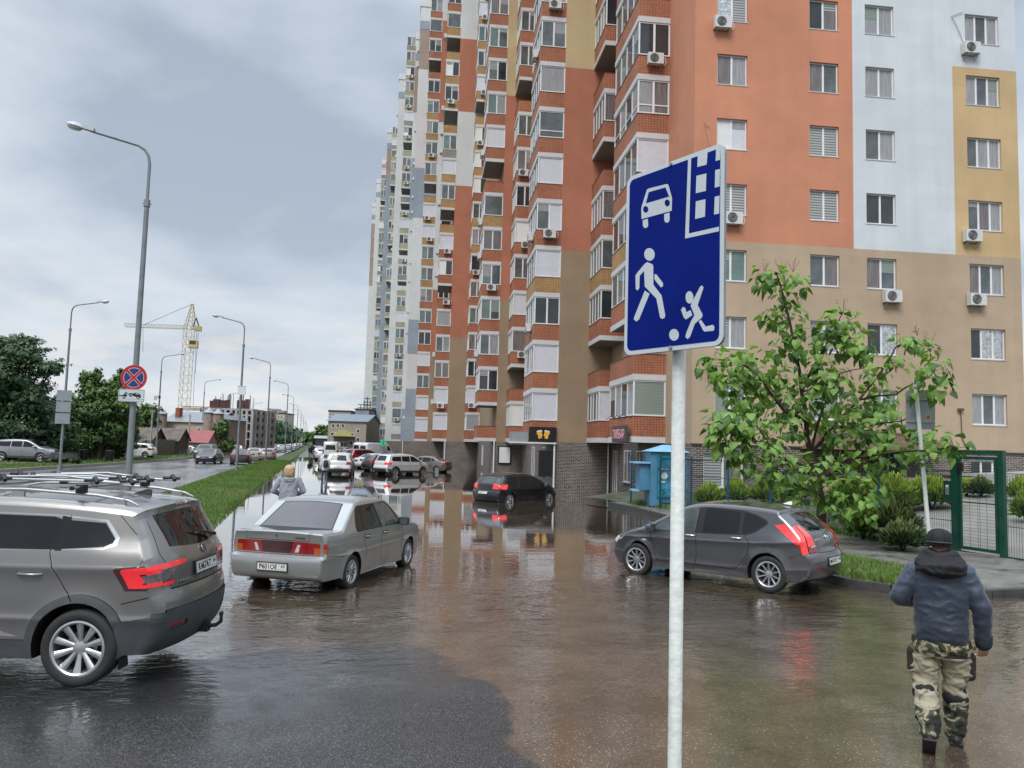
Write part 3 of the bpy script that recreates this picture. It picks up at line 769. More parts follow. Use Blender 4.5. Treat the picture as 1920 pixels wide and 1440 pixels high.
class Car:
    def __init__(s,name,label,cat,sp,group=None):
        s.sp=sp; s.root=thing(name,label,cat,group=group)
        s.W=sp['W']/2; s.r=sp.get('r',.07); s.ds=sp.get('ds',.05)
        raw=chaikin(sp['prof'],2); s.P,s.S=resample(raw,s.ds); s.n=len(s.P)-1
        s.ymin=min(p[0] for p in s.P); s.ymax=max(p[0] for p in s.P); s.zmax=max(p[1] for p in s.P)
        s.belt=sp['belt']; s.tum=sp.get('tum',.20); s.R=sp['R']; s.ax=sp['axles']; s.arch=sp.get('arch',s.R+.055)
        s.parts={}
        s.paint=sp['paint']; s.crown=sp.get('crown',.045); s.bow=sp.get('bow',(.16,.22)); s.pl=sp.get('plan',(.10,.10))
        s.creases=sp.get('creases',[])
        s.build()
    def pt(s,q):
        t=max(0,min(s.n-1e-6,q/s.S*s.n)); i=int(t); t-=i; a=s.P[i];b=s.P[i+1]; return (a[0]+(b[0]-a[0])*t,a[1]+(b[1]-a[1])*t)
    def nrm(s,q):
        a=s.pt(max(0,q-.03));b=s.pt(min(s.S,q+.03)); d=(b[0]-a[0],b[1]-a[1]); l=hypot(*d); return (-d[1]/l,d[0]/l) # rear start going up: left normal = outward(rear)
    def sR(s,z):
        for i in range(s.n):
            if s.P[i][1]<=z<=s.P[i+1][1]: 
                return (i+(z-s.P[i][1])/max(1e-9,s.P[i+1][1]-s.P[i][1]))*s.S/s.n
        return 0
    def sF(s,z):
        for i in range(s.n-1,-1,-1):
            if s.P[i+1][1]<=z<=s.P[i][1]: return (i+(s.P[i][1]-z)/max(1e-9,s.P[i][1]-s.P[i+1][1]))*s.S/s.n
        return s.S
    def hw(s,y,z):
        c=(s.ymin+s.ymax)/2
        k=1.
        tr=max(0,(s.ax[0]-y)/(s.ax[0]-s.ymin)) ; tf=max(0,(y-s.ax[1])/(s.ymax-s.ax[1]))
        k-=s.pl[0]*tr**2+s.pl[1]*tf**2
        if z>s.belt:
            t=(z-s.belt)/(s.zmax-s.belt); k-=s.tum*(t**1.05)*(1.0 if s.belt<s.zmax else 0)+.015
            tc=(y-(s.ax[0]+s.ax[1])/2)/2.2; k-=.05*tc*tc*min(1,t*3)
        else:
            t=(s.belt-z)/(s.belt-.2); k-=.015*(1-t)**2+.05*t*t
        return k
    def extra(s,y,z):
        e=0
        for (zf,amp,wd) in s.creases:
            zc=zf if not callable(zf) else zf(y); d=(z-zc)/wd
            e+=amp*exp(-d*d)*(1 if d<0 else exp(-2*d))
        for a in s.ax:
            d=hypot(y-a,z-s.R)-s.arch
            if d>-.02: e+=s.sp.get('flare',.018)*exp(-(d/.07)**2)
        return e
    def M3(s,xn,y,z,off=0):
        hw=s.W*s.hw(y,z)+s.extra(y,z)*abs(xn)**6+off
        t=sstep(.45,1.,abs(y)/max(abs(s.ymin),abs(s.ymax)))
        b=s.bow[0] if y<0 else s.bow[1]
        y2=y-(1 if y>0 else -1)*b*t*abs(xn)**2.4
        tz=sstep(s.belt-.1,s.zmax,z)
        return Vector((xn*hw,y2,z-s.crown*tz*xn*xn-.03*(1-tz)*xn*xn*(sstep(.6,.9,z))))
    def part(s,name,mat): 
        k=(name,); 
        if k not in s.parts: s.parts[k]=MB()
        return s.parts[k]
    def build(s):
        sp=s.sp;r=s.r;P=s.P
        # side domain
        ins=[]
        for i in range(s.n+1):
            q=s.S*i/s.n; n=s.nrm(q); p=P[i]; ins.append((p[0]-n[0]*r,p[1]-n[1]*r))
        zs=sp.get('sill',.22)
        bot=[]
        def arc(a):
            ra=s.arch; z0=zs; h=s.R-z0; th0=-asin(min(1,h/ra)) if ra>h else -pi/2
            K=22 if s.ds<.08 else 12
            return [(a+ra*cos(th0+(pi-2*th0)*k/K), s.R+ra*sin(th0+(pi-2*th0)*k/K)) for k in range(K+1)]
        ins[0]=(ins[0][0],P[0][1]); ins[-1]=(ins[-1][0],P[-1][1])
        dom=ins+[(s.ax[1]+s.arch+.06,max(zs,P[-1][1]))]+arc(s.ax[1])+arc(s.ax[0])+[(s.ax[0]-s.arch-.06,max(zs,P[0][1]))]
        gs=sp.get('gs',.09)
        gp_=[]
        ny=int((s.ymax-s.ymin)/gs)
        zrow=[.2+gs*k for k in range(int(1.9/gs)) if all(callable(z_) or abs(.2+gs*k-z_)>.06 for z_,_,_ in s.creases)]
        for (zf,amp,wd) in s.creases:
            if not callable(zf):
                for i in range(ny*2+1):
                    for dz in (-.05,-.02,0,.015,.03): gp_.append((s.ymin+gs*i/2,zf+dz))
        for j,z in enumerate(zrow):
            for i in range(ny+1): gp_.append((s.ymin+gs*i+(gs/2 if j%2 else 0),z))
        for (zf,amp,wd) in s.creases:
            if callable(zf):
                for i in range(ny*2):
                    y=s.ymin+gs*i/2
                    for dz in (-.05,-.02,0,.015,.03): gp_.append((y,zf(y)+dz))
        for side in (1,-1):
            feats=[f for f in sp['side']]
            V,G_=cdt_patches(dom,feats,gp_,max(.05,s.ds))
            for (nm_,mt_),tris in G_.items():
                m_=mt_ or s.paint; off=sp.get('offs',{}).get(nm_,0)
                mb=s.parts.setdefault((nm_,side if sp.get('split') and nm_!='body' else 0),MB())
                idx={};vs=[];fs=[]
                for f in tris:
                    g=[]
                    for i in f:
                        if i not in idx: idx[i]=len(vs); vs.append(s.M3(side,V[i].x,V[i].y,off))
                        g.append(idx[i])
                    fs.append(tuple(g) if side<0 else tuple(g[::-1]))
                mb.add(vs,fs,m_)
            # fillet
            K=5 if s.ds<.08 else 3
            for i in range(s.n):
                q=[s.S*i/s.n,s.S*(i+1)/s.n]; 
                nm_,m_=('body',s.paint)
                for (a,b_,n_,mm) in s.filF():
                    if a<=(q[0]+q[1])/2<=b_: nm_,m_=n_,mm; break
                mb=s.parts.setdefault((nm_,side if sp.get('split') and nm_!='body' else 0),MB())
                vs=[]; off_=sp.get('offs',{}).get(nm_,0)
                for k in range(K+1):
                    ph=pi/2*k/K
                    for qq,ii in ((q[0],i),(q[1],i+1)):
                        n=s.nrm(qq);p=P[ii]; 
                        y,z=p[0]-n[0]*r*(1-sin(ph)),p[1]-n[1]*r*(1-sin(ph)); 
                        if ii in(0,s.n): z=p[1]
                        vs.append(s.M3(side*(1-(r/s.W)*(1-cos(ph))),y,z,off_*cos(ph))+Vector((0,n[0]*off_*sin(ph),n[1]*off_*sin(ph))))
                mb.add(vs,[(2*k,2*k+1,2*k+3,2*k+2) for k in range(K)],m_)
        # top surface
        xm=1-r/s.W
        dom=[(0,-xm)]+[(s.S*i/s.n,-xm) for i in range(1,s.n)]+[(s.S,-xm),(s.S,-.3),(s.S,.3),(s.S,xm)]+[(s.S*i/s.n,xm) for i in range(s.n-1,0,-1)]+[(0,xm),(0,.3),(0,-.3)]
        tg=[(s.S*i/s.n,xm*j/7) for i in range(1,s.n) for j in range(-6,7)]
        V,G_=cdt_patches(dom,s.topF(),tg,max(.05,s.ds))
        for (nm_,mt_),tris in G_.items():
            m_=mt_ or s.paint; off=sp.get('offs',{}).get(nm_,0)
            by={}
            for f in tris:
                c=sum(V[i].y for i in f); sd=(1 if c>0 else -1) if (sp.get('split') and nm_ in ('tail_light','headlight','reflector')) else 0
                by.setdefault(sd,[]).append(f)
            for sd,tr in by.items():
                mb=s.parts.setdefault((nm_,sd),MB()); idx={};vs=[];fs=[]
                for f in tr:
                    g=[]
                    for i in f:
                        if i not in idx:
                            idx[i]=len(vs); y,z=s.pt(V[i].x); v=s.M3(V[i].y,y,z)
                            if off: n=s.nrm(V[i].x); v+=Vector((0,n[0]*off,n[1]*off))
                            vs.append(v)
                        g.append(idx[i])
                    fs.append(tuple(g))
                mb.add(vs,fs,m_)
        # underside, arch liners
        ub=s.parts.setdefault(('underbody',0),MB())
        for side in(1,-1):
            for a in s.ax:
                A=arc(a); vs=[]
                for y,z in A:
                    vs.append(s.M3(side,y,z)); v=s.M3(side*.66,y,z); v.x=side*(s.W-.32); vs.append(v)
                ub.add(vs,[(2*k,2*k+1,2*k+3,2*k+2) for k in range(len(A)-1)],GAP)
                ub.add([(side*(s.W-.32),y,z) for y,z in A],[tuple(range(len(A)))],BLK)
            y0,y1=s.ax[0]+s.arch,s.ax[1]-s.arch
            for (ya,yb) in ((y0,y1),):
                vs=[s.M3(side,ya,zs),s.M3(side,yb,zs),s.M3(side*.3,yb,zs),s.M3(side*.3,ya,zs)]; ub.add(vs,[(0,1,2,3)],BLK)
        ub.box(-s.W+.33,s.W-.33,s.ymin+.25,s.ymax-.3,zs+.02,zs+.25,BLK)
        for (e,q) in ((0,0),(1,s.S)):
            y,z=s.pt(q); ub.add([s.M3(-1*xm,y,z),s.M3(xm,y,z),(s.W-.35,y+(.5 if e==0 else -.5),z+.03),(-s.W+.35,y+(.5 if e==0 else -.5),z+.03)],[(0,1,2,3)],BLK)
        s.objs={}
        seq=sorted(s.parts.items(),key=lambda kv:0 if kv[0][0]=='body' else 1)
        for (nm_,sd),mb in seq:
            if nm_ in('shut_line','trim_dark') : 
                continue
            o=mb.build(nm_,s.root,smooth=40); s.objs[(nm_,sd)]=o
        for (nm_,sd),mb in seq:
            if nm_ in('shut_line','trim_dark'): mb.build('shut_line' if nm_=='shut_line' else 'black_trim',s.objs[('body',0)],smooth=40)
        s.wheels()
    def filF(s):
        out=[]
        for (kind,z0,z1,n_,m_) in s.sp.get('fil',[]):
            if kind=='R': out.append((s.sR(z0),s.sR(z1),n_,m_))
            else: out.append((s.sF(z1),s.sF(z0),n_,m_))
        return out
    def topF(s):
        out=[]
        for nm_,m_,kind,poly in s.sp['top']:
            f=s.sR if kind=='R' else s.sF
            pl_=[(f(z),x) for z,x in poly] if kind in 'RF' else [(z,x) for z,x in poly]
            out.append((nm_,m_,pl_))
        return out
    def wheels(s):
        w=s.sp.get('wheel',{}); R=s.R; n=w.get('n',5); rr=w.get('rim',R*.66); tw=w.get('tw',.20); mm=w.get('mat',ALLOY); kind=w.get('kind','spoke')
        seg=w.get('seg',40)
        t=MB(); h=tw/2
        t.lathe([(rr,-h*.8),(rr+.02,-h*.98),(R*.87,-h*1.03),(R*.96,-h*.93),(R*.99,-h*.75),(R,0),(R*.99,h*.75),(R*.96,h*.93),(R*.87,h*1.03),(rr+.02,h*.98),(rr,h*.8)],RUB,seg)
        m=MB()
        m.lathe([(rr+.012,h*.95),(rr-.004,h*.99),(rr-.016,h*.9),(rr-.026,h*.45),(rr-.035,-h*.8)],mm,seg)
        m.lathe([(rr*.62,h*.15),(rr*.60,h*.2),(0,h*.2)],ALLOYD,20); m.lathe([(rr-.03,-h*.1),(0,-h*.1)],BLK,20)
        hubz=h*w.get('hub',.62)
        m.lathe([(.062,hubz-.05),(.06,hubz),(.03,hubz+.008),(0,hubz+.008)],mm,20)
        for k in range(n):
            a=2*pi*k/n
            offs=w.get('twin',0)
            for tt in ((-1,1) if offs else (0,)):
                def pt_(rad,lat,z): 
                    return Vector((rad*cos(a)-lat*sin(a),rad*sin(a)+lat*cos(a),z))
                w0,w1=w.get('w0',.022),w.get('w1',.018); l0=tt*.014; l1=tt*offs; sk=w.get('skew',0)
                vs=[]
                for rad,ww,lt,zt in ((.045,w0,l0,hubz),(rr*.5,(w0+w1)/2*.85,(l0+l1)*.45+sk*.5,hubz+.012),(rr-.008,w1,l1+sk,h*.86)):
                    vs+= [pt_(rad,lt-ww,zt-.012),pt_(rad,lt-ww*.35,zt),pt_(rad,lt+ww*.35,zt),pt_(rad,lt+ww,zt-.012),pt_(rad,lt+ww*.8,zt-.05),pt_(rad,lt-ww*.8,zt-.05)]
                m.add(vs,[(j*6+i,j*6+(i+1)%6,(j+1)*6+(i+1)%6,(j+1)*6+i) for j in range(2) for i in range(6)],mm)
        for k in range(5):
            a=2*pi*(k+.5)/5; m.cyl((.037*cos(a),.037*sin(a),hubz-.01),(.037*cos(a),.037*sin(a),hubz+.004),.008,BLK,6)
        tm=None
        for i,(y) in enumerate(s.ax):
            for side in (1,-1):
                e=bpy.data.objects.new('wheel',None); C.objects.link(e); e.parent=s.root
                e.location=(side*(s.W-tw/2+w.get('out',-.022)),y,R); e.rotation_euler=(0,R_(90) if side>0 else R_(-90),0)
                if i==1 and s.sp.get('steer'): e.rotation_euler=(0,R_(90) if side>0 else R_(-90),R_(s.sp['steer']))
                if tm is None: to=t.build('tyre',e,smooth=50); ro=m.build('rim',e,smooth=35); tm=(to.data,ro.data)
                else:
                    for nn_,d in (('tyre',tm[0]),('rim',tm[1])):
                        o=bpy.data.objects.new(nn_,d); C.objects.link(o); o.parent=e
    def rearT(s,z,x,off=.006):
        q=s.sR(z); y,zz=s.pt(q); o=s.M3(x,y,zz); o2=s.M3(x+.05,y,zz); o1=s.M3(x-.05,y,zz); y3,z3=s.pt(q+.05); u=s.M3(x,y3,z3)
        X=(o2-o1).normalized(); Y=(u-o).normalized(); Z=X.cross(Y).normalized(); Y=Z.cross(X)
        if Z.y>0: Z=-Z
        return frame(o+Z*off,X,Y,Z)
    def frontT(s,z,x,off=.006):
        q=s.sF(z); y,zz=s.pt(q); o=s.M3(x,y,zz); o2=s.M3(x-.05,y,zz); o1=s.M3(x+.05,y,zz); y3,z3=s.pt(q-.05); u=s.M3(x,y3,z3)
        X=(o2-o1).normalized(); Y=(u-o).normalized(); Z=X.cross(Y).normalized(); Y=Z.cross(X)
        return frame(o+Z*off,X,Y,Z)
    def plate(s,txt,reg,T,w_=.52,h=.112,lines=True,frm=BLK):
        m=MB(); m.box(-w_/2-.012,w_/2+.012,-h/2-.014,h/2+.014,-.012,.002,frm,T); m.box(-w_/2,w_/2,-h/2,h/2,.002,.006,PLATE,T)
        o=m.build('number_plate',s.root)
        for x0,x1,y0,y1 in ((-w_/2+.004,w_/2-.004,h/2-.007,h/2-.003),(-w_/2+.004,w_/2-.004,-h/2+.003,-h/2+.007),(-w_/2+.004,-w_/2+.008,-h/2+.004,h/2-.004),(w_/2-.008,w_/2-.004,-h/2+.004,h/2-.004),(w_*.22,w_*.22+.004,-h/2+.004,h/2-.004)):
            pass
        b=MB()
        for x0,x1,y0,y1 in ((-w_/2+.004,w_/2-.004,h/2-.007,h/2-.003),(-w_/2+.004,w_/2-.004,-h/2+.003,-h/2+.007),(-w_/2+.004,-w_/2+.008,-h/2+.008,h/2-.008),(w_/2-.008,w_/2-.004,-h/2+.008,h/2-.008),(w_*.24,w_*.24+.004,-h/2+.008,h/2-.008)): b.box(x0,x1,y0,y1,.006,.0072,INK,T)
        b.box(w_*.28,w_*.44,-h*.30,-h*.26,.006,.0072,INK,T)
        b.build('plate_border',o)
        text(txt,h*.92,INK,'lettering',o,T@Matrix.Translation((-w_*.125,-.002,.0065)),xs=.92,bold=.018)
        text(reg,h*.66,INK,'lettering',o,T@Matrix.Translation((w_*.365,.014,.0065)),xs=.95)
    def handle(s,y,z,side,mat,l=.19):
        a=s.M3(side,y-l/2,z,.028);b=s.M3(side,y+l/2,z,.028); m=MB(); c=(a+b)/2
        m.tube([s.M3(side,y-l/2,z,-.002),s.M3(side,y-l/2+.02,z,.026),s.M3(side,y,z,.034),s.M3(side,y+l/2-.02,z,.026),s.M3(side,y+l/2,z,-.002)],[.013,.015,.015,.015,.013],mat,8)
        m.build('door_handle',s.root,smooth=50)
    def mirror(s,y,z,mat,sz=(.12,.10,.085)):
        for side in(1,-1):
            m=MB(); c=s.M3(side,y,z,sz[0]*.95+.05)
            vs=[];n=10
            pts=[];
            m.tube([s.M3(side,y+.02,z-.02,-.01),c+Vector((-side*.05,0,-.02))],[.022,.02],BLK,8)
            # shell: lofted rounded box, open towards rear with glass
            prof=[(-.5,.86),(-.42,1.),(0,.97),(.35,.8),(.55,.45),(.6,.05)]
            K=14
            for t_,k_ in prof:
                for j in range(K):
                    a=2*pi*j/K; ca,sa=cos(a),sin(a); e=.55
                    vs.append(c+Vector(((abs(ca)**e)*(1 if ca>0 else -1)*sz[0]*k_,t_*sz[1]*2*.8,(abs(sa)**e)*(1 if sa>0 else -1)*sz[2]*k_)))
            m.add(vs,[(i*K+j,i*K+(j+1)%K,(i+1)*K+(j+1)%K,(i+1)*K+j) for i in range(len(prof)-1) for j in range(K)]+[tuple(len(prof)*K-K+j for j in range(K))],mat)
            mo=m.build('wing_mirror',s.root,smooth=50)
            g=MB(); g.add([v+Vector((0,.012,0)) for v in vs[:K]],[tuple(range(K))],CGLC); g.build('mirror_glass',mo)
    def tube(s,name,pts,r,mat,parent=None,n=8,**k):
        m=MB(); m.tube(pts,r,mat,n,**k); return m.build(name,parent or s.root,smooth=50)
    def place(s,x,y,z,heading,tilt=0,roll=0):
        s.root.location=(x,y,z); s.root.rotation_euler=(R_(tilt),R_(roll),-R_(heading))
def rot_frame(hd): return Vector((sin(R_(hd)),cos(R_(hd)),0)),Vector((cos(R_(hd)),-sin(R_(hd)),0))
RAILM=M('rail_satin',(.38,.39,.40),.38,metal=.7,var=.05)
# ------------- near left: grey-brown SUV
P_SUV=paint('paint_grey_beige',(.215,.207,.20),.7,.30,.12)
Wk=.345
def archring(a,R0,R1,z0,zs=.22,K=20,Rc=Wk):
    th0=-asin(min(1,(Rc-zs)/R0)); th1=-asin(min(1,(Rc-z0)/R1))
    return [(a+R0*cos(th0+(pi-2*th0)*k/K),Rc+R0*sin(th0+(pi-2*th0)*k/K)) for k in range(K+1)]+[(a+R1*cos(th1+(pi-2*th1)*k/K),Rc+R1*sin(th1+(pi-2*th1)*k/K)) for k in range(K,-1,-1)]
ra,fa=-1.27,1.36
suv=dict(W=1.84,R=Wk,axles=(ra,fa),belt=1.06,tum=.17,r=.075,crown=.05,paint=P_SUV,ds=.04,gs=.075,bow=(.14,.25),pl=(.05,.08),sill=.24,arch=.425,split=True,flare=.03,
 prof=[(-2.03,.28),(-2.13,.36),(-2.19,.50),(-2.20,.66),(-2.17,.735),(-2.135,.76),(-2.125,.90),(-2.10,1.00),(-2.03,1.115),(-1.90,1.30),(-1.77,1.475),(-1.80,1.51),(-1.78,1.545),(-1.62,1.575),(-1.2,1.61),(-.5,1.645),(.1,1.635),(.45,1.595),(.9,1.37),(1.3,1.10),(1.45,1.055),(1.9,.98),(2.1,.88),(2.18,.72),(2.20,.5),(2.1,.26)],
 creases=[(.985,.016,.07),(lambda y:.60+.0*y,.012,.05)],
 side=[('tail_light',LREDL,[(-2.30,1.005),(-2.2,1.005),(-1.70,.975),(-1.68,.955),(-1.80,.80),(-2.30,.80),(-2.3,.835),(-1.97,.835),(-2.0,.87),(-1.93,.925),(-2.3,.955)]),
  ('tail_light_clear',LSMK,[(-2.3,.93),(-1.95,.915),(-2.0,.87),(-1.97,.845),(-2.3,.845)]),
  ('tail_light_dark',LDRK,[(-2.3,1.02),(-1.62,.985),(-1.60,.965),(-1.74,.785),(-2.3,.785)]),
  ('shut_line',GAP,thick([(-1.20,.72),(-1.10,.80),(-.98,.98),(-.93,1.12),(-.97,1.30),(-1.05,1.47)],.009)),
  ('shut_line',GAP,thick([(.18,1.5),(.15,1.1),(.15,.5),(.2,.3)],.009)),
  ('shut_line',GAP,thick([(-2.3,.77),(-2.0,.735),(-1.70,.70)],.008)),
  ('side_window',CGL,[(-.99,1.42),(-.99,1.14),(.10,1.13),(.10,1.475),(-.9,1.455)]),
  ('side_window',CGL,[(-1.04,1.42),(-1.02,1.145),(-1.45,1.175),(-1.54,1.21),(-1.55,1.25),(-1.42,1.395)]),
  ('side_window',CGL,[(.17,1.475),(.17,1.13),(1.15,1.12),(1.10,1.20),(.62,1.46)]),
  ('trim_dark',GAP,[(-1.06,1.45),(-1.03,1.13),(-.97,1.13),(-.97,1.47)]),
  ('chrome_strip',CHROME,[(1.25,1.10),(-1.46,1.148),(-1.585,1.19),(-1.60,1.26),(-1.44,1.432),(-.9,1.482),(.1,1.505),(.65,1.49),(1.2,1.12),(1.16,1.105),(1.15,1.12),(.62,1.472),(.1,1.49),(-.9,1.468),(-1.42,1.41),(-1.56,1.25),(-1.545,1.205),(-1.45,1.165),(.1,1.125),(1.15,1.115)]),
  ('shut_line',GAP,thick([(-1.50,1.55),(-1.85,1.25),(-2.0,1.10),(-1.92,1.02)],.008)),
  ('cladding',CLAD,archring(ra,.41,.51,.24)),('cladding',CLAD,archring(fa,.41,.51,.24)),
  ('cladding',CLAD,[(-.82,.2),(.92,.2),(.88,.40),(-.78,.40)]),
  ('cladding',CLAD,[(-2.4,.2),(-1.6,.2),(-1.64,.50),(-1.70,.575),(-1.9,.595),(-2.4,.64)]),
  ('cladding',CLAD,[(2.4,.2),(1.7,.2),(1.8,.5),(2.4,.6)]),
  ('trim_silver',ALLOY,[(-.7,.43),(-.45,.50),(.2,.505),(.2,.43)])],
 offs={'cladding':.012,'tail_light':.01,'tail_light_clear':.01,'tail_light_dark':.004},
 fil=[('R',.2,.64,'cladding',CLAD),('R',.80,.845,'tail_light',LREDL),('R',.845,.945,'tail_light_clear',LSMK),('R',.945,1.0,'tail_light',LREDL)],
 top=[('rear_window',CGL,'R',[(1.135,-.70),(1.10,-.3),(1.09,0),(1.10,.3),(1.135,.70),(1.455,.80),(1.455,-.80)]),
  ('brake_light',LRED,'R',[(1.49,-.20),(1.49,.20),(1.505,.20),(1.505,-.20)]),
  ('tail_light',LREDL,'R',[(.955,-.93),(.955,-.60),(.965,-.50),(.985,-.48),(1.0,-.55),(1.005,-.93)]),
  ('tail_light',LREDL,'R',[(.955,.93),(.955,.60),(.965,.50),(.985,.48),(1.0,.55),(1.005,.93)]),
  ('tail_light',LREDL,'R',[(.80,-.93),(.80,-.74),(.835,-.74),(.835,-.93)]),('tail_light',LREDL,'R',[(.80,.93),(.80,.74),(.835,.74),(.835,.93)]),
  ('tail_light_clear',LSMK,'R',[(.845,-.93),(.845,-.76),(.94,-.72),(.94,-.93)]),('tail_light_clear',LSMK,'R',[(.845,.93),(.845,.76),(.94,.72),(.94,.93)]),
  ('reflector',LRED,'R',[(.50,-.85),(.50,-.55),(.53,-.53),(.545,-.85)]),('reflector',LRED,'R',[(.50,.85),(.50,.55),(.53,.53),(.545,.85)]),
  ('trim_silver',ALLOY,'R',[(.482,-.85),(.482,-.53),(.495,-.53),(.495,-.85)]),('trim_silver',ALLOY,'R',[(.482,.85),(.482,.53),(.495,.53),(.495,.85)]),
  ('shut_line',GAP,'R',thick([(1.40,-.915),(1.10,-.88),(.95,-.80),(.77,-.78),(.76,0),(.77,.78),(.95,.80),(1.10,.88),(1.40,.915)],.010)),
  ('cladding',CLAD,'R',[(.281,-1),(.281,1),(.645,1),(.645,-1)]),
  ('windscreen',CGL,'F',[(1.57,-.78),(1.57,.78),(1.12,.86),(1.12,-.86)]),
  ('cladding',CLAD,'F',[(.27,-1),(.27,1),(.5,1),(.5,-1)])],
 wheel=dict(n=10,rim=.238,tw=.215,out=.025,w0=.020,w1=.036,mat=ALLOY,seg=56,hub=.55))
def zmap(z):
    if z<=.6: return z
    if z<=.8: return z+.11*(z-.6)/.2
    if z<=1.4: return z+.11
    return z+.11-.03*min(1,(z-1.4)/.15)
def ymap(y): return y if y>-1.7 else -1.7+(y+1.7)*.76
def remap(sp,zm,ym=lambda y:y):
    sp['prof']=[(ym(y),zm(z)) for y,z in sp['prof']]
    sp['side']=[(a,b,p if len(p)>35 else [(ym(y),zm(z)) for y,z in p]) for a,b,p in sp['side']]
    sp['top']=[(a,b,k,[(zm(z),x) for z,x in p] if k in 'RF' else p) for a,b,k,p in sp['top']]
    sp['fil']=[(k,zm(a),zm(b),n,m) for k,a,b,n,m in sp['fil']]
    sp['creases']=[((zm(z) if not callable(z) else z),a,w) for z,a,w in sp['creases']]; sp['belt']=zm(sp['belt'])
remap(suv,zmap,ymap)
c=Car('suv_car','grey beige SUV with lit red tail light and roof rack, cut by left picture edge','car',suv)
for sd in (1,-1):
    c.handle(-.78,1.025,sd,P_SUV,.22); c.handle(.35,1.03,sd,P_SUV,.22)
    # roof rails
    def rz(y,x=.645):
        i=max(range(c.n+1),key=lambda k:(c.P[k][1]>1.3)*(1-abs(c.P[k][0]-y))); return c.M3(x/(c.W*c.hw(y,c.P[i][1])),y,c.P[i][1]).z
    pts=[(-1.60,rz(-1.60)+.005),(-1.50,rz(-1.5)+.035),(-1.2,rz(-1.2)+.055),(-.5,rz(-.5)+.06),(.1,rz(.1)+.055),(.35,rz(.35)+.03),(.45,rz(.45)+.0)]
    m=MB(); m.tube([Vector((sd*.645,y,z)) for y,z in pts],[.008,.013,.015,.015,.015,.013,.008],RAILM,10)
    for y in (-1.42,-.45,.3): m.box(sd*.645-.014,sd*.645+.014,y-.06,y+.06,rz(y)-.02,rz(y)+.04,RAILM)
    m.build('roof_rail',c.root,smooth=40)
    m=MB(); m.add([c.M3(sd,ra-.40,.40,-.02)+Vector((0,0,0)),c.M3(sd,ra-.42,.14,-.03),c.M3(sd,ra-.42,.14,-.20),c.M3(sd,ra-.40,.42,-.20)],[(0,1,2,3)],BLK); m.v+=[(x,y-.01,z) for x,y,z in m.v[:4]]; m.f+=[(4,5,6,7),(0,1,5,4),(1,2,6,5),(2,3,7,6)]; m.m+=[0]*4
    m.build('mud_flap',c.root)
c.mirror(.95,1.16,P_SUV)
for y in (-1.05,-.15):
    m=MB(); m.tube([(-.80,y,1.775),(.80,y,1.775)],[.013,.013],RAILM,10)
    o=m.build('roof_bar',c.root,smooth=50)
    for sd in(1,-1):
        m=MB(); m.box(sd*.645-.045,sd*.645+.045,y-.035,y+.035,1.72,1.80,BLK); m.tube([(sd*.80,y,1.775),(sd*.83,y,1.775)],.02,BLK,8)
        m.build('rack_foot',o)
for x,yr in ((-.42,0),(.05,.06),(.42,-.05)):
    m=MB(); m.tube([(x,-1.42+yr,1.810),(x,-.9+yr,1.825),(x+.02,.25,1.820)],[.013,.013,.013],RAILM,8)
    o=m.build('bike_carrier_rail',c.root,smooth=50); m=MB()
    for y in (-1.40+yr,-1.05,-.15,.22): 
        m.tube([(x-.05,y-.05,1.810),(x,y,1.850),(x+.05,y+.06,1.810)],[.02,.026,.016],BLK,8); m.tube([(x,y-.08,1.830),(x,y+.10,1.830)],[.014,.02],BLK,8)
    m.tube([(x+.07,-1.25,1.810),(x+.07,-.7,1.865),(x+.06,-.2,1.845)],[.011,.011,.011],RAILM,8)
    m.build('carrier_clamp',o,smooth=50)
# shark fin, wiper, tow hook
m=MB(); m.add([(-.02,-1.42,1.655),(.02,-1.42,1.655),(.012,-1.20,1.67),(-.012,-1.20,1.67),(0,-1.43,1.73),(0,-1.38,1.735)],[(0,1,5,4) if 0 else (0,1,4),(1,2,5,4),(2,3,5),(3,0,4,5)],BLK); m.build('antenna',c.root)
T=c.rearT(1.24,.0,.015)
m=MB(); p0=T@Vector((.35,.00,.02)); p1=T@Vector((-.12,.10,.02)); m.tube([p0,(p0+p1)/2+Vector((0,-.01,0)),p1],[.02,.012,.007],WIPE,8); m.build('wiper',c.root,smooth=50)
m=MB(); m.tube([(0,-1.9,.36),(0,-2.06,.36),(0,-2.17,.37),(0,-2.22,.41),(0,-2.22,.47)],[.02,.02,.02,.02,.016],BLK,10); m.lathe([(0,-.025),(.018,-.018),(.025,0),(.018,.018),(0,.025)],BLK,12,Matrix.Translation((0,-2.22,.49))); m.box(-.05,.05,-2.1,-1.98,.31,.41,BLK); m.build('tow_hook',c.root,smooth=50)
c.plate('K467AT','64',c.rearT(.985,0,.016))
T=c.rearT(1.15,0,.01); m=MB(); m.lathe([(.047,0),(.047,.006),(.040,.009),(.0,.009)],CHROME,28,T); o=m.build('badge',c.root,smooth=30)
m=MB(); m.lathe([(.036,.0092),(.036,.0105),(0,.0105)],BLK,28,T); m.add([T@Vector(v) for v in [(-.022,-.014,.012),(.0,.028,.012),(.004,.006,.012),(.022,.012,.012),(.0,-.028,.012),(-.003,-.006,.012)]],[(0,1,2,5),(5,2,3,4)],CHROME); m.build('badge_mark',o)
text('KAROQ',.05,CHROME,'lettering',c.root,c.rearT(.90,-.5,.012),xs=1.3)
text('SKODA',.04,CHROME,'lettering',c.root,c.rearT(.94,.5,.012),xs=1.2)
for sd in (-1,):
    m=MB(); 
# place: left rear wheel outer face contact
pw=at(145,1280,6.98); HD=-76
f,rt=rot_frame(HD); o_=pw-f*ra+rt*(.92-.03)
c.place(o_.x,o_.y,.115,HD); SUV=c
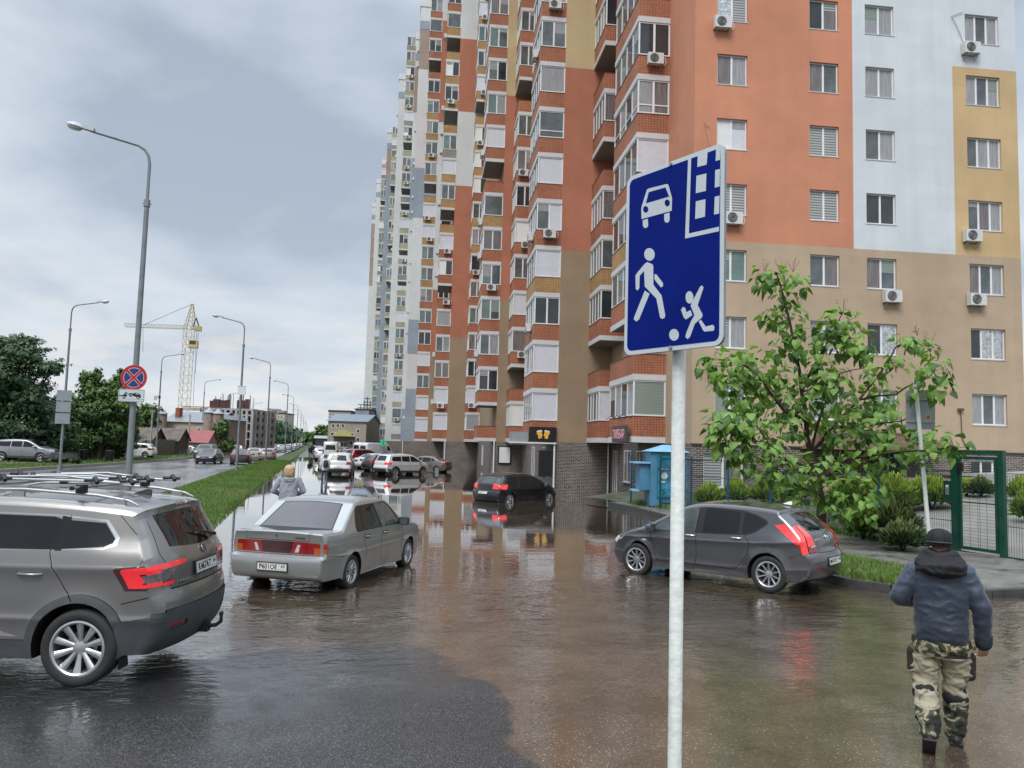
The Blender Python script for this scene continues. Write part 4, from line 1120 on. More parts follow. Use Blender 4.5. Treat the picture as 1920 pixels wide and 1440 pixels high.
# ------------- silver sedan in the flood
P_SIL=paint('paint_silver',(.35,.36,.36),.6,.32,.28)
a0,a1=-1.23,1.23
sed=dict(W=1.80,R=.285,axles=(a0,a1),belt=.93,tum=.155,r=.04,crown=.03,paint=P_SIL,ds=.045,gs=.08,bow=(.06,.14),pl=(.02,.08),sill=.20,arch=.335,split=True,flare=.022,
 prof=[(-2.10,.24),(-2.17,.27),(-2.21,.34),(-2.22,.48),(-2.21,.585),(-2.17,.61),(-2.12,.615),(-2.115,.64),(-2.12,.86),(-2.13,.95),(-2.145,.985),(-2.145,.995),(-2.12,1.0),(-2.08,1.0),(-1.9,1.0),(-1.64,1.005),(-1.60,1.005),(-1.58,1.01),(-1.00,1.385),(-.96,1.405),(-.84,1.425),(-.5,1.44),(0,1.44),(.22,1.425),(.34,1.385),(.93,.985),(1.05,.95),(1.5,.90),(1.9,.83),(2.08,.72),(2.13,.55),(2.15,.4),(2.06,.2)],
 creases=[(.60,.014,.05),(.80,.006,.04)],
 side=[('tail_light',LAMB,[(-2.3,.655),(-2.04,.655),(-2.05,.845),(-2.3,.845)]),
  ('shut_line',GAP,thick([(-.10,.94),(-.10,.6),(-.08,.3),(-.08,.22)],.011)),
  ('shut_line',GAP,thick([(-.83,.94),(-.82,.75),(-.72,.60),(-.70,.45)],.011)),
  ('shut_line',GAP,thick([(.80,.97),(.86,.8),(.86,.25)],.010)),
  ('shut_line',GAP,thick([(-2.3,.62),(-1.9,.615),(-1.56,.58)],.010)),
  ('shut_line',GAP,thick([(-1.56,.99),(-1.8,.965),(-2.05,.955)],.010)),
  ('side_window',CGL,[(-.86,.965),(-1.03,.985),(-1.07,1.03),(-1.0,1.28),(-.93,1.345),(-.87,1.345)]),
  ('side_window',CGL,[(-.80,.955),(-.80,1.355),(-.32,1.37),(-.14,.955)]),
  ('side_window',CGLC,[(-.06,.955),(-.25,1.372),(.18,1.365),(.30,1.325),(.74,.965)]),
  ('trim_dark',BLK,[(-1.09,.95),(-1.11,1.03),(-1.03,1.30),(-.94,1.37),(.17,1.39),(.36,1.335),(.83,.955),(.82,.94)])],
 fil=[('R',.655,.77,'tail_light',LAMB),('R',.77,.845,'tail_light',LRED)],
 top=[('rear_window',CGLL,'R',[(1.02,-.77),(1.01,0),(1.02,.77),(1.375,.70),(1.385,0),(1.375,-.70)]),
  ('trim_dark',BLK,'R',[(1.008,-.80),(.999,0),(1.008,.80),(1.388,.73),(1.396,0),(1.388,-.73)]),
  ('tail_light',LAMB,'R',[(.655,.78),(.77,.78),(.77,.9),(.655,.9)]),('tail_light',LAMB,'R',[(.655,-.78),(.77,-.78),(.77,-.9),(.655,-.9)]),
  ('tail_light',LRED,'R',[(.655,.48),(.845,.55),(.845,.9),(.655,.9)]),('tail_light',LRED,'R',[(.655,-.48),(.845,-.55),(.845,-.9),(.655,-.9)]),
  ('tail_light_clear',LCLR,'R',[(.675,.38),(.80,.44),(.80,.50),(.675,.46)]),('tail_light_clear',LCLR,'R',[(.675,-.38),(.80,-.44),(.80,-.50),(.675,-.46)]),
  ('tail_light',LRED,'R',[(.655,.30),(.845,.36),(.845,.55),(.655,.48)]),('tail_light',LRED,'R',[(.655,-.30),(.845,-.36),(.845,-.55),(.655,-.48)]),
  ('lamp_panel',LDRK,'R',[(.655,-.30),(.845,-.36),(.845,.36),(.655,.30)]),
  ('shut_line',GAP,'R',[(.632,-.9),(.632,.9),(.640,.9),(.640,-.9)]),
  ('shut_line',GAP,'R',thick([(1.0,-.70),(.985,-.70),(.87,-.685),(.86,-.60),(.86,.60),(.87,.685),(.985,.70),(1.0,.70)],.009)),
  ('windscreen',CGL,'F',[(1.34,-.66),(1.34,.66),(1.01,.74),(1.01,-.74)]),
  ('headlight',LCLR,'F',[(.60,-.8),(.60,-.45),(.73,-.45),(.73,-.8)]),('headlight',LCLR,'F',[(.60,.8),(.60,.45),(.73,.45),(.73,.8)])],
 wheel=dict(n=12,rim=.185,tw=.175,out=-.02,w0=.010,w1=.011,mat=ALLOY,seg=44,hub=.7,twin=.0))
c=Car('sedan_car','old silver sedan with plate P601OE standing in shallow floodwater','car',sed)
for sd in (1,-1):
    for y in (-.68,.05):
        c.handle(y,.845,sd,P_SIL,.15)
        m=MB(); T=Matrix.Translation(c.M3(sd,y,.845,.002)); m.box(-.006,.006,-.09,.09,-.028,.028,BLK,T); m.build('handle_recess',c.root)
c.mirror(.66,1.0,BLK,(.10,.085,.075))
T=c.rearT(.45,-.0,.012); c.plate('P601OE','64',T)
T=c.rearT(.925,-.0,.004); m=MB(); m.lathe([(.028,0),(.028,.006),(0,.008)],CHROME,20,T@Matrix.Diagonal((.75,1.2,1,1))); m.tube([T@Vector(v) for v in [(-.014,-.012,.01),(-.006,.02,.01),(.012,.012,.01),(.004,-.006,.01)]],.003,BLK,5); m.build('badge',c.root,smooth=40)
text('SAMARA',.036,BLK,'lettering',c.root,c.rearT(.905,.50,.004),xs=1.25)
m=MB(); m.tube([(-.45,-1.9,.22),(-.45,-2.17,.22)],.024,METG,10); m.build('exhaust_pipe',c.root,smooth=40)
HD=28.8; f,rt=rot_frame(HD); pw=Vector((.69,13.2,0)); o_=pw-f*a0-rt*(.87)
c.place(o_.x,o_.y,-.035,HD); SEDAN=c
# ------------- dark grey hatchback, right
P_GRY=paint('paint_dark_grey',(.10,.10,.11),.7,.28,.15)
def bz(y): return .885-.035*y
a0,a1=-1.22,1.35
hat=dict(W=1.70,R=.305,axles=(a0,a1),belt=.90,tum=.19,r=.06,crown=.04,paint=P_GRY,ds=.045,gs=.08,bow=(.11,.24),pl=(.05,.10),sill=.20,arch=.36,split=True,flare=.026,
 prof=[(-1.84,.23),(-1.95,.27),(-2.02,.38),(-2.035,.52),(-2.02,.62),(-1.97,.675),(-1.93,.70),(-1.91,.85),(-1.88,.95),(-1.83,1.01),(-1.54,1.26),(-1.40,1.345),(-1.42,1.375),(-1.36,1.405),(-1.0,1.435),(-.4,1.46),(.05,1.45),(.35,1.40),(.7,1.23),(1.1,1.01),(1.35,.925),(1.7,.85),(1.95,.76),(2.10,.64),(2.16,.48),(2.14,.35),(2.04,.2)],
 creases=[(lambda y:.80-.03*y+.03*(max(0,-y-.5))**2,.015,.05),(lambda y:.36+.02*y*y,.010,.05)],
 side=[('tail_light',LREDH,[(-2.05,.82),(-1.78,.86),(-1.58,.985),(-1.40,1.11),(-1.345,1.155),(-1.50,1.18),(-2.05,1.18)]),
  ('tail_light',LRED,[(-2.1,.70),(-1.88,.70),(-1.78,.86),(-2.05,.82)]),
  ('shut_line',GAP,thick([(.08,1.42),(.10,.95),(.10,.5),(.16,.24)],.010)),
  ('shut_line',GAP,thick([(-.80,1.38),(-.78,.98),(-.90,.82),(-.86,.62),(-.72,.42),(-.60,.33),(.9,.33)],.010)),
  ('shut_line',GAP,thick([(1.05,1.0),(1.03,.80),(.95,.5),(.90,.33)],.010)),
  ('shut_line',GAP,thick([(-2.1,.69),(-1.8,.68),(-1.64,.60)],.009)),
  ('shut_line',GAP,thick([(-1.25+.095*cos(t*pi/9),.765+.095*sin(t*pi/9)) for t in range(19)],.007)),
  ('side_window',CGL,[(-.70,.965),(-.70,1.345),(-.05,1.385),(-.02,.935)]),
  ('side_window',CGL,[(-.75,.975),(-.77,1.34),(-.99,1.285),(-1.16,1.205),(-1.18,1.17),(-.98,1.03),(-.86,.98)]),
  ('side_window',CGLC,[(.13,.925),(.08,1.39),(.28,1.365),(.80,1.10),(1.02,.93)]),
  ('trim_dark',BLK,[(-1.22,1.17),(-1.0,1.01),(-.86,.955),(-.3,.93),(1.12,.90),(1.13,.925),(.82,1.13),(.3,1.395),(-.05,1.405),(-.75,1.37),(-1.0,1.31),(-1.18,1.23)]),
  ('headlight',LCLR,[(2.3,.60),(1.92,.66),(1.72,.80),(1.80,.815),(2.3,.72)]),
  ('side_repeater',LCLR,[(1.12,.69),(1.24,.685),(1.22,.72),(1.13,.715)])],
 offs={'tail_light':.012,'headlight':.005},
 fil=[('R',.70,1.14,'tail_light',LREDH),('F',.62,.74,'headlight',LCLR)],
 top=[('rear_window',CGL,'R',[(1.045,-.55),(1.03,0),(1.045,.55),(1.15,.68),(1.31,.66),(1.32,0),(1.31,-.66),(1.15,-.68)]),
  ('brake_light',LRED,'R',[(1.357,-.16),(1.357,.16),(1.372,.16),(1.372,-.16)]),
  ('tail_light',LREDH,'R',[(.82,-.9),(.84,-.66),(.95,-.69),(1.14,-.77),(1.14,-.9)]),('tail_light',LREDH,'R',[(.82,.9),(.84,.66),(.95,.69),(1.14,.77),(1.14,.9)]),
  ('tail_light_clear',LCLR,'R',[(.79,-.80),(.80,-.60),(.86,-.66),(.90,-.80)]),('tail_light_clear',LCLR,'R',[(.79,.80),(.80,.60),(.86,.66),(.90,.80)]),
  ('tail_light',LRED,'R',[(.70,-.9),(.71,-.58),(.84,-.64),(.82,-.9)]),('tail_light',LRED,'R',[(.70,.9),(.71,.58),(.84,.64),(.82,.9)]),
  ('reflector',LRED,'R',[(.40,-.78),(.41,-.55),(.45,-.58),(.45,-.78)]),('reflector',LRED,'R',[(.40,.78),(.41,.55),(.45,.58),(.45,.78)]),
  ('shut_line',GAP,'R',thick([(1.20,-.76),(.95,-.70),(.80,-.62),(.69,-.56),(.685,0),(.69,.56),(.80,.62),(.95,.70),(1.20,.76)],.009)),
  ('shut_line',BLK,'R',[(.47,-.34),(.47,.34),(.61,.32),(.61,-.32)]),
  ('sunroof',CGL,'Y',[]) if 0 else ('windscreen',CGL,'F',[(1.36,-.64),(1.36,.64),(.98,.74),(.98,-.74)]),
  ('grille',BLK,'F',[(.52,-.4),(.52,.4),(.60,.45),(.60,-.45)])],
 wheel=dict(n=10,rim=.205,tw=.185,out=.0,w0=.013,w1=.016,mat=ALLOY,seg=48,hub=.55))
c=Car('hatchback_car','dark grey hatchback with red tail light and ten-spoke alloys behind the sign post','car',hat)
for sd in (1,-1):
    c.handle(-.66,.895,sd,CHROME,.19); c.handle(.22,.875,sd,CHROME,.19)
    m=MB(); m.add([c.M3(sd,.14,.915,.004),c.M3(sd,.05,1.40,.004),c.M3(sd,-.06,1.40,.004),c.M3(sd,-.03,.925,.004)],[(0,1,2,3)],BLK)
c.mirror(.98,.965,P_GRY,(.10,.085,.075))
c.plate('M419OY','164',c.rearT(.54,0,.004))
text('ACCENT',.05,CHROME,'lettering',c.root,c.rearT(.90,-.48,.004),xs=1.2)
T=c.rearT(.93,0,.004); m=MB(); 
m.tube([T@Vector((.062*cos(t*pi/12),.036*sin(t*pi/12),.004)) for t in range(25)],.005,CHROME,5,cap=False); m.tube([T@Vector(v) for v in [(-.035,-.02,.005),(-.02,.022,.005),(.02,-.022,.005),(.035,.02,.005)]],.006,CHROME,5); m.build('badge',c.root,smooth=40)
m=MB(); m.add([(-.02,-1.32,1.43),(.02,-1.32,1.43),(.015,-1.16,1.442),(-.015,-1.16,1.442),(0,-1.33,1.49),(0,-1.27,1.49)],[(0,1,4),(1,2,5,4),(2,3,5),(3,0,4,5)],WHITEP); m.build('antenna',c.root)
m=MB(); T=c.rearT(1.05,.0,.012); m.tube([T@Vector((.0,0,.01)),T@Vector((-.16,.05,.012)),T@Vector((-.42,.06,.012))],[.018,.010,.006],WIPE,8); m.build('wiper',c.root,smooth=50)
pr=Vector((7.68,11.98,0)); pf_=Vector((5.93,13.85,0)); HD=-34.5; f,rt=rot_frame(HD); o_=pr-f*a0+rt*.83
c.place(o_.x,o_.y,-.015,HD,tilt=-1.1); HATCH=c; c.root.scale=(1.03,1.03,1.03)
# ------------- generic family for the other cars
def famspec(kind,pt_,H=None,Wd=None,res='mid',wheel=None,lamp=LRED,glass=CGL,front=True):
    ds,gs,seg={'mid':(.08,.16,28),'low':(.16,.34,14)}[res]
    if kind=='hatch':
        s=dict(W=1.79,R=.315,axles=(-1.28,1.37),belt=.93,prof=[(-1.95,.25),(-2.02,.32),(-2.08,.5),(-2.06,.66),(-1.99,.72),(-1.97,.95),(-1.93,1.04),(-1.55,1.33),(-1.60,1.37),(-1.45,1.42),(-.5,1.48),(.1,1.46),(.5,1.37),(1.25,1.0),(1.45,.95),(1.95,.82),(2.14,.66),(2.2,.45),(2.1,.22)],tl=(.80,1.02,.56,-1.55),win=(.97,1.37),rg=(1.07,1.31),ws=(1.42,1.03))
    elif kind=='suv':
        s=dict(W=1.88,R=.355,axles=(-1.33,1.40),belt=1.10,prof=[(-2.1,.34),(-2.2,.42),(-2.25,.62),(-2.22,.76),(-2.16,.8),(-2.15,1.02),(-2.10,1.14),(-1.85,1.55),(-1.88,1.60),(-1.7,1.64),(-1.0,1.70),(-.2,1.72),(.3,1.68),(.6,1.58),(1.2,1.18),(1.4,1.12),(2.0,1.02),(2.2,.88),(2.28,.65),(2.2,.3)],tl=(.90,1.10,.62,-1.80),win=(1.14,1.56),rg=(1.17,1.54),ws=(1.62,1.19))
    elif kind=='van':
        s=dict(W=1.95,R=.35,axles=(-1.7,1.7),belt=1.35,prof=[(-2.6,.35),(-2.7,.5),(-2.7,1.0),(-2.68,2.0),(-2.6,2.28),(-2.3,2.35),(0,2.38),(1.0,2.34),(1.25,2.2),(1.9,1.35),(2.3,1.15),(2.6,.95),(2.7,.6),(2.6,.3)],tl=(.9,1.4,.8,-2.62),win=(1.4,2.0),rg=(1.4,1.95),ws=(2.15,1.40))
    else:
        s=dict(W=1.78,R=.315,axles=(-1.32,1.34),belt=.95,prof=[(-2.1,.25),(-2.2,.33),(-2.27,.5),(-2.26,.64),(-2.2,.68),(-2.2,.9),(-2.18,1.0),(-2.1,1.03),(-1.75,1.06),(-1.6,1.08),(-1.0,1.37),(-.8,1.42),(-.2,1.47),(.2,1.45),(.5,1.37),(1.2,1.0),(1.4,.96),(2.0,.83),(2.2,.68),(2.26,.45),(2.15,.22)],tl=(.76,.96,.5,-1.95),win=(.99,1.37),rg=(1.10,1.37),ws=(1.41,1.03))
    a,b=s['axles']; z0,z1=s['win']; t0,t1,tx,ty=s['tl']; r0_,r1_=s['rg']; w0,w1=s['ws']; W2=s['W']/2
    ysl=[p[0] for p in s['prof'] if abs(p[1]-(z1+.03))<.30]
    def yat(z,front):
        P=s['prof']; 
        rng=range(len(P)-1) if not front else range(len(P)-2,-1,-1)
        for i in rng:
            za,zb=P[i][1],P[i+1][1]
            if min(za,zb)<=z<=max(za,zb) and za!=zb: return P[i][0]+(P[i+1][0]-P[i][0])*(z-za)/(zb-za)
        return 0
    yr0,yr1=yat(z0,False),yat(z1,False); yf0,yf1=yat(z0,True),yat(z1,True)
    q=.22 if kind!='van' else .1
    side=[('tail_light',lamp,[(-3,t0),(ty-.02,t0),(ty+.10,t1),(-3,t1)]),
     ('side_window',glass,[(yf0-.18,z0),(yf1-.22,z1),(.12,z1+.015),(.12,z0)]),
     ('shut_line',GAP,thick([(.08,z1+.04),(.08,.5),(.1,.28)],.012)),
     ('shut_line',GAP,thick([(yf0-.22,z0),(yf0-.25,.4)],.012))]
    if kind=='van':
        side[1]=('side_window',glass,[(yf0-.18,z0),(yf1-.22,z1),(.9,z1+.015),(.9,z0)])
    else:
        side+=[('side_window',glass,[(.04,z0),(.04,z1+.015),(-.70,z1-.01),(-.70,z0+.02)]),('shut_line',GAP,thick([(-.75,z1),(-.78,z0),(-.88,.8),(-.72,.45)],.012))]
        if kind in('suv','hatch'): side+=[('side_window',glass,[(-.77,z0+.02),(-.77,z1-.015),(yr1+.25,z1-.05),(yr0+q+.16,z0+.10),(yr0+q+.30,z0+.03)])]
        else: side+=[('side_window',glass,[(-.77,z0+.03),(-.77,z1-.015),(-1.0,z1-.10),(-1.12,z0+.12)])]
    if kind=='suv':
        side+=[('cladding',CLAD,archring(a,.41,.47,.26,zs=.30,Rc=.355)),('cladding',CLAD,archring(b,.41,.47,.26,zs=.30,Rc=.355)),('cladding',CLAD,[(a+.4,.2),(b-.4,.2),(b-.4,.45),(a+.4,.45)]),('cladding',CLAD,[(-3,.2),(a-.38,.2),(a-.38,.55),(-3,.6)])]
    side+=[('headlight',LCLR,[(3,.60 if kind!='suv' else .80),(b+.55,.66 if kind!='suv' else .84),(b+.42,.76 if kind!='suv' else .98),(3,.72 if kind!='suv' else .93)])]
    hz0,hz1=(.62,.72) if kind in('hatch','sedan') else ((.80,.93) if kind=='suv' else (.8,1.))
    top=[('rear_window',glass,'R',[(r0_,-W2*.74),(r0_-.01,0),(r0_,W2*.74),(r1_,W2*.70),(r1_,-W2*.70)]),
     ('tail_light',lamp,'R',[(t0,-W2),(t0,-tx),(t1,-tx-.06),(t1,-W2)]),('tail_light',lamp,'R',[(t0,W2),(t0,tx),(t1,tx+.06),(t1,W2)]),
     ('windscreen',glass,'F',[(w0,-W2*.72),(w0,W2*.72),(w1,W2*.86),(w1,-W2*.86)]),
     ('headlight',LCLR,'F',[(hz0,-W2),(hz0,-W2*.62),(hz1,-W2*.55),(hz1,-W2)]),('headlight',LCLR,'F',[(hz0,W2),(hz0,W2*.62),(hz1,W2*.55),(hz1,W2)]),
     ('grille',BLK,'F',[(hz0-.02,-W2*.5),(hz0-.02,W2*.5),(hz1-.01,W2*.45),(hz1-.01,-W2*.45)]),
     ('grille',BLK,'F',[(.36,-W2*.6),(.36,W2*.6),(.48,W2*.6),(.48,-W2*.6)])]
    if kind=='suv': top.append(('cladding',CLAD,'R',[(.345,-2),(.345,2),(.60,2),(.60,-2)]))
    s.update(tum=.19 if kind!='van' else .08,r=.07,crown=.045,paint=pt_,ds=ds,gs=gs,bow=(.15,.24),pl=(.09,.10),sill=.22 if kind!='suv' else .30,arch=s['R']+.05,split=True,flare=.024,creases=[(t0+.02,.012,.06)] if res=='mid' else [],side=side,top=top,
      fil=[('R',t0,t1,'tail_light',lamp),('F',hz0,hz1,'headlight',LCLR)],wheel=wheel or dict(n=5,rim=s['R']*.64,seg=seg,tw=.2,w0=.03,w1=.022,out=.0))
    s['wheel']['seg']=seg
    if H: 
        zm=max(p[1] for p in s['prof'])
    return s
def fam(name,label,kind,c_,pos,hd,res='mid',plate=None,group=None,z=0,pn=None,metal=.4,**k):
    pm_=paint('paint_'+pn,c_,metal,.3,.15)
    s=famspec(kind,pm_,res=res,**k)
    c=Car(name,label,'van' if kind=='van' else 'car',s,group)
    if kind!='van' : c.mirror(s['axles'][1]-.42,s['belt']+.06,pm_)
    if plate:
        T=c.rearT(*plate[2:4]); c.plate(plate[0],plate[1],T)
    c.place(pos[0],pos[1],z,hd); return c
# dark flooded hatchback
pr=gp(955,938.5); pf_=gp(1031,934.5); pr=Vector((8.25,32.3,0))
HD=57.; f,rt=rot_frame(HD); o_=pr+f*1.28-rt*.88
K=fam('hatchback_car','nearly black hatchback with red tail lights, wheels half under water by the tower','hatch',(.012,.013,.018),(o_.x,o_.y),HD,plate=('A204XT','64',.62,0),z=-.24,pn='black',lamp=LREDH,wheel=dict(n=7,rim=.21,tw=.2,w0=.02,w1=.018,twin=.016,mat=ALLOY))
K.root['label']='nearly black hatchback with red tail lights, wheels half under water by the tower'
for sd in(1,-1): K.handle(-.62,.9,sd,MATS['paint_black']); K.handle(.25,.88,sd,MATS['paint_black'])
# white estate-like SUV seen from the back
p=at(640,880,54.); c=fam('suv_car','white SUV seen squarely from behind, parked in water beside the footpath','suv',(.62,.63,.64),(p.x,p.y+2.2),6,z=-.12,pn='white',metal=0,plate=('B118KM','64',.70,0))
text('V',.11,CHROME,'badge',c.root,c.rearT(1.08,0,.006))
# silver crossover
pr=at(741.5,880,57.5); HD=58.; f,rt=rot_frame(HD); o_=Vector((pr.x,pr.y,0))+f*1.33-rt*.93
c=fam('crossover_car','silver crossover with black arches parked side-on beside the tower','suv',(.66,.68,.70),(o_.x,o_.y),HD,z=-.12,pn='lightsilver',metal=.25,lamp=LREDH,wheel=dict(n=6,rim=.24,tw=.22,w0=.04,w1=.03,mat=ALLOY))
# white sedan and others behind it
def far_(name,label,kind,c_,px,Zd,hd,pn,z=-.08,**k):
    p=at(px[0],px[1],Zd); return fam(name,label,kind,c_,(p.x,p.y),hd,res='low',pn=pn,z=z,**k)
far_('sedan_car','white sedan parked behind the silver crossover','sedan',(.66,.67,.68),(707,860),72.,60,'white2',metal=0)
far_('hatchback_car','black car partly hidden between white sedan and silver crossover','hatch',(.02,.02,.022),(722,868),66.,60,'black2',z=-.1)
far_('sedan_car','dark bronze car nose-in by the tower behind the silver crossover','sedan',(.14,.12,.11),(800,862),67.,-60,'bronze',z=-.1)
far_('hatchback_car','dark red car parked among the row beyond the white sedan','suv',(.22,.015,.03),(682,856),84.,60,'darkred',z=-.08)
far_('van_vehicle','white van parked in the row nearest the beige building','van',(.7,.71,.72),(693,845),112.,50,'white3',z=-.02,metal=0)
far_('van_vehicle','pale blue-white van left of the tower base','van',(.55,.60,.66),(708,842),104.,52,'paleblue',z=-.04,metal=0)
far_('van_vehicle','low white van just above the white SUV roof','van',(.6,.61,.63),(622,846),92.,5,'white4',z=-.02,metal=0)
far_('sedan_car','grey sedan right in front of the white SUV','sedan',(.3,.31,.33),(620,868),66.,6,'grey5',z=-.1)
rc=random.Random(4)
cols=[(.6,.6,.62),(.35,.36,.38),(.1,.1,.11),(.25,.03,.04),(.5,.51,.53),(.05,.06,.09)]
protos=[]
for i,(kd,cc_) in enumerate((('sedan',cols[0]),('hatch',cols[1]),('sedan',cols[2]),('hatch',cols[4]),('sedan',cols[3]))):
    p=at(0,0,10); protos.append((kd,cc_))
rowlab=['white','grey','black','silver','dark red']
pos_row=[(652,842,126,50,2),(668,846,100,52,1),(676,845,104,52,0),(646,841,134,50,0),(670,842,124,52,4),(605,850,98,4,3),(601,848,112,4,0),(598,845,126,4,0),(596,842,142,4,1),(630,839,152,40,3),(612,838,178,30,1)]
made={}
for (x,y,Zd,hd,ci) in pos_row:
    p=at(x,y,Zd); nm_='%s small distant car in the parked row before the beige building'%rowlab[ci]
    if ci not in made:
        c=fam('parked_car',nm_,protos[ci][0],protos[ci][1],(p.x,p.y),hd,res='low',pn='row'+str(ci),group='distant parked cars, '+rowlab[ci],z=0); made[ci]=c
    else: dup(made[ci].root,(p.x,p.y,0),-R_(hd))
# traffic on the road
p=gp(393,866,.0); far_('sedan_car','near-black oncoming car throwing up spray on the flooded road','sedan',(.02,.022,.03),(393,866),72.,180+6,'black6',z=-.06,lamp=LRED)
far_('sedan_car','dark car driving away just left of the second lamp post','sedan',(.03,.028,.03),(452,866),72.,-2,'black7',z=-.06)
far_('sedan_car','beige car driving away between two dark lamp posts','sedan',(.42,.40,.36),(477,858),86.,-2,'beige',z=-.04)
far_('hatchback_car','brown-grey car driving away close to the verge','hatch',(.24,.20,.18),(502,858),86.,-2,'brown',z=-.04)
far_('suv_car','dark SUV following behind the oncoming black car','suv',(.05,.055,.06),(386,858),88.,186,'dark8',z=-.04)
far_('suv_car','grey SUV parked on the far grass under the big tree','suv',(.26,.28,.31),(48,870),58.,96,'grey9',z=.2)
far_('hatchback_car','white hatchback parked on the grass right of the no-stopping sign','hatch',(.68,.69,.70),(252,858),77.,-84,'white10',z=.2,metal=0)
far_('sedan_car','pale grey car low in the grass by the sheds','sedan',(.45,.46,.44),(347,850),98.,-80,'grey11',z=-.1)
dm={}
for i,(x,y,Zd,hd,ci) in enumerate([(444,848,112,-2,0),(452,847,128,-2,1),(463,846,140,-2,2),(528,843,150,-2,0),(540,842,165,-2,1),(548,840,190,-2,0),(520,843,160,178,2),(556,838,230,-2,1),(562,837,260,-2,0)]):
    p=at(x,y,Zd); nm_='tiny %s car far down the road'%['white','grey','black'][ci]
    dup(made[ci].root,(p.x,p.y,-.02),-R_(hd),nm_,'distant %s cars on the road'%['white','grey','black'][ci])
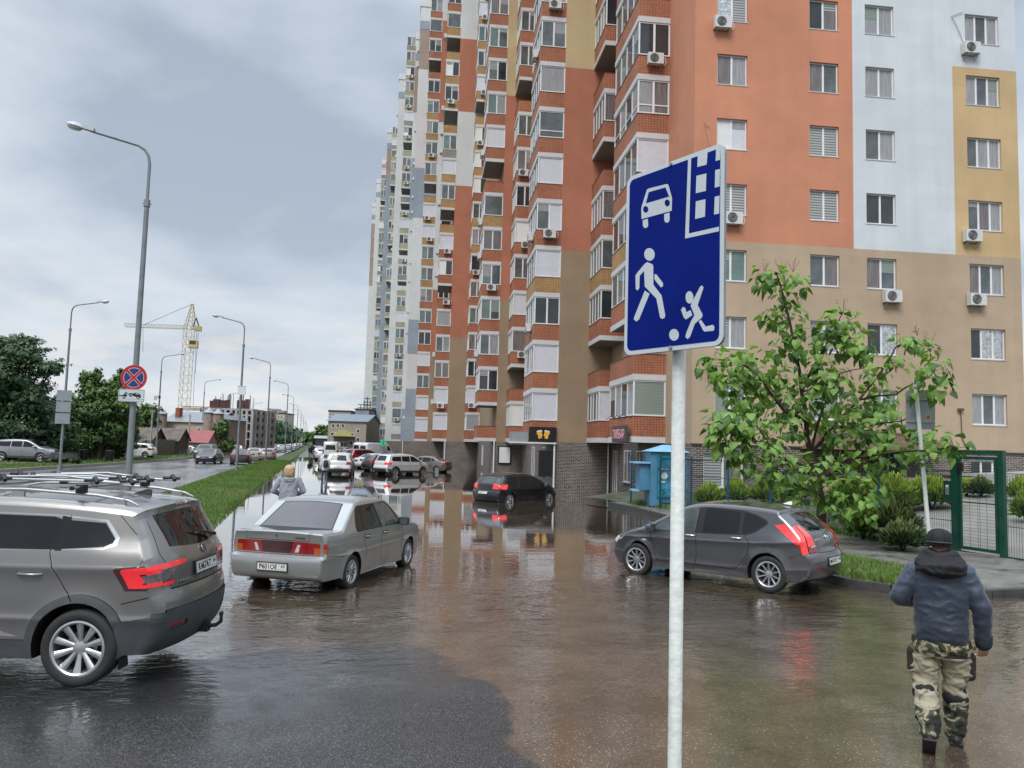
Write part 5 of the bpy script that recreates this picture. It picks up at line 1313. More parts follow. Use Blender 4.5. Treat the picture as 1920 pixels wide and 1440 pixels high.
SG={'car':[(0.1038,0.7132),(0.1056,0.724),(0.1399,0.802),(0.1513,0.805),(0.2685,0.7971),(0.2774,0.7912),(0.2985,0.7306),(0.302,0.7188),(0.3005,0.6596),(0.1064,0.6635)],'carw':[(0.135,0.7355),(0.1521,0.7865),(0.2603,0.7824),(0.2835,0.7321)],'wheel1':[(0.1148,0.6563),(0.149,0.6558),(0.1518,0.6205),(0.1431,0.6124),(0.1272,0.6144),(0.1162,0.6287)],'wheel2':[(0.2538,0.6547),(0.287,0.6539),(0.2881,0.6176),(0.281,0.6086),(0.2639,0.611),(0.2549,0.623)],'L':[(0.3963,0.8842),(0.4147,0.8826),(0.4055,0.529),(0.5748,0.5243),(0.5748,0.5041),(0.3831,0.5104)],'b1':[(0.4521,0.8815),(0.5085,0.8798),(0.5039,0.8238),(0.4508,0.8279)],'b2':[(0.4463,0.7881),(0.5032,0.7834),(0.5008,0.7039),(0.4433,0.7077)],'b3':[(0.4438,0.6698),(0.4991,0.6663),(0.4968,0.5871),(0.441,0.5882)],'b4':[(0.5557,0.8807),(0.5784,0.8813),(0.5782,0.8247),(0.5538,0.826)],'b5':[(0.5519,0.7848),(0.5782,0.7832),(0.577,0.7046),(0.5501,0.7059)],'b6':[(0.5501,0.6644),(0.577,0.6634),(0.575,0.5833),(0.5474,0.5847)],'man':[(0.1292,0.4348),(0.1489,0.4426),(0.1848,0.4247),(0.1887,0.412),(0.1913,0.3245),(0.2444,0.2661),(0.2685,0.1686),(0.2638,0.1565),(0.2486,0.1538),(0.2359,0.1628),(0.2113,0.2555),(0.1347,0.3254),(0.1286,0.4025),(0.1005,0.3831),(0.0992,0.3229),(0.0885,0.3125),(0.0744,0.3227),(0.0718,0.3879),(0.0803,0.3987)],'marm':[(0.1977,0.3762),(0.2108,0.3708),(0.2528,0.3225),(0.2512,0.3073),(0.2377,0.3056),(0.1966,0.3511)],'mleg':[(0.1357,0.3054),(0.1672,0.285),(0.1009,0.1692),(0.0825,0.1604),(0.0649,0.1733),(0.0676,0.1847)],'child':[(0.4723,0.2731),(0.4842,0.277),(0.4926,0.2663),(0.4602,0.192),(0.4881,0.146),(0.4855,0.1336),(0.4446,0.1088),(0.4176,0.0518),(0.4037,0.044),(0.3913,0.0543),(0.3938,0.0681),(0.4239,0.1252),(0.4422,0.1479),(0.4199,0.1937),(0.4263,0.2073)],'carm':[(0.3636,0.1828),(0.375,0.1945),(0.3886,0.1883),(0.3947,0.168),(0.4202,0.1742),(0.43,0.1494),(0.3925,0.1344),(0.3799,0.146)],'cleg':[(0.4674,0.1168),(0.4792,0.1239),(0.5065,0.0896),(0.5454,0.0937),(0.5541,0.0833),(0.5506,0.0666),(0.4995,0.0683),(0.4905,0.0761)],'mhead':[(0.197,0.4707),(0.1958,0.4615),(0.1913,0.4538),(0.1841,0.4484),(0.1747,0.4458),(0.1642,0.4462),(0.1535,0.4498),(0.1436,0.456),(0.1355,0.4644),(0.1301,0.4741),(0.1279,0.4842),(0.1292,0.4936),(0.1337,0.5014),(0.1411,0.5069),(0.1507,0.5094),(0.1613,0.5087),(0.1721,0.505),(0.1819,0.4987),(0.1898,0.4902),(0.195,0.4806)],'chead':[(0.4354,0.2299),(0.4344,0.2213),(0.4313,0.2139),(0.4264,0.2083),(0.4201,0.2052),(0.4131,0.2047),(0.406,0.2071),(0.3995,0.212),(0.3943,0.219),(0.3909,0.2274),(0.3895,0.2364),(0.3905,0.2451),(0.3936,0.2527),(0.3986,0.2583),(0.405,0.2614),(0.4121,0.2618),(0.4192,0.2593),(0.4257,0.2543),(0.4308,0.2473),(0.4342,0.2389)],'ball':[(0.3528,0.0685),(0.3516,0.0602),(0.3476,0.0531),(0.3413,0.0476),(0.3333,0.0445),(0.3243,0.044),(0.3151,0.0461),(0.3068,0.0507),(0.3,0.0574),(0.2955,0.0654),(0.2938,0.0741),(0.295,0.0825),(0.299,0.0898),(0.3054,0.0953),(0.3136,0.0983),(0.3227,0.0988),(0.3319,0.0965),(0.3402,0.0917),(0.3468,0.085),(0.3511,0.077)],'hl1':[(0.1514,0.7012),(0.1508,0.6963),(0.1486,0.6924),(0.145,0.6897),(0.1403,0.6885),(0.1349,0.6891),(0.1295,0.6912),(0.1246,0.6947),(0.1205,0.6994),(0.1178,0.7046),(0.1167,0.7099),(0.1173,0.7149),(0.1196,0.7189),(0.1233,0.7216),(0.128,0.7227),(0.1334,0.7221),(0.1388,0.7199),(0.1437,0.7164),(0.1477,0.7117),(0.1504,0.7065)],'hl2':[(0.2887,0.6998),(0.2881,0.6948),(0.286,0.6908),(0.2825,0.688),(0.2781,0.6868),(0.2731,0.6872),(0.2681,0.6893),(0.2635,0.6929),(0.2598,0.6975),(0.2573,0.7028),(0.2563,0.7083),(0.2569,0.7133),(0.2591,0.7174),(0.2626,0.7202),(0.2671,0.7214),(0.2721,0.7209),(0.2771,0.7187),(0.2817,0.7152),(0.2854,0.7105),(0.2878,0.7052)],'bolts':[(0.2907,0.8875),(0.3036,0.0136)]}
# ---------------------------------------------------------------- residential zone sign
SIGNBLUE=M('sign_blue',(.002,.012,.17),.55,var=.14,vs=3,spec=.08)
SIGNWHITE=M('sign_white',(.52,.57,.60),.45,var=.06)
SIGNGREY=M('sign_back_grey',(.26,.29,.31),.5,metal=.3,var=.12,vs=4)
POSTW=M('post_chipped_white_paint',(.74,.78,.74),.45,var=.12,vs=5,bump=.35,bs=18,dirt=(.40,.40,.36,.5),stretch=(1,1,.35))
def rrect(x0,x1,y0,y1,r,n=6):
    P=[]
    for cx_,cy_,a0_ in ((x1-r,y1-r,0),(x0+r,y1-r,90),(x0+r,y0+r,180),(x1-r,y0+r,270)):
        for i in range(n+1): a=R_(a0_+90*i/n); P.append((cx_+r*cos(a),cy_+r*sin(a)))
    return P
pL=at(1180,480,3.79); pRr=at(1367,480,3.30)
ux=Vector((pRr.x-pL.x,pRr.y-pL.y,0)).normalized(); nz=ux.cross(Vector((0,0,1)))  # outward normal toward camera
if nz.dot(Vector((0,0,CH))-pL)<0: nz=-nz
bl_=at(1170,667,3.79); zb=bl_.z
tl_=at(1183,331,3.79)
h_=tl_.z-zb
Ts=frame(bl_,ux,(0,0,1),ux.cross(Vector((0,0,1)))); 
# lettered sheet
sg=thing('traffic_sign','blue residential zone sign with white car, walker and child on a white post','road sign',(0,0,0))
m=MB()
def flat(mb,poly,z,mat,T,t=.0006):
    mb.add([T@Vector((x,y,z)) for x,y in poly],[tuple(range(len(poly)))],mat)
def plate3d(mb,poly,z0,z1,mat,T,caps=(1,1)):
    mb.prism(poly,lambda p:T@Vector((p[0],p[1],z0)),lambda p:T@Vector((p[0],p[1],z1)),mat,caps)
plate3d(m,rrect(0,.6,0,.9,.045),-.002,.0,SIGNWHITE,Ts); plate3d(m,rrect(.0,.6,.0,.9,.045),-.016,-.0025,SIGNGREY,Ts)
m.build('sign_plate',sg.id_data if False else sg)
m=MB(); flat(m,rrect(.021,.579,.021,.879,.03),.0012,SIGNBLUE,Ts); m.build('blue_field',sg)
def tri(poly):
    V,E,F,_,_,_=delaunay_2d_cdt([Vector(p) for p in poly],[(i,(i+1)%len(poly)) for i in range(len(poly))],[],1,1e-7)
    return [(v.x,v.y) for v in V],F
def sym(name,keys,z=.002,mat=SIGNWHITE):
    m=MB()
    for k in keys:
        V,F=tri(SG[k]); m.add([Ts@Vector((x,y,z)) for x,y in V],[tuple(f) for f in F if 1],mat)
    o=m.build(name,sg); return o
co_=sym('car_symbol',['car','wheel1','wheel2']); m=MB()
for k in ('carw','hl1','hl2'): flat(m,SG[k],.0026,SIGNBLUE,Ts)
m.build('car_symbol_openings',co_)
sym('building_symbol',['L','b1','b2','b3','b4','b5','b6']); sym('walker_symbol',['man','marm','mleg','mhead']); sym('child_symbol',['child','carm','cleg','chead']); sym('ball_symbol',['ball'])
for (u,v) in SG['bolts']: m=MB(); m.cyl(Ts@Vector((u,v,.001)),Ts@Vector((u,v,.009)),.009,CONC,10); m.build('bolt',sg)
# post behind the sheet
pc=Ts@Vector((.29,0,-.05)); pc=at(1273,690,3.62)
ptop=Vector((pc.x,pc.y,zb+.86)); 
gb=Vector((pc.x,pc.y,0)); 
po_=MB(); po_.tube([(pc.x,pc.y,-.05),(pc.x,pc.y,zb+.86)],.0315,POSTW,24); pst=po_.build('sign_post',sg,smooth=40)
for v in (.15,.75):
    m=MB(); q=Ts@Vector((.29,v,0)); m.bar(Vector((pc.x,pc.y,zb+v)),Vector((q.x,q.y,zb+v))-nz*.017,.03,METG,.02); m.build('bracket',sg)
# ---------------------------------------------------------------- street lamps
LPG=M('lamp_post_grey',(.20,.225,.24),.5,metal=.25,var=.12,vs=2,dirt=(.12,.12,.10,.5))
HEADG=M('lamp_head_grey',(.50,.52,.54),.35,var=.08)
LENS=M('lamp_lens',(.6,.62,.64),.08,var=.05,trans=.5)
def make_lamp(label,side=-1):
    t=thing('street_lamp',label,'street lamp')
    m=MB(); m.tube([(0,0,-.4),(0,0,9.0)],[.095,.065],LPG,12); m.build('pole',t,smooth=40)
    m=MB(); m.cyl((0,0,-.3),(0,0,.12),.16,LPG,12); m.tube([(0,0,8.9),(0,0,9.1)],.088,LPG,12); m.box(-.12,.12,-.012,.012,8.98,9.0,LPG); m.build('collar',t,smooth=40)
    m=MB(); s=side; m.tube([(0,0,9.0),(0,0,10.15),(s*.04,0,10.38),(s*.14,0,10.55),(s*.32,0,10.66),(s*.6,0,10.72),(s*1.55,0,10.92)],[.042]*4+[.038]*3,LPG,10); m.build('arm',t,smooth=60)
    m=MB(); T=Matrix.Translation((s*1.5,0,10.90))@Matrix.Rotation(-s*R_(12),4,'Y')
    m.box(s*.0,s*.30,-.08,.08,.0,.10,HEADG,T)
    m.lathe([(0,.11),(.07,.10),(.12,.06),(.135,0)],HEADG,14,T@Matrix.Translation((s*.5,0,.0))@Matrix.Diagonal((1.75,1,1,1))); m.build('lamp_head',t,smooth=45)
    m=MB(); m.lathe([(.13,0),(.11,-.06),(.06,-.11),(0,-.12)],LENS,14,T@Matrix.Translation((s*.5,0,-.002))@Matrix.Diagonal((1.7,1,1,1))); m.build('lamp_lens',t,smooth=45)
    return t
LR=make_lamp('nearest tall street lamp, carrying the round no-stopping sign',-1)
p=at(246,816,21.4); LR.location=(p.x,p.y,0); LP1=p.copy()
rl=[(447,821,54.3),(500,823.4,82),(535.5,824.5,113),(547,825,147),(556,825.4,183),(562.5,825.6,218),(567,825.8,255),(570.5,825.9,295),(573,826,340),(575,826,390)]
labs=['street lamp on the verge with a white box half way up','street lamp third along the verge, just right of the box lamp','street lamp fourth along the verge']
for i,(x,y,Zd) in enumerate(rl):
    p=at(x,y,Zd); l=dup(LR,(p.x,p.y,0),0,labs[i] if i<3 else 'grey street lamp in the shrinking far row on the verge','street lamps along the verge' if i>=3 else None)
LR['group']='street lamps along the verge'
LL=make_lamp('street lamp beyond the far kerb with three sign backs on its pole',1); p=at(117,813,50); LL.location=(p.x,p.y,.2)
p=at(294.5,817,80); dup(LL,(p.x,p.y,.1),0,'street lamp beyond the road with a small camera box, left of the crane')
p=at(378,820,113); dup(LL,(p.x,p.y,.0),0,'street lamp in front of the metal-roofed house')
p=at(424,821,144); dup(LL,(p.x,p.y,.0),0,'street lamp in front of the building under construction')
for i,(x,Zd) in enumerate([(470,182),(489,214),(507,250),(520,290)]):
    p=at(x,823,Zd); dup(LL,(p.x,p.y,.0),0,'distant street lamp before the dark tree line across the road','far lamps across the road')
# plain poles
def pole(label,x,Zd,h,r=.11,grp=None,cross=False):
    p=at(x,820,Zd); m=MB(); t=thing('utility_pole',label,'pole',(p.x,p.y,0),0,grp)
    m.tube([(0,0,-.2),(0,0,h)],[r,r*.7],CONC,10); m.build('pole',t,smooth=40)
    m=MB(); m.bar((-.25,0,h-.2),(.25,0,h-.2),.06,CONC)
    for q in(-.2,.2): m.cyl((q,0,h-.18),(q,0,h-.06),.04,WHITEP,6)
    m.build('crossarm',t); return t
pole('pale concrete pole by the dark shed roofs',283,85,5.3); pole('pale concrete pole before the pink roof',354,95,5.2)
pole('pale pole left of the building under construction',426,125,4.6)
for x,Zd in ((487,170),(496,180)): pole('short pale pole before the far trees',x,Zd,7.,grp='short poles before the far trees')
# ---------------------------------------------------------------- small road signs on the nearest lamp
SRED=M('sign_red',(.42,.012,.025),.4,var=.08); SBLU=M('sign_blue_dark',(.015,.035,.16),.4,var=.08)
q=at(250,707,21.2); T=frame(q,cr.cross(Vector((0,0,1))).cross(Vector((0,0,1))).normalized()*-1,(0,0,1),(0,0,1)); 
xx=Vector((cos(R_(10)),-sin(R_(10)),0)); T=frame((LP1.x+.0,LP1.y-.16,q.z),xx,(0,0,1),xx.cross(Vector((0,0,1))))
ns=thing('traffic_sign','round blue no-stopping sign with red cross on the nearest lamp','road sign')
def disc(r,n=40): return [(r*cos(2*pi*i/n),r*sin(2*pi*i/n)) for i in range(n)]
m=MB(); plate3d(m,disc(.355),-.012,0,SIGNGREY,T); m.build('sign_plate',ns)
m=MB(); flat(m,disc(.35),.001,SRED,T); m.build('red_rim',ns)
m=MB(); flat(m,disc(.275),.002,SIGNWHITE,T); flat(m,disc(.262),.003,SBLU,T); m.build('blue_disc',ns)
m=MB()
for a in (45,-45):
    Tr=T@Matrix.Rotation(R_(a),4,'Z'); m.box(-.27,.27,-.043,.043,.0035,.0040+(.0006 if a>0 else 0),SIGNWHITE,Tr); m.box(-.30,.30,-.032,.032,.0047,.0052+(.0003 if a>0 else 0),SRED,Tr)
m.build('cross_symbol',ns)
m=MB(); m.cyl((LP1.x,LP1.y,q.z-.2),(LP1.x,LP1.y,q.z-.17),.12,METG,12); m.cyl((LP1.x,LP1.y,q.z+.17),(LP1.x,LP1.y,q.z+.2),.12,METG,12); m.build('clamp',ns)
q=at(247,741,21.2); T=frame((LP1.x-.03,LP1.y-.16,q.z),xx,(0,0,1),xx.cross(Vector((0,0,1))))
ts=thing('tow_away_sign','white plate with black tow truck and lifted car under the no-stopping sign','road sign')
m=MB(); plate3d(m,rrect(-.35,.35,-.175,.175,.03),-.01,0,SIGNWHITE,T); m.build('sign_plate',ts)
m=MB(); 
for (x0,x1,y0,y1) in ((-.335,.335,.155,.162),(-.335,.335,-.162,-.155),(-.335,-.328,-.155,.155),(.328,.335,-.155,.155),(-.33,.33,-.105,-.10)): m.box(x0,x1,y0,y1,.001,.002,INK,T)
m.build('border',ts)
m=MB()
for pl_ in ([(-.33,-.03),(-.12,-.03),(-.12,.03),(-.16,.03),(-.16,-.0),(-.33,.0)],[(-.22,.0),(-.16,.09),(-.15,.09),(-.15,.0)],[(-.165,.09),(-.15,.10),(.0,-.03),(.02,-.05),(.0,-.055)]):
    V,F=tri(pl_); m.add([T@Vector((x,y,.0022)) for x,y in V],F,INK)
for cx_,cy_ in ((-.19,-.055),): flat(m,[(cx_+.042*x/.042*1,cy_+y) for x,y in disc(.04,16)],.0024,INK,T)
V,F=tri([(-.06,.04),(-.05,.07),(.05,.055),(.10,.085),(.19,.075),(.24,.03),(.26,-.02),(.25,-.07),(.10,-.03),(-.04,.02)]); m.add([T@Vector((x,y,.0022)) for x,y in V],F,INK)
flat(m,[(-.0+x,.015+y) for x,y in disc(.038,16)],.0024,INK,T); flat(m,[(.18+x,-.055+y) for x,y in disc(.04,16)],.0024,INK,T)
for cx_,cy_ in ((-.19,-.055),(0,.015),(.18,-.055)): flat(m,[(cx_+x,cy_+y) for x,y in disc(.018,12)],.0028,SIGNWHITE,T)
V,F=tri([(.10,.045),(.125,.07),(.18,.062),(.21,.03)]); m.add([T@Vector((x,y,.0028)) for x,y in V],F,SIGNWHITE)
m.build('tow_symbol',ts)
# sign backs on the far left lamp, box on second lamp
p=LL.location
for i,z in enumerate((3.0,3.75,4.5)):
    m=MB(); m.box(p.x-.45,p.x+.42,p.y-.17,p.y-.15,z+.02,z+.70,SIGNGREY); m.bar((p.x-.4,p.y-.14,z+.35),(p.x+.4,p.y-.14,z+.35),.05,METG)
    tag(m.build('sign_plate'),'grey back of a sign plate on the far left lamp, %s of three'%['lowest','middle','topmost'][i],'sign plate')
p=at(453.5,732,54.0); m=MB(); m.box(p.x-.26,p.x+.26,p.y-.2,p.y,p.z-.3,p.z+.28,WHITEP); m.box(p.x-.28,p.x+.28,p.y-.22,p.y+.02,p.z+.28,p.z+.31,WHITEP); tag(m.build('electric_box'),'white square box fixed half way up the second lamp','box')
p=at(292,747,79.8); m=MB(); m.box(p.x-.15,p.x+.13,p.y-.15,p.y,p.z-.2,p.z+.25,HEADG); m.cyl((p.x+.35,p.y,p.z),(p.x+.35,p.y,p.z+.25),.12,BLK,8); m.bar((p.x,p.y,p.z+.25),(p.x+.35,p.y,p.z+.27),.05,METG); tag(m.build('camera_unit'),'small grey camera unit on the lamp left of the crane','camera')
# ---------------------------------------------------------------- right side: kerb, pavement, fence, garden
FE0=Vector((15.3,14.4,0)); FD=Vector((-.1633,.9866,0))   # fence origin and direction
def fx_(y): return FE0.x+(y-FE0.y)*FD.x/FD.y
KC=[(60,5.5),(30,8.3),(20,9.7),(14,10.75),(12.4,11.05),(11.3,10.95),(10.4,11.15),(9.85,11.55),(9.5,12.2),(9.45,13.0),(9.8,14.6),(10.5,17),(11.2,20),(11.9,24),(12.2,28),(12.1,30.5)]
def interp(P,t):
    i=min(int(t),len(P)-2); f=t-i; return Vector((P[i][0]+(P[i+1][0]-P[i][0])*f,P[i][1]+(P[i+1][1]-P[i][1])*f,0))
PAVM,nt,b=nodes('pavement_concrete')
po=coords(nt,'pos'); n=N(nt,'ShaderNodeTexNoise',Scale=1.3,Detail=7,Roughness=.65); L(nt,po,n.inputs['Vector'])
br=nt.nodes.new('ShaderNodeTexBrick'); mp=nt.nodes.new('ShaderNodeMapping'); mp.inputs['Rotation'].default_value=(0,0,R_(9.4)); L(nt,po,mp.inputs[0]); L(nt,mp.outputs[0],br.inputs['Vector'])
for k,v in (('Color1',col((.165,.16,.145))),('Color2',col((.19,.185,.17))),('Mortar',col((.08,.078,.07))),('Scale',1.),('Mortar Size',.012),('Brick Width',.4),('Row Height',.2)): br.inputs[k].default_value=v
dk=ramp(nt,n.outputs['Fac'],[(.32,.45),(.55,1.),(.7,1.15)])
sx=nt.nodes.new('ShaderNodeSeparateXYZ'); L(nt,po,sx.inputs[0])
L(nt,mixc(nt,1.,br.outputs['Color'],dk,'MULTIPLY'),b.inputs['Base Color']); L(nt,ramp(nt,n.outputs['Fac'],[(.35,.12),(.55,.6)]),b.inputs['Roughness'])
bp=N(nt,'ShaderNodeBump',Strength=.4,Distance=.01); bp.invert=True; L(nt,br.outputs['Fac'],bp.inputs['Height']); L(nt,bp.outputs[0],b.inputs['Normal'])
m=MB(); K=(len(KC)-1)*4; rows=[]
for i in range(K+1):
    p=interp(KC,i/4); y=p.y; q=Vector((fx_(max(y,9)) if y>9 else 60,max(y,8.2) if y>9 else y+2,0))
    if p.x>16: q=Vector((p.x+.5,p.y+6,0))
    elif p.y<14.2: q=Vector((15.38,max(11.,p.y+.01) if p.x<12 else 13.5+(p.x-14)*.2,0))
    rows.append((p,q))
vs=[];fs=[]
for i,(p,q) in enumerate(rows):
    for j in range(9):
        t=j/8; v=p.lerp(q,t); vs.append((v.x,v.y,.165+.03*t))
for i in range(K):
    for j in range(8): a=i*9+j; fs.append((a,a+1,a+10,a+9))
m.add(vs,fs,PAVM); o=m.build('pavement'); tag(o,kind='structure')
m=MB(); m.quad((15.0,8.,.185),(60,3.,.185),(60,16,.25),(15.2,14.5,.187),PAVM); o=m.build('pavement_by_gate'); tag(o,kind='structure')
KERBD=M('kerb_dark',(.055,.055,.052),.7,var=.3,vs=5,bump=.4,bs=20); KERBL=M('kerb_pale',(.42,.42,.41),.6,var=.15)
m=MB()
for i in range(K):
    p=interp(KC,i/4);q=interp(KC,(i+1)/4)
    if p.x>12.6: m.bar((p.x,p.y,.045),(q.x,q.y,.045),.13,KERBL,.16)
    else: m.bar((p.x,p.y,.07),(q.x,q.y,.07),.15,KERBD,.23)
o=m.build('kerb_stones'); tag(o,kind='structure')
# garden terrain
def gh(x,y):
    d=max(0,x-fx_(y)); r=.2+.115*max(0,d-.3)
    b_=x*cos(R_(AL))-y*sin(R_(AL))
    return min(r,1.75)+.03*noise.noise(Vector((x,y,0)))
GARM,nt,b=nodes('garden_ground')
po=coords(nt,'pos'); n=N(nt,'ShaderNodeTexNoise',Scale=1.1,Detail=6); L(nt,po,n.inputs['Vector']); v=N(nt,'ShaderNodeTexVoronoi',Scale=22); L(nt,po,v.inputs['Vector'])
g=ramp(nt,v.outputs['Distance'],[(.0,(.17,.165,.155)),(.5,(.07,.068,.06))])
at_=nt.nodes.new('ShaderNodeAttribute'); at_.attribute_name='silt'
gr=ramp(nt,n.outputs['Fac'],[(.35,(.03,.045,.015)),(.65,(.06,.09,.025))])
c1=mixc(nt,ramp(nt,n.outputs['Fac'],[(.45,0.),(.58,1.)]),gr,g)
pt=ramp(nt,n.outputs['Fac'],[(.3,(.17,.168,.15)),(.7,(.24,.237,.215))])
L(nt,mixc(nt,ramp(nt,at_.outputs['Fac'],[(.45,0.),(.55,1.)]),c1,pt),b.inputs['Base Color']); b.inputs['Roughness'].default_value=.6
def pathf(x,y):
    P=[(15.2,15.0),(17.5,17.2),(20,20.5),(23,24),(26,26.5),(32,29),(40,31)]
    d=9
    for a,b_ in zip(P,P[1:]):
        a=Vector(a);b_=Vector(b_);p=Vector((x,y)); t=max(0,min(1,(p-a).dot(b_-a)/(b_-a).length_squared)); d=min(d,(p-(a+(b_-a)*t)).length)
    w_=1.0+.12*max(0,x-15)
    return 1. if d<w_ else 0.
vs=[];fs=[];av=[]; nx,ny=90,70
for j in range(ny+1):
    y=8+(34-8)*j/ny
    for i in range(nx+1):
        x=fx_(y)+.02+(48-fx_(y))*(i/nx)**1.5; vs.append((x,y,gh(x,y))); av.append(pathf(x,y))
for j in range(ny):
    for i in range(nx): a=j*(nx+1)+i; fs.append((a,a+1,a+nx+2,a+nx+1))
me=bpy.data.meshes.new('garden'); me.from_pydata(vs,[],fs); me.materials.append(GARM); at2=me.attributes.new('silt','FLOAT','POINT'); at2.data.foreach_set('value',av)
me.polygons.foreach_set('use_smooth',[True]*len(fs)); o=bpy.data.objects.new('garden_ground',me); C.objects.link(o); tag(o,kind='structure')
# fence of welded mesh
PBLUE=M('fence_post_blue',(.012,.075,.155),.45,var=.1); PGREEN=M('fence_green',(.004,.055,.035),.4,var=.1,coat=.3); WIRE=M('fence_wire',(.012,.04,.045),.5,var=0)
def fp(t,z=0): v=FE0+FD*t; return Vector((v.x,v.y,z))
fn=thing('mesh_fence','low green wire mesh fence on blue posts between car park and shrub garden','fence',(0,0,0))
post_t=[3.375+2.05*i for i in range(6)]
post_t+=[15.6]
for t in post_t:
    m=MB(); p=fp(t); m.box(p.x-.03,p.x+.03,p.y-.03,p.y+.03,.1,2.18,PBLUE); m.build('post',fn)
m=MB()
t=1.25
segs=[1.25]+post_t
for z in (.22,.9,1.5,2.1):
    m.bar(fp(1.25,z),fp(post_t[-1],z),.016,WIRE,.016)
m.bar(fp(1.25,.2),fp(4.2,.2),.05,PGREEN,.06)
k=0
while t<post_t[-1]:
    m.bar(fp(t,.2),fp(t,2.12),.005,WIRE,.005); t+=.06 if t<6 else .09; k+=1
m.build('wire_mesh',fn)
# return to the kiosk
# gate
gt=thing('garden_gate','green framed mesh pedestrian gate with keypad intercom on its left post','gate',(0,0,0))
def gbox(mb,t0,t1,z0,z1,mat,w_=.1):
    a=fp(t0);b_=fp(t1); mb.bar(((a.x),(a.y),(z0+z1)/2),((b_.x),(b_.y),(z0+z1)/2),w_,mat,z1-z0)
m=MB(); gbox(m,1.08,1.24,.1,2.62,PGREEN,.12); m.build('post',gt); m=MB(); gbox(m,-.06,.06,.1,2.62,PGREEN,.12); m.build('post',gt)
m=MB(); gbox(m,.065,1.075,2.52,2.62,PGREEN,.10); m.build('lintel',gt)
m=MB(); gbox(m,.10,.17,.26,2.46,PGREEN,.05); gbox(m,1.0,1.06,.26,2.46,PGREEN,.05); gbox(m,.172,.998,.26,.33,PGREEN,.05); gbox(m,.172,.998,2.39,2.46,PGREEN,.05); gbox(m,.172,.998,1.36,1.39,PGREEN,.03)
z=.40
while z<2.38: m.bar(fp(.17,z),fp(1.0,z),.005,WIRE,.005); z+=.075
for t in (.38,.55,.60,.80): m.bar(fp(t,.33),fp(t,2.39),.005,WIRE,.005)
m.build('gate_leaf',gt)
m=MB(); a=fp(1.26); nv=Vector((-FD.y,FD.x,0))
T=frame(fp(1.33,1.62)+nv*.03,(-FD.x,-FD.y,0),(0,0,1),nv); m.box(-.10,.10,-.24,.24,-.02,.03,PGREEN,T); T2=T; o=m.build('intercom',gt)
m=MB(); m.box(-.045,.045,-.10,.15,.031,.036,METG,T); m.box(-.04,.04,.09,.13,.037,.039,WHITEP,T); m.build('keypad',o)
m=MB(); m.box(-.06,.06,-.1,.1,-.03,.03,BLK,frame(fp(.98,2.2)+nv*.05,(-FD.x,-FD.y,0),(0,0,1),nv)); m.build('lock_box',gt)
# fence right of gate
fr=thing('mesh_fence','green wire mesh fence right of the gate at the picture edge','fence',(0,0,0))
m=MB(); t=-.12
while t>-5: m.bar(fp(t,.2),fp(t,2.1),.005,WIRE,.005); t-=.06
for z in (.22,.9,1.5,2.1): m.bar(fp(-.1,z),fp(-5,z),.014,WIRE,.014)
m.bar(fp(-.08,.2),fp(-5,.2),.05,PGREEN,.05); m.build('wire_mesh',fr); m=MB(); gbox(m,-2.6,-2.54,.1,2.2,PGREEN,.06); m.build('post',fr)
# back of a sign on white pole
bs=thing('traffic_sign','grey back of a sign on a white pole among the tree leaves','road sign')
q=at(1742,1012,19.2); q=Vector((q.x,q.y,.17)); 
tp=at(1718,712,19.2-.0)
m=MB(); base=Vector((13.55,14.9,.17)); 
Zs=(base-Vector((0,0,CH))).dot(fw)
top_=at(1716,712,Zs); base2=at(1743,1010,Zs); base2.z=.1
bb=at(1745,1040,Zs)
m.tube([bb,top_],[.045,.045],POSTW,14); m.build('sign_post',bs,smooth=40)
c0=at(1728,768,Zs); up=(top_-bb).normalized(); 
X=Vector((cos(R_(35)),-sin(R_(35)),0)); Yv=(up-X*up.dot(X)).normalized(); T=frame(c0+Vector((.02,.06,0)),X,Yv,X.cross(Yv))
m=MB(); plate3d(m,rrect(-.30,.30,-.45,.45,.05),-.012,0,SIGNGREY,T); m.build('sign_plate',bs)
for v in (-.27,.24): m=MB(); m.box(-.27,.27,v-.015,v+.015,.001,.03,METG,T); m.build('bracket',bs)
m=MB(); flat(m,[(x+.16,y-.17) for x,y in disc(.045,16)],.0015,M('sticker_yellow',(.5,.28,.03),.5),T); flat(m,[(x+.16,y-.17) for x,y in disc(.028,16)],.0025,SRED,T); m.build('sticker',bs)
# kiosk (water vending)
KBL=M('kiosk_light_blue',(.07,.21,.33),.45,var=.12,vs=3); KBD=M('kiosk_deep_blue',(.02,.16,.30),.4,var=.15,vs=4); KPO=M('kiosk_poster',(.05,.27,.42),.3,var=.5,vs=4); KRF=M('kiosk_roof',(.20,.42,.58),.5,var=.1)
kc=at(1252,890,30.5); ks=thing('water_kiosk','light blue drinking water vending kiosk with pyramid roof and blue posters','kiosk',(kc.x-.10,kc.y,0),R_(-14))
m=MB(); m.box(-.70,.70,-.6,.8,.25,2.35,KBL); m.build('cabin',ks)
m=MB(); m.add([(-.82,-.72,2.35),(.82,-.72,2.35),(.82,.92,2.35),(-.82,.92,2.35),(-.12,.0,2.62),(.12,.0,2.62),(.12,.2,2.62),(-.12,.2,2.62)],[(0,1,5,4),(1,2,6,5),(2,3,7,6),(3,0,4,7),(4,5,6,7),(3,2,1,0)],KRF); m.build('roof',ks)
m=MB(); m.box(-.45,.66,-.63,-.6,.55,2.2,KBD); o=m.build('poster_panel',ks)
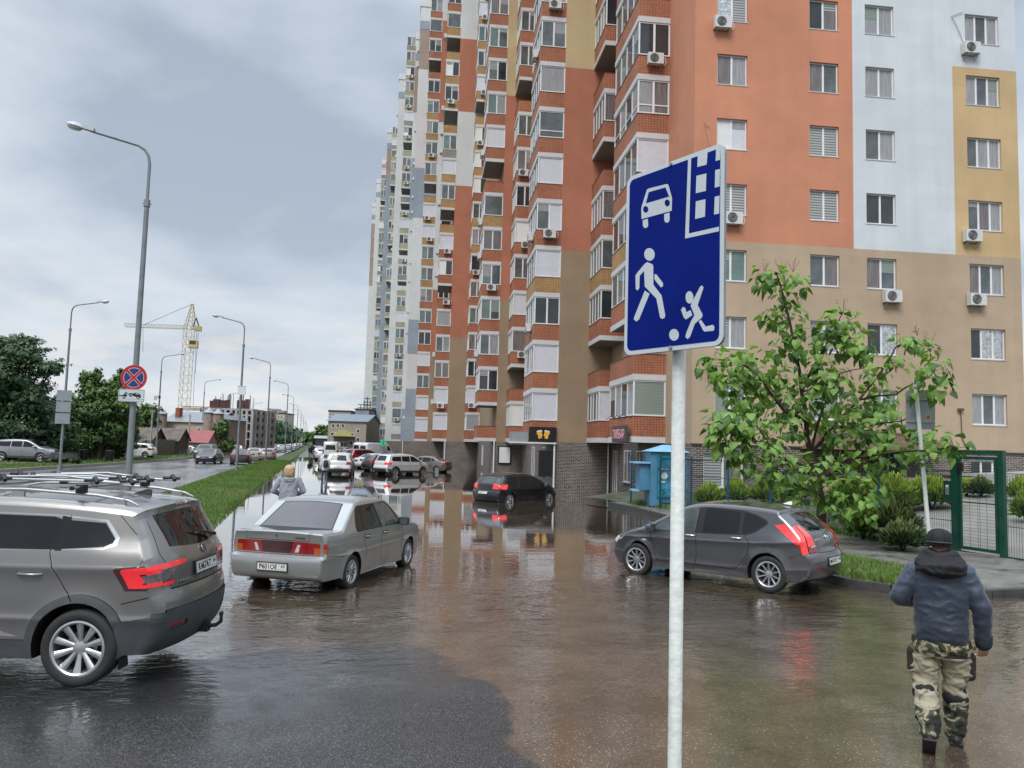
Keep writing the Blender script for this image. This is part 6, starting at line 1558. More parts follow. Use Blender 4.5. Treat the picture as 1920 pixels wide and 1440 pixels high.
for (x0,x1) in ((-.40,.06),(.12,.62)):
    m=MB(); m.box(x0,x1,-.64,-.632,.6,2.1,KPO); 
    m.box(x0,x1,-.65,-.642,1.62,1.74,M('poster_navy',(.01,.03,.14),.4)); m.lathe([(.13,0),(0,.001)],WHITEP,16,Matrix.Translation(((x0+x1)/2,-.645,1.42))@Matrix.Rotation(R_(90),4,'X')); m.box(x0+.06,x1-.2,-.65,-.642,1.15,1.22,WHITEP)
    m.build('poster',o)
text('ВОДА',.11,WHITEP,'lettering',o,frame((-.14,-.655,1.68),(1,0,0),(0,0,1),(0,-1,0)))
text('вода',.16,WHITEP,'lettering',o,frame((.36,-.645,.78),(1,0,0),(0,0,1),(0,-1,0)))
m=MB(); m.box(-1.1,-.70,-.45,.5,.85,1.85,KBL); m.build('dispenser',ks); m=MB(); m.box(-1.35,-.70,-.6,.6,1.87,1.93,KRF); m.build('canopy',ks); m=MB(); m.box(-1.35,-1.0,-.4,.4,.78,.84,KRF); m.build('shelf',ks)
m=MB()
for x in (-.62,.62):
    for y in (-.5,.8): m.box(x-.04,x+.04,y-.04,y+.04,-.4,.25,METG)
m.build('leg_frame',ks)
# enclosure frame in front
ef=thing('steel_barrier','dark green steel barrier standing in front of the water kiosk','barrier',(kc.x+.05,kc.y-.95,0),R_(-14))
m=MB()
for x in (-.75,-.05): m.box(x-.035,x+.035,-.035,.035,-.4,2.28,PBLUE if x>-.5 else PGREEN)
m.box(-.78,1.5,-.02,.02,2.05,2.09,PGREEN); m.box(-.70,-.10,-.02,.02,.35,.40,PGREEN); m.box(-.70,-.10,-.02,.02,2.2,2.25,PGREEN); m.build('frame_bars',ef)
# gable extras: porch canopy, ramp wall with rail, cables
pv=MB(); 
def gpt(b_,d,z): return (b_,32.3-d,z)
BRN=M('canopy_brown',(.11,.065,.045),.6,var=.15)
cn=thing('entrance_porch','porch with low brown hipped roof and dark doorway on the gable','porch',(0,0,0),R_(-AL))
m=MB(); x0,x1,d=16.3,22.4,2.2
m.add([gpt(x0,d,2.65),gpt(x1,d,2.65),gpt(x1,0.02,2.65),gpt(x0,.02,2.65),gpt(x0+1.2,.9,3.45),gpt(x1-1.2,.9,3.45),gpt(x1-1.,.02,3.45),gpt(x0+1,.02,3.45)],[(0,1,5,4),(1,2,6,5),(0,4,7,3),(4,5,6,7),(3,2,1,0)],BRN); m.build('roof',cn)
m=MB(); m.box(19.6,21.0,32.22,32.28,.9,2.6,BLK); m.build('doorway',cn)
for x in (x0+.3,x1-.3):
    m=MB(); m.box(x-.06,x+.06,30.2,30.32,.6,2.65,BRN); m.build('column',cn)
rp=thing('ramp_wall','tan low wall with dark coping in front of the porch','wall',(0,0,0),R_(-AL))
m=MB(); m.box(14.8,23.6,29.7,29.9,.2,1.62,T_TN); m.build('wall',rp); m=MB(); m.box(14.7,23.7,29.65,29.95,1.62,1.70,BLK); m.build('coping',rp)
rp=thing('ramp_wall','grey sloping concrete ramp side at the right of the gable','ramp',(0,0,0),R_(-AL))
m=MB(); m.add([(23.8,30.5,1.2),(34,28.0,1.9),(34,28.0,2.35),(23.8,30.5,1.75),(23.8,32.2,1.75),(34,32.2,2.35)],[(0,1,2,3),(3,2,5,4)],CONC); m.build('ramp_face',rp)
# beer bar signs
fas=thing('shop_sign','black fascia sign with two foaming beer mugs over the brick corner','shop sign',(0,0,0),R_(-AL))
m=MB(); m.box(6.25,7.95,46.82,46.93,2.72,3.62,BLK); m.build('board',fas)
mug=M('beer_yellow',(.62,.33,.04),.4,var=.15,emit=(.9,.5,.1,.15)); foam=M('beer_foam',(.75,.68,.5),.6)
for s_,x in ((-1,6.92),(1,7.32)):
    m=MB(); T=Matrix.Translation((x,46.80,3.18))@Matrix.Rotation(s_*R_(12),4,'Y'); m.box(-.14,.14,-.02,.0,-.26,.16,mug,T); m.box(s_*.14,s_*.22,-.02,0,.05,.09,mug,T) if s_>0 else m.box(-.22,-.14,-.02,0,.05,.09,mug,T); m.build('mug',fas)
    m=MB(); 
    for k in range(5): m.lathe([(.055,0),(0,.002)],foam,12,T@Matrix.Translation((-.12+.06*k,-.024,.18+.02*(k%2)))@Matrix.Rotation(R_(90),4,'X'))
    m.build('foam',fas)
m=MB(); m.lathe([(.10,0),(0,.002)],M('mug_emblem',(.05,.02,.01),.4),16,Matrix.Translation((7.12,46.775,3.0))@Matrix.Rotation(R_(90),4,'X')); m.build('emblem',fas)
m=MB(); m.box(5.2,6.2,46.9,48.2,2.5,3.3,METG); m.box(5.1,7.95,46.7,48.4,2.60,2.68,WHITEP); 
tag(m.build('metal_canopy'),'pale metal canopy box left of the beer mug sign','canopy'); C.objects[-1].rotation_euler=(0,0,R_(-AL))
m=MB(); m.box(6.9,7.8,46.9,46.97,.6,2.2,BLK); o=m.build('dark_board'); o.rotation_euler=(0,0,R_(-AL)); tag(o,'black board standing upright under the beer mug sign','board')
# ПИВБАР sign on bay 1
ps=thing('shop_sign','slanted lightbox with pink and white letters ПИВБАР under the first balcony stack','shop sign',(0,0,0),R_(-AL))
m=MB(); m.box(9.50,9.62,36.2,38.9,2.75,3.55,M('sign_box_dark',(.06,.055,.06),.5)); m.build('board',ps)
text('ПИВБАР',.62,M('sign_pink',(.8,.35,.42),.4,emit=(1,.5,.6,.25)),'lettering',ps,frame((9.49,37.55,3.12),(0,-1,0),(0,0,1),(-1,0,0)),xs=.9)
m=MB()
for y in (36.3,37.4,38.6): m.tube([(9.8,y,3.95),(9.3,y-.1,4.05),(9.1,y-.15,3.9)],.018,BLK,6)
m.build('lamp_arm',ps)
# pharmacy cross
ph=at(719,830,103); pg=thing('pharmacy_cross','glowing green pharmacy cross sign at the far base of the tower','sign',(ph.x,ph.y,ph.z))
GRN=M('green_glow',(.02,.5,.2),.4,emit=(.02,1,.35,.15)); m=MB(); m.box(-.16,.16,-.1,.1,-.42,.42,GRN); m.box(-.42,-.162,-.1,.1,-.16,.16,GRN); m.box(.162,.42,-.1,.1,-.16,.16,GRN); m.build('cross',pg); m=MB(); m.box(-.04,.04,-.13,-.11,-.25,.25,BLK); m.build('inner_mark',pg)
# white poster and things on brick base
m=MB(); m.box(4.15,5.15,64.1,64.25,1.2,2.35,WHITEP) if 0 else m.box(6.1,7.0,64.1,64.22,1.0,2.3,WHITEP); m.box(6.0,7.1,64.22,64.26,.9,2.4,BLK); o=m.build('notice_board'); o.rotation_euler=(0,0,R_(-AL)); tag(o,'white notice board in black frame on the dark brick base','notice board')
# ---------------------------------------------------------------- air conditioners
ACW=M('ac_white',(.60,.60,.58),.4,var=.1,vs=5); ACD=M('ac_grille_dark',(.05,.05,.05),.5)
def make_ac(label):
    t=thing('air_conditioner',label,'air conditioner')
    m=MB(); m.box(-.39,.39,-.32,-.04,0,.55,ACW); m.build('casing',t)
    m=MB(); T=Matrix.Translation((-.09,-.325,.275))@Matrix.Rotation(R_(90),4,'X'); m.lathe([(.225,0),(.225,.008),(.20,.012),(0,.006)],ACD,22,T); o=m.build('fan_grille',t)
    m=MB(); 
    for r in (.07,.13,.19): m.tube([T@Vector((r*cos(a*pi/8),r*sin(a*pi/8),.016)) for a in range(17)],.005,ACW,4,cap=False)
    m.build('grille_ring',o)
    m=MB()
    for x in (-.28,.28): m.bar((x,-.36,-.015),(x,0,-.015),.03,METG); m.bar((x,-.33,-.02),(x,0,-.28),.025,METG)
    m.build('bracket',t)
    m=MB(); m.tube([(.39,-.1,.12),(.52,-.05,.05),(.60,-.02,.22),(.55,0,.5)],.014,WHITEP,6); m.build('hose',t)
    return t
def gw(b_,z,d=0): return bl(b_,32.3-d,z)
ac0=make_ac('air conditioner under the upper left window of the orange gable part')
acg=[(12.55,17.95+.85,None),(12.62,9.15,'air conditioner just right of the blue sign, under an orange-wall window'),(20.55,6.28+3*0,'air conditioner under a third-column window on the tan wall'),(24.75,18.55,'air conditioner below the window at the top of the white gable wall'),(24.75,9.55,'air conditioner with round emblem on the yellow wall'),(24.85,6.6,'air conditioner under the right column window on the tan wall')]
acg=[]
for (px,py,lab) in [(1357,40,None),(1377,408,'air conditioner just right of the blue sign beneath an orange-wall window'),(1676,555,'air conditioner beneath a third-column window on the tan wall'),(1824,88,'air conditioner beside the topmost right window on the white wall'),(1827,441,'air conditioner with red emblem on the yellow wall strip'),(1835,561,'air conditioner beneath the right column window on the tan wall')]:
    d=fw+cr*((px-960)/FPX)+cu*((720-py)/FPX); c8,s8=cos(R_(AL)),sin(R_(AL)); t=32.0/(d.x*s8+d.y*c8); w_=Vector((0,0,CH))+d*t
    b_=w_.x*c8-w_.y*s8; loc=bl(b_,32.3,w_.z-.27)
    if lab is None: ac0.location=loc; ac0.rotation_euler=(0,0,R_(-AL))
    else: dup(ac0,loc,R_(-AL),lab)
m=MB(); o=None
# units hung on balcony fronts: (a, b, protrusion, floor) chosen from what the photo shows
near_ac=[(36.0,11.4,1.6,6,'air conditioner on the first balcony stack under two dark panes'),(36.0,11.4,1.6,8,'air conditioner on the first balcony stack at the top picture edge'),
 (47.0,8.0,1.6,5-1,'air conditioner on the second balcony stack, right under its glazing'),(64.3,5.8,1.6,4,'air conditioner on the third balcony stack, low down'),(47.0,8.0,1.6,9,'air conditioner on the second balcony stack near the picture top')]
for a,b_,w_,k,lab in near_ac:
    loc=bl(b_-w_*.5,a-.03,Z0+3*k+.72); dup(ac0,loc,R_(-AL),lab)
ra_=random.Random(3)
for (a,b_,w_) in ((88.5,2.3,1.6),(106.,.1,1.7),(85.5,5.8,1.5),(61.3,8.,1.4),(144.5,-4.8,1.7)):
    for k in range(1,24):
        if ra_.random()<.33: dup(ac0,bl(b_-w_*(.35+.3*ra_.random()),a-.03,Z0+3*k+.75),R_(-AL),'small air conditioner box hung on a far balcony front','air conditioners on the far balcony stacks')
for (a,b_) in ((47.0,6.4),(64.3,4.2),(133.,-3.8),(161.6,-8.6),(191.,-12.5),(230,-17.7),(88.5,.7)):
    for k in range(1,25):
        if ra_.random()<.42: dup(ac0,bl(b_-.02,a+1.2+ra_.random(),Z0+3*k+.6+ra_.random()*.8),R_(-AL-90),'small air conditioner box projecting edge-on from a facade corner','air conditioners on the facade corners')
ac_=None
# cables on gable
cb_=thing('loose_cable','thin brown cable stub with bracket on the tan wall right of the tree','cable')
m=MB(); q=[(1800,770),(1802,778),(1803,800),(1804,822),(1812,838)]
def ongable(px,py,d_=.04):
    d=fw+cr*((px-960)/FPX)+cu*((720-py)/FPX); c8,s8=cos(R_(AL)),sin(R_(AL)); t=(32.3-d_)/(d.x*s8+d.y*c8); return Vector((0,0,CH))+d*t
m.tube([ongable(*p) for p in q],.02,BRN,6); m.box(-.14,.14,-.1,.0,-.05,.05,BRN,Matrix.Translation(ongable(1800,768))); m.build('cable',cb_,smooth=50)
cb_=thing('loose_cable','thin grey cable looping to the top right air conditioner','cable'); m=MB(); m.tube([ongable(*p,.05) for p in [(1806,22),(1790,28),(1784,30),(1792,45),(1800,62),(1806,80)]],.014,METG,6); m.build('cable',cb_,smooth=50)
cb_=thing('loose_cable','pale cable stub just above the blue sign corner','cable'); m=MB(); m.tube([ongable(*p,.05) for p in [(1330,238),(1320,228),(1324,240),(1332,272)]],.014,M('cable_pale',(.6,.4,.32),.6),6); m.build('cable',cb_,smooth=50)
# ---------------------------------------------------------------- vegetation
BARK=M('bark_brown',(.055,.038,.028),.9,var=.35,vs=8,bump=.5,bs=25,stretch=(1,1,.3)); BARKD=M('bark_dark',(.03,.025,.02),.95,var=.3,vs=6)
def leafmat(name,c,t=.25):
    m,nt,b=nodes(name); o=coords(nt,'pos'); n=N(nt,'ShaderNodeTexNoise',Scale=3.,Detail=4); L(nt,o,n.inputs['Vector'])
    L(nt,mixc(nt,1.,c,ramp(nt,n.outputs['Fac'],[(.3,.65),(.7,1.3)]),'MULTIPLY'),b.inputs['Base Color']); b.inputs['Roughness'].default_value=.45
    b.inputs['Specular IOR Level'].default_value=.4
    tr=nt.nodes.new('ShaderNodeBsdfTranslucent'); tr.inputs[0].default_value=(c[0]*1.6,c[1]*1.7,c[2]*.8,1); mx=nt.nodes.new('ShaderNodeMixShader'); mx.inputs[0].default_value=t
    out=nt.nodes['Material Output']; L(nt,b.outputs[0],mx.inputs[1]); L(nt,tr.outputs[0],mx.inputs[2]); L(nt,mx.outputs[0],out.inputs[0]); return m
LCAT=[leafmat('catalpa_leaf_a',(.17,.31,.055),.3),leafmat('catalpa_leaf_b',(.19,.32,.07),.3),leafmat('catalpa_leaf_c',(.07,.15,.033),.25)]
def rv(r): 
    while True:
        v=Vector((r.uniform(-1,1),r.uniform(-1,1),r.uniform(-1,1)))
        if .05<v.length<1: return v
def heart(mb,p,d,n_,s,mat,r):
    "heart leaf: base p, tip direction d, normal n_"
    d=d.normalized(); sd=d.cross(n_).normalized(); n_=sd.cross(d)
    pts=[(0,0,0),(.42,-.08,-.03),(.50,.22,-.10),(.30,.62,-.13),(0,1.05,-.24),(-.30,.62,-.13),(-.50,.22,-.10),(-.42,-.08,-.03)]
    mid=(0,.45,.02)
    vs=[p+sd*(x*s)+d*(y*s)+n_*(z*s) for x,y,z in pts]+[p+sd*0+d*(mid[1]*s)+n_*(mid[2]*s)]
    mb.add(vs,[(0,1,8),(1,2,8),(2,3,8),(3,4,8),(4,5,8),(5,6,8),(6,7,8),(7,0,8)],mat)
# catalpa: limbs traced through photo points at depth
TZ=20.0
ct=thing('catalpa_tree','broad-leaved catalpa with drooping big bright leaves in front of the gable','tree')
base=at(1540,985,TZ); base.z=.1
def tp_(x,y,dz=0): return at(x,y,TZ+dz)
r=random.Random(21)
wood=MB()
fork=tp_(1533,905)
fk2=tp_(1520,850,.1)
wood.tube([base-Vector((0,0,.2)),tp_(1540,950),fork,fk2],[.14,.125,.115,.10],BARK,10)
limbs=[ # list of points (x,y,dz), start radius
 ([(1520,850,.1),(1512,790,.1),(1503,735,.2),(1492,660,.0),(1470,560,-.1),(1455,510,-.1)],.075),
 ([(1503,735,.2),(1530,680,-.4),(1552,640,-.6),(1578,590,-.7)],.045),
 ([(1492,660,0),(1478,600,.5),(1466,585,.6)],.03),
 ([(1512,790,.1),(1470,770,-.8),(1420,700,-1.2),(1370,675,-1.3),(1328,672,-1.4)],.05),
 ([(1470,770,-.8),(1440,720,-.5),(1420,690,-.2)],.03),
 ([(1533,905,0),(1500,870,-.9),(1450,850,-1.5),(1400,815,-1.8),(1360,790,-1.9)],.05),
 ([(1450,850,-1.5),(1420,800,-1.2),(1395,745,-1)],.03),
 ([(1520,850,.1),(1560,800,.8),(1610,750,1.2),(1650,700,1.3),(1680,650,1.3),(1712,635,1.4)],.055),
 ([(1610,750,1.2),(1680,740,-.6),(1720,715,-2.4),(1755,705,-3.0)],.03),
 ([(1533,905,0),(1590,860,-.6),(1660,850,-1.6),(1730,845,-2.6),(1790,838,-3.1)],.045),
 ([(1533,905,0),(1580,895,.8),(1640,870,1.2),(1700,850,1.2)],.04),
 ([(1540,930,0),(1500,915,-1),(1460,880,-1.6)],.04),
 ([(1540,950,0),(1580,940,-.8),(1600,930,-1.3),(1625,925,-1.6)],.035),
 ([(1520,850,.1),(1545,760,-.5),(1575,700,-1),(1620,690,-1.2)],.04),
 ([(1512,790,.1),(1480,730,1),(1450,690,1.5)],.04),
 ([(1560,800,.8),(1620,800,-.4),(1690,790,-.8),(1740,760,-.9)],.035),
 ([(1503,735,.2),(1540,720,1.2),(1590,640,1.3),(1615,620,1.3)],.03),
]
pts_all=[]
for P,r0_ in limbs:
    q=[tp_(*p) for p in P]; qq=[]
    for a,b_ in zip(q,q[1:]): qq+= [a, a.lerp(b_,.5)+rv(r)*.05]
    qq.append(q[-1]); n=len(qq); wood.tube(qq,[r0_*(1-.78*i/(n-1)) for i in range(n)],BARK,7)
    for i in range(n): 
        if i>=1: pts_all.append((qq[i],i/(n-1)))
wo=wood.build('trunk',ct,smooth=60)
lf=MB(); tw=MB()
# leaf clusters : photo x,y,dz,radius(px), count
CL=[(1440,520,0,42,44),(1490,530,0,36,30),(1468,560,0,26,14),(1480,600,.3,48,46),(1500,640,.2,44,44),(1450,595,.2,30,22),(1460,650,.2,36,26),
 (1575,600,-.6,40,40),(1600,640,-.6,44,46),(1560,640,-.6,34,30),(1615,655,-.8,34,26),(1545,620,-.3,28,18),
 (1328,680,-1.4,30,26),(1370,690,-1.3,50,56),(1410,685,-1,48,56),(1445,710,-.6,52,60),(1400,740,-1,50,56),(1360,720,-1.4,36,30),
 (1350,790,-1.8,34,34),(1385,785,-1.7,48,56),(1420,830,-1.5,54,64),(1370,830,-1.7,44,50),(1345,815,-1.7,30,24),
 (1470,760,-.4,56,66),(1520,740,-.3,56,66),(1560,720,-.8,50,54),(1530,690,-.6,42,40),(1500,790,.2,52,50),(1460,800,-.6,50,54),
 (1600,760,.6,54,62),(1650,740,.9,46,46),(1640,700,1.2,36,30),(1705,640,1.3,30,28),(1735,650,1.4,28,22),(1680,680,1.2,28,20),
 (1750,690,-3,34,30),(1762,725,-3,28,24),(1722,728,-2.6,22,10),(1690,780,-.6,46,46),(1640,800,-.3,54,60),(1590,820,0,54,58),(1550,800,.2,46,44),
 (1700,830,-1,50,52),(1750,822,-2.6,36,28),(1790,838,-3.1,26,20),(1735,850,-2.8,26,14),(1650,860,-.8,56,64),(1600,880,-.4,56,64),
 (1440,870,-1.5,46,50),(1480,890,-1.2,50,56),(1530,880,-.6,54,58),(1390,860,-1.8,30,20),(1560,925,-.9,40,40),(1610,920,-1.3,46,52),(1640,915,-1.2,30,24),(1580,960,-1.2,34,30),(1620,955,-1.4,36,34),(1500,930,-1.2,34,26)]
for (x,y,dz,rad,cnt) in CL:
    c_=tp_(x,y,dz); R=rad/FPX*TZ
    # twig to nearest limb point
    near=min(pts_all,key=lambda t:(t[0]-c_).length+(.3 if t[0].z>c_.z else 0))[0]
    mid=near.lerp(c_,.5)+Vector((0,0,-.05)); tw.tube([near,mid,c_],[.014,.010,.006],BARK,5)
    for k in range(max(2,cnt//12)):
        d_=rv(r).normalized(); d_.z=abs(d_.z)*.5; e=c_+d_*R*.75; tw.tube([mid.lerp(c_,r.random()),e],[.007,.004],BARK,4)
    for k in range(int(cnt*1.15)):
        v=rv(r); v.z*=.85; p=c_+v*R*.92
        out=(v.normalized()*.7+Vector((0,0,-.75))+rv(r)*.45).normalized(); nn=(Vector((0,0,1))*.8+v*.6+rv(r)*.5).normalized()
        s=.12+.14*r.random()
        if r.random()<.2: s*=.6
        hgt=v.z
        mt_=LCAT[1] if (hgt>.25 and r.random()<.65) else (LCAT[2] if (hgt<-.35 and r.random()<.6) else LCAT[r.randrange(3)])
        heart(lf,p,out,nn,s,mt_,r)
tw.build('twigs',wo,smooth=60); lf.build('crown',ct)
sd_=MB(); PODM=M('seed_pod',(.10,.055,.03),.8)
for (x,y,dz) in [(1322,690,-1.4),(1335,700,-1.4),(1350,700,-1.3),(1585,690,-.7),(1560,735,-.5)]:
    for k in range(7):
        p=tp_(x+r.uniform(-12,12),y+r.uniform(-4,8),dz); sd_.tube([p,p+Vector((r.uniform(-.04,.04),0,-.22-.1*r.random()))],[.006,.004],PODM,4)
for (x,y,dz) in [(1432,505,0),(1464,502,0),(1487,500,0),(1500,570,.3),(1580,580,-.6),(1720,620,1.3),(1744,640,1.4),(1757,668,0),(1770,700,0),(1640,630,-.8),(1680,690,1),(1560,600,-.5)]:
    for k in range(7):
        p=tp_(x,y+10,dz); q=tp_(x+r.uniform(-12,12),y-r.uniform(4,20),dz); sd_.tube([p,q],[.005,.003],PODM,4); sd_.lathe([(0,-.012),(.012,0),(0,.012)],PODM,5,Matrix.Translation(q))
sd_.build('seed_pods',ct)
# ---- generic crowns
def crown(mb,cl,mats,r,n,ls,light=True):
    "cl: list of (centre, radii)"
    tot=sum(a[1].x*a[1].z for a in cl)
    zs=[c.z for c,_ in cl]; 
    for c_,R in cl:
        k=int(n*R.x*R.z/tot)
        for _ in range(k):
            v=rv(r); v=v*(.55+.45*r.random())/max(.35,v.length)*.9 if r.random()<.6 else v
            if r.random()<.35:
                q=int(r.random()*14); a0_=q*2.4; e0_=sin(q*7.3)*.6+.35; sp_=Vector((cos(a0_)*cos(e0_),sin(a0_)*cos(e0_),sin(e0_))); v=sp_*(.6+.75*r.random())+rv(r)*.13
            p=c_+Vector((v.x*R.x,v.y*R.y,v.z*R.z)); s=ls*(.5+r.random())
            n_=(v+rv(r)*.8+Vector((0,0,.4))).normalized(); a=n_.cross(rv(r)).normalized(); b_=n_.cross(a)
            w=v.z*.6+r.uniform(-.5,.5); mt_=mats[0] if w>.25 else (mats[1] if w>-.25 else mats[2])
            mb.add([p-a*s,p+b_*s*.5,p+a*s,p-b_*s*.5],[(0,1,2,3)],mt_)
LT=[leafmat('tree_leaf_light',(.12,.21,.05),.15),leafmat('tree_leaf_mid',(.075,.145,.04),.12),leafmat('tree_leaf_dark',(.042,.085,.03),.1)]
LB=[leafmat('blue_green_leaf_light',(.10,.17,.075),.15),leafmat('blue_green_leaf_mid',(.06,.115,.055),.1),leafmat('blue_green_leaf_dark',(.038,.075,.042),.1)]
def tree(name,label,cat,px,Zd,trunk_x,zbase,blobs,mats,n,ls,seed,tr=.25,group=None):
    "blobs in photo px: (x,y,rx,ry)"
    r=random.Random(seed); b0=at(trunk_x,820,Zd); b0.z=zbase
    t=thing(name,label,cat,(b0.x,b0.y,b0.z),0,group); k=Zd/FPX
    cl=[]
    for (x,y,rx,ry) in blobs:
        c_=at(x,y,Zd+r.uniform(-.5,.5)*rx*k)-b0; cl.append((c_,Vector((rx*k,min(rx,60)*k*.9,ry*k))))
    w=MB(); topz=max(c.z for c,_ in cl)
    w.tube([(0,0,-.3),(r.uniform(-.2,.2),0,topz*.35),(r.uniform(-.3,.3),0,topz*.7)],[tr,tr*.8,tr*.4],BARKD,8)
    for c_,R in cl: w.tube([(0,0,topz*.22),Vector((c_.x*.5,c_.y*.5,c_.z*.62)),c_],[tr*.45,tr*.3,tr*.1],BARKD,6)
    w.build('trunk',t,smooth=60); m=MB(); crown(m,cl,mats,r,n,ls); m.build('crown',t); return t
tree('big_tree','large dark green tree at the left picture edge','tree',0,60,20,.3,[(-10,700,60,60),(30,665,50,32),(75,690,42,20),(15,740,60,50),(55,745,34,40),(-30,780,60,60),(30,800,50,40),(100,688,18,9),(45,640,24,12),(0,645,30,18)],LB,26000,.15,31,.35)
tree('leafy_tree','lower dark tree between the left edge tree and the sign-back lamp','tree',0,62,95,.3,[(90,790,40,40),(70,830,40,25),(110,820,34,30),(85,760,24,20)],LB,11000,.14,32)
tree('poplar_tree','fresh green pointed tree behind the no-stopping lamp','tree',0,68,190,.3,[(170,730,20,30),(160,712,10,18),(182,705,8,16),(150,770,30,30),(190,770,40,34),(170,820,48,34),(215,800,34,36),(230,760,24,28),(205,735,18,22)],LT,22000,.15,33)
tree('poplar_tree','second pointed green tree just left of the no-stopping lamp','tree',0,70,222,.3,[(222,730,16,26),(228,705,8,14),(232,770,20,30),(215,830,40,26),(238,800,22,34)],LT,12000,.15,34)
tree('far_tree','airy tree rising behind the shed roofs','tree',0,110,277,0,[(275,775,18,18),(290,785,14,22),(265,790,14,20)],LT,3200,.24,35)
tree('street_tree','round green tree before the building under construction','tree',0,108,412,0,[(415,805,14,16),(410,830,18,18),(425,835,14,14)],LT,4500,.20,36)
tree('garden_bush','dark bush beside the blue shed wall','bush',0,80,268,.1,[(268,838,11,11)],LB,700,.25,37,.08)
tree('garden_bush','green hedge growth beside the pale grey parked car','bush',0,96,318,.1,[(312,838,14,10),(335,846,16,8)],LT,900,.25,38,.08)
tree('garden_tree','round dark tree beside the beige building','tree',0,190,602,0,[(605,812,13,14),(595,822,10,12),(612,820,10,14)],LT,2600,.5,39)
# far tree line across the road : one mass
r=random.Random(8); m=MB(); cl=[]
for i in range(46):
    x=478+i*2.35; Zd=150+i*7; yt=792+max(0,i-18)*1.05+r.uniform(-3,3)
    c_=at(x,(yt+836)/2,Zd); k=Zd/FPX; cl.append((c_,Vector((9*k,6*k,(838-yt)/2*k))))
crown(m,cl,LB,r,9000,1.1); tag(m.build('tree_line'),'dark tree line receding beyond the road under the far apartment block','trees',kind='stuff')
r=random.Random(18); m=MB(); cl=[]
for i in range(16):
    x=584+r.uniform(-5,5)+i*.5; Zd=300+i*20; k=Zd/FPX; c_=at(x,822,Zd); cl.append((c_,Vector((9*k,6*k,9*k))))
crown(m,cl,LT,r,1600,2.0); tag(m.build('far_trees'),'small far trees at the end of the footpath','trees',kind='stuff')
# hedge wall of green behind the left verge
r=random.Random(28); m=MB(); cl=[]
for i in range(16):
    x=-40+i*17; Zd=75; k=Zd/FPX; c_=at(x,822+r.uniform(-4,4),Zd); cl.append((c_,Vector((16*k,12*k,20*k))))
crown(m,cl,LB,r,7000,.3); tag(m.build('hedge_mass'),'dark undergrowth behind the cars on the left verge','undergrowth',kind='stuff')
# ---- junipers
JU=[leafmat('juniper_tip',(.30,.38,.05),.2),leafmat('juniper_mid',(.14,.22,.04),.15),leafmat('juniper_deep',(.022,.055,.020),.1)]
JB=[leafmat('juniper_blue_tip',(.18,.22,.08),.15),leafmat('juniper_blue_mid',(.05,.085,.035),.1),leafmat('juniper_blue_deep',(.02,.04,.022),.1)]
def bush(label,x,y,Zd,rx,ry,mats,n,seed,group=None):
    r=random.Random(seed); c_=at(x,y,Zd); k=Zd/FPX; zb=gh(c_.x,c_.y) if c_.x>12 else .1
    t=thing('juniper_bush',label,'bush',(c_.x,c_.y,min(zb,c_.z-.1)),0,group); m=MB(); w=MB(); H=(c_.z-t.location.z)+ry*k; RX=rx*k
    for i in range(n):
        a=r.random()*2*pi; q=r.random()**.5; p0=Vector((cos(a)*q*RX*.55,sin(a)*q*RX*.5,r.random()*H*.35)); ln=.5+.5*r.random()
        hh=H*(1-.55*q*q)*ln; p1=Vector((cos(a)*q*RX*1.05,sin(a)*q*RX*.9,hh)); d=(p1-p0); s_=.035+.025*r.random()
        f0=r.uniform(.45,.9); b0=p0+d*f0; tip=b0+d.normalized()*(.16+.12*r.random())+Vector((r.uniform(-.08,.08),r.uniform(-.08,.08),.03)); sd=d.cross(rv(r)).normalized()*s_
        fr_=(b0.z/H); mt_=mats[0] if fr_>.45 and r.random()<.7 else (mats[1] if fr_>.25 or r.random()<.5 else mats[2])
        m.add([b0-sd,b0+sd,tip+sd*.3,tip-sd*.3],[(0,1,2,3)],mt_)
    for i in range(8):
        a=r.random()*6.28; w.tube([(0,0,-.1),(cos(a)*RX*.4,sin(a)*RX*.4,H*.6)],[.02,.006],BARKD,5)
    w.build('stem',t); m.build('foliage',t)
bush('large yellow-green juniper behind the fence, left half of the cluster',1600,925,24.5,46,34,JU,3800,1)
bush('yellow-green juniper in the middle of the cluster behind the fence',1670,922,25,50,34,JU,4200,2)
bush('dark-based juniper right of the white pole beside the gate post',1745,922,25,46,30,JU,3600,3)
bush('grey-green juniper in front of the cluster at the blue post',1680,968,19.5,36,32,JB,3200,4)
bush('small low juniper left of the blue fence post',1618,968,20.5,26,24,JU,1500,5)
bush('weedy bush with fine leaves at the foot of the blue post',1692,1000,18.3,30,16,JB,1300,6)
for i,(x,y,rx,ry,lab) in enumerate([(1330,918,22,14,'leftmost small shrub against the brick base'),(1380,912,20,18,'taller pale shrub under the ground floor window'),(1432,918,22,14,'small shrub right of the ground floor window'),(1490,915,24,16,'shrub against the brick base behind the tree trunk')]):
    bush(lab,x,y,29,rx,ry,JU,1000,20+i)
bush('yellow-green juniper seen through the gate, left one',1812,925,27,14,22,JU,900,31)
bush('round green bush seen through the gate mesh',1838,922,26.5,17,22,JB,1300,32)
bush('bush cut by the right edge, upper one',1912,912,25,16,14,JU,800,33)
bush('bright bush cut by the right edge, lower one',1922,945,21.5,16,24,JU,1200,34)
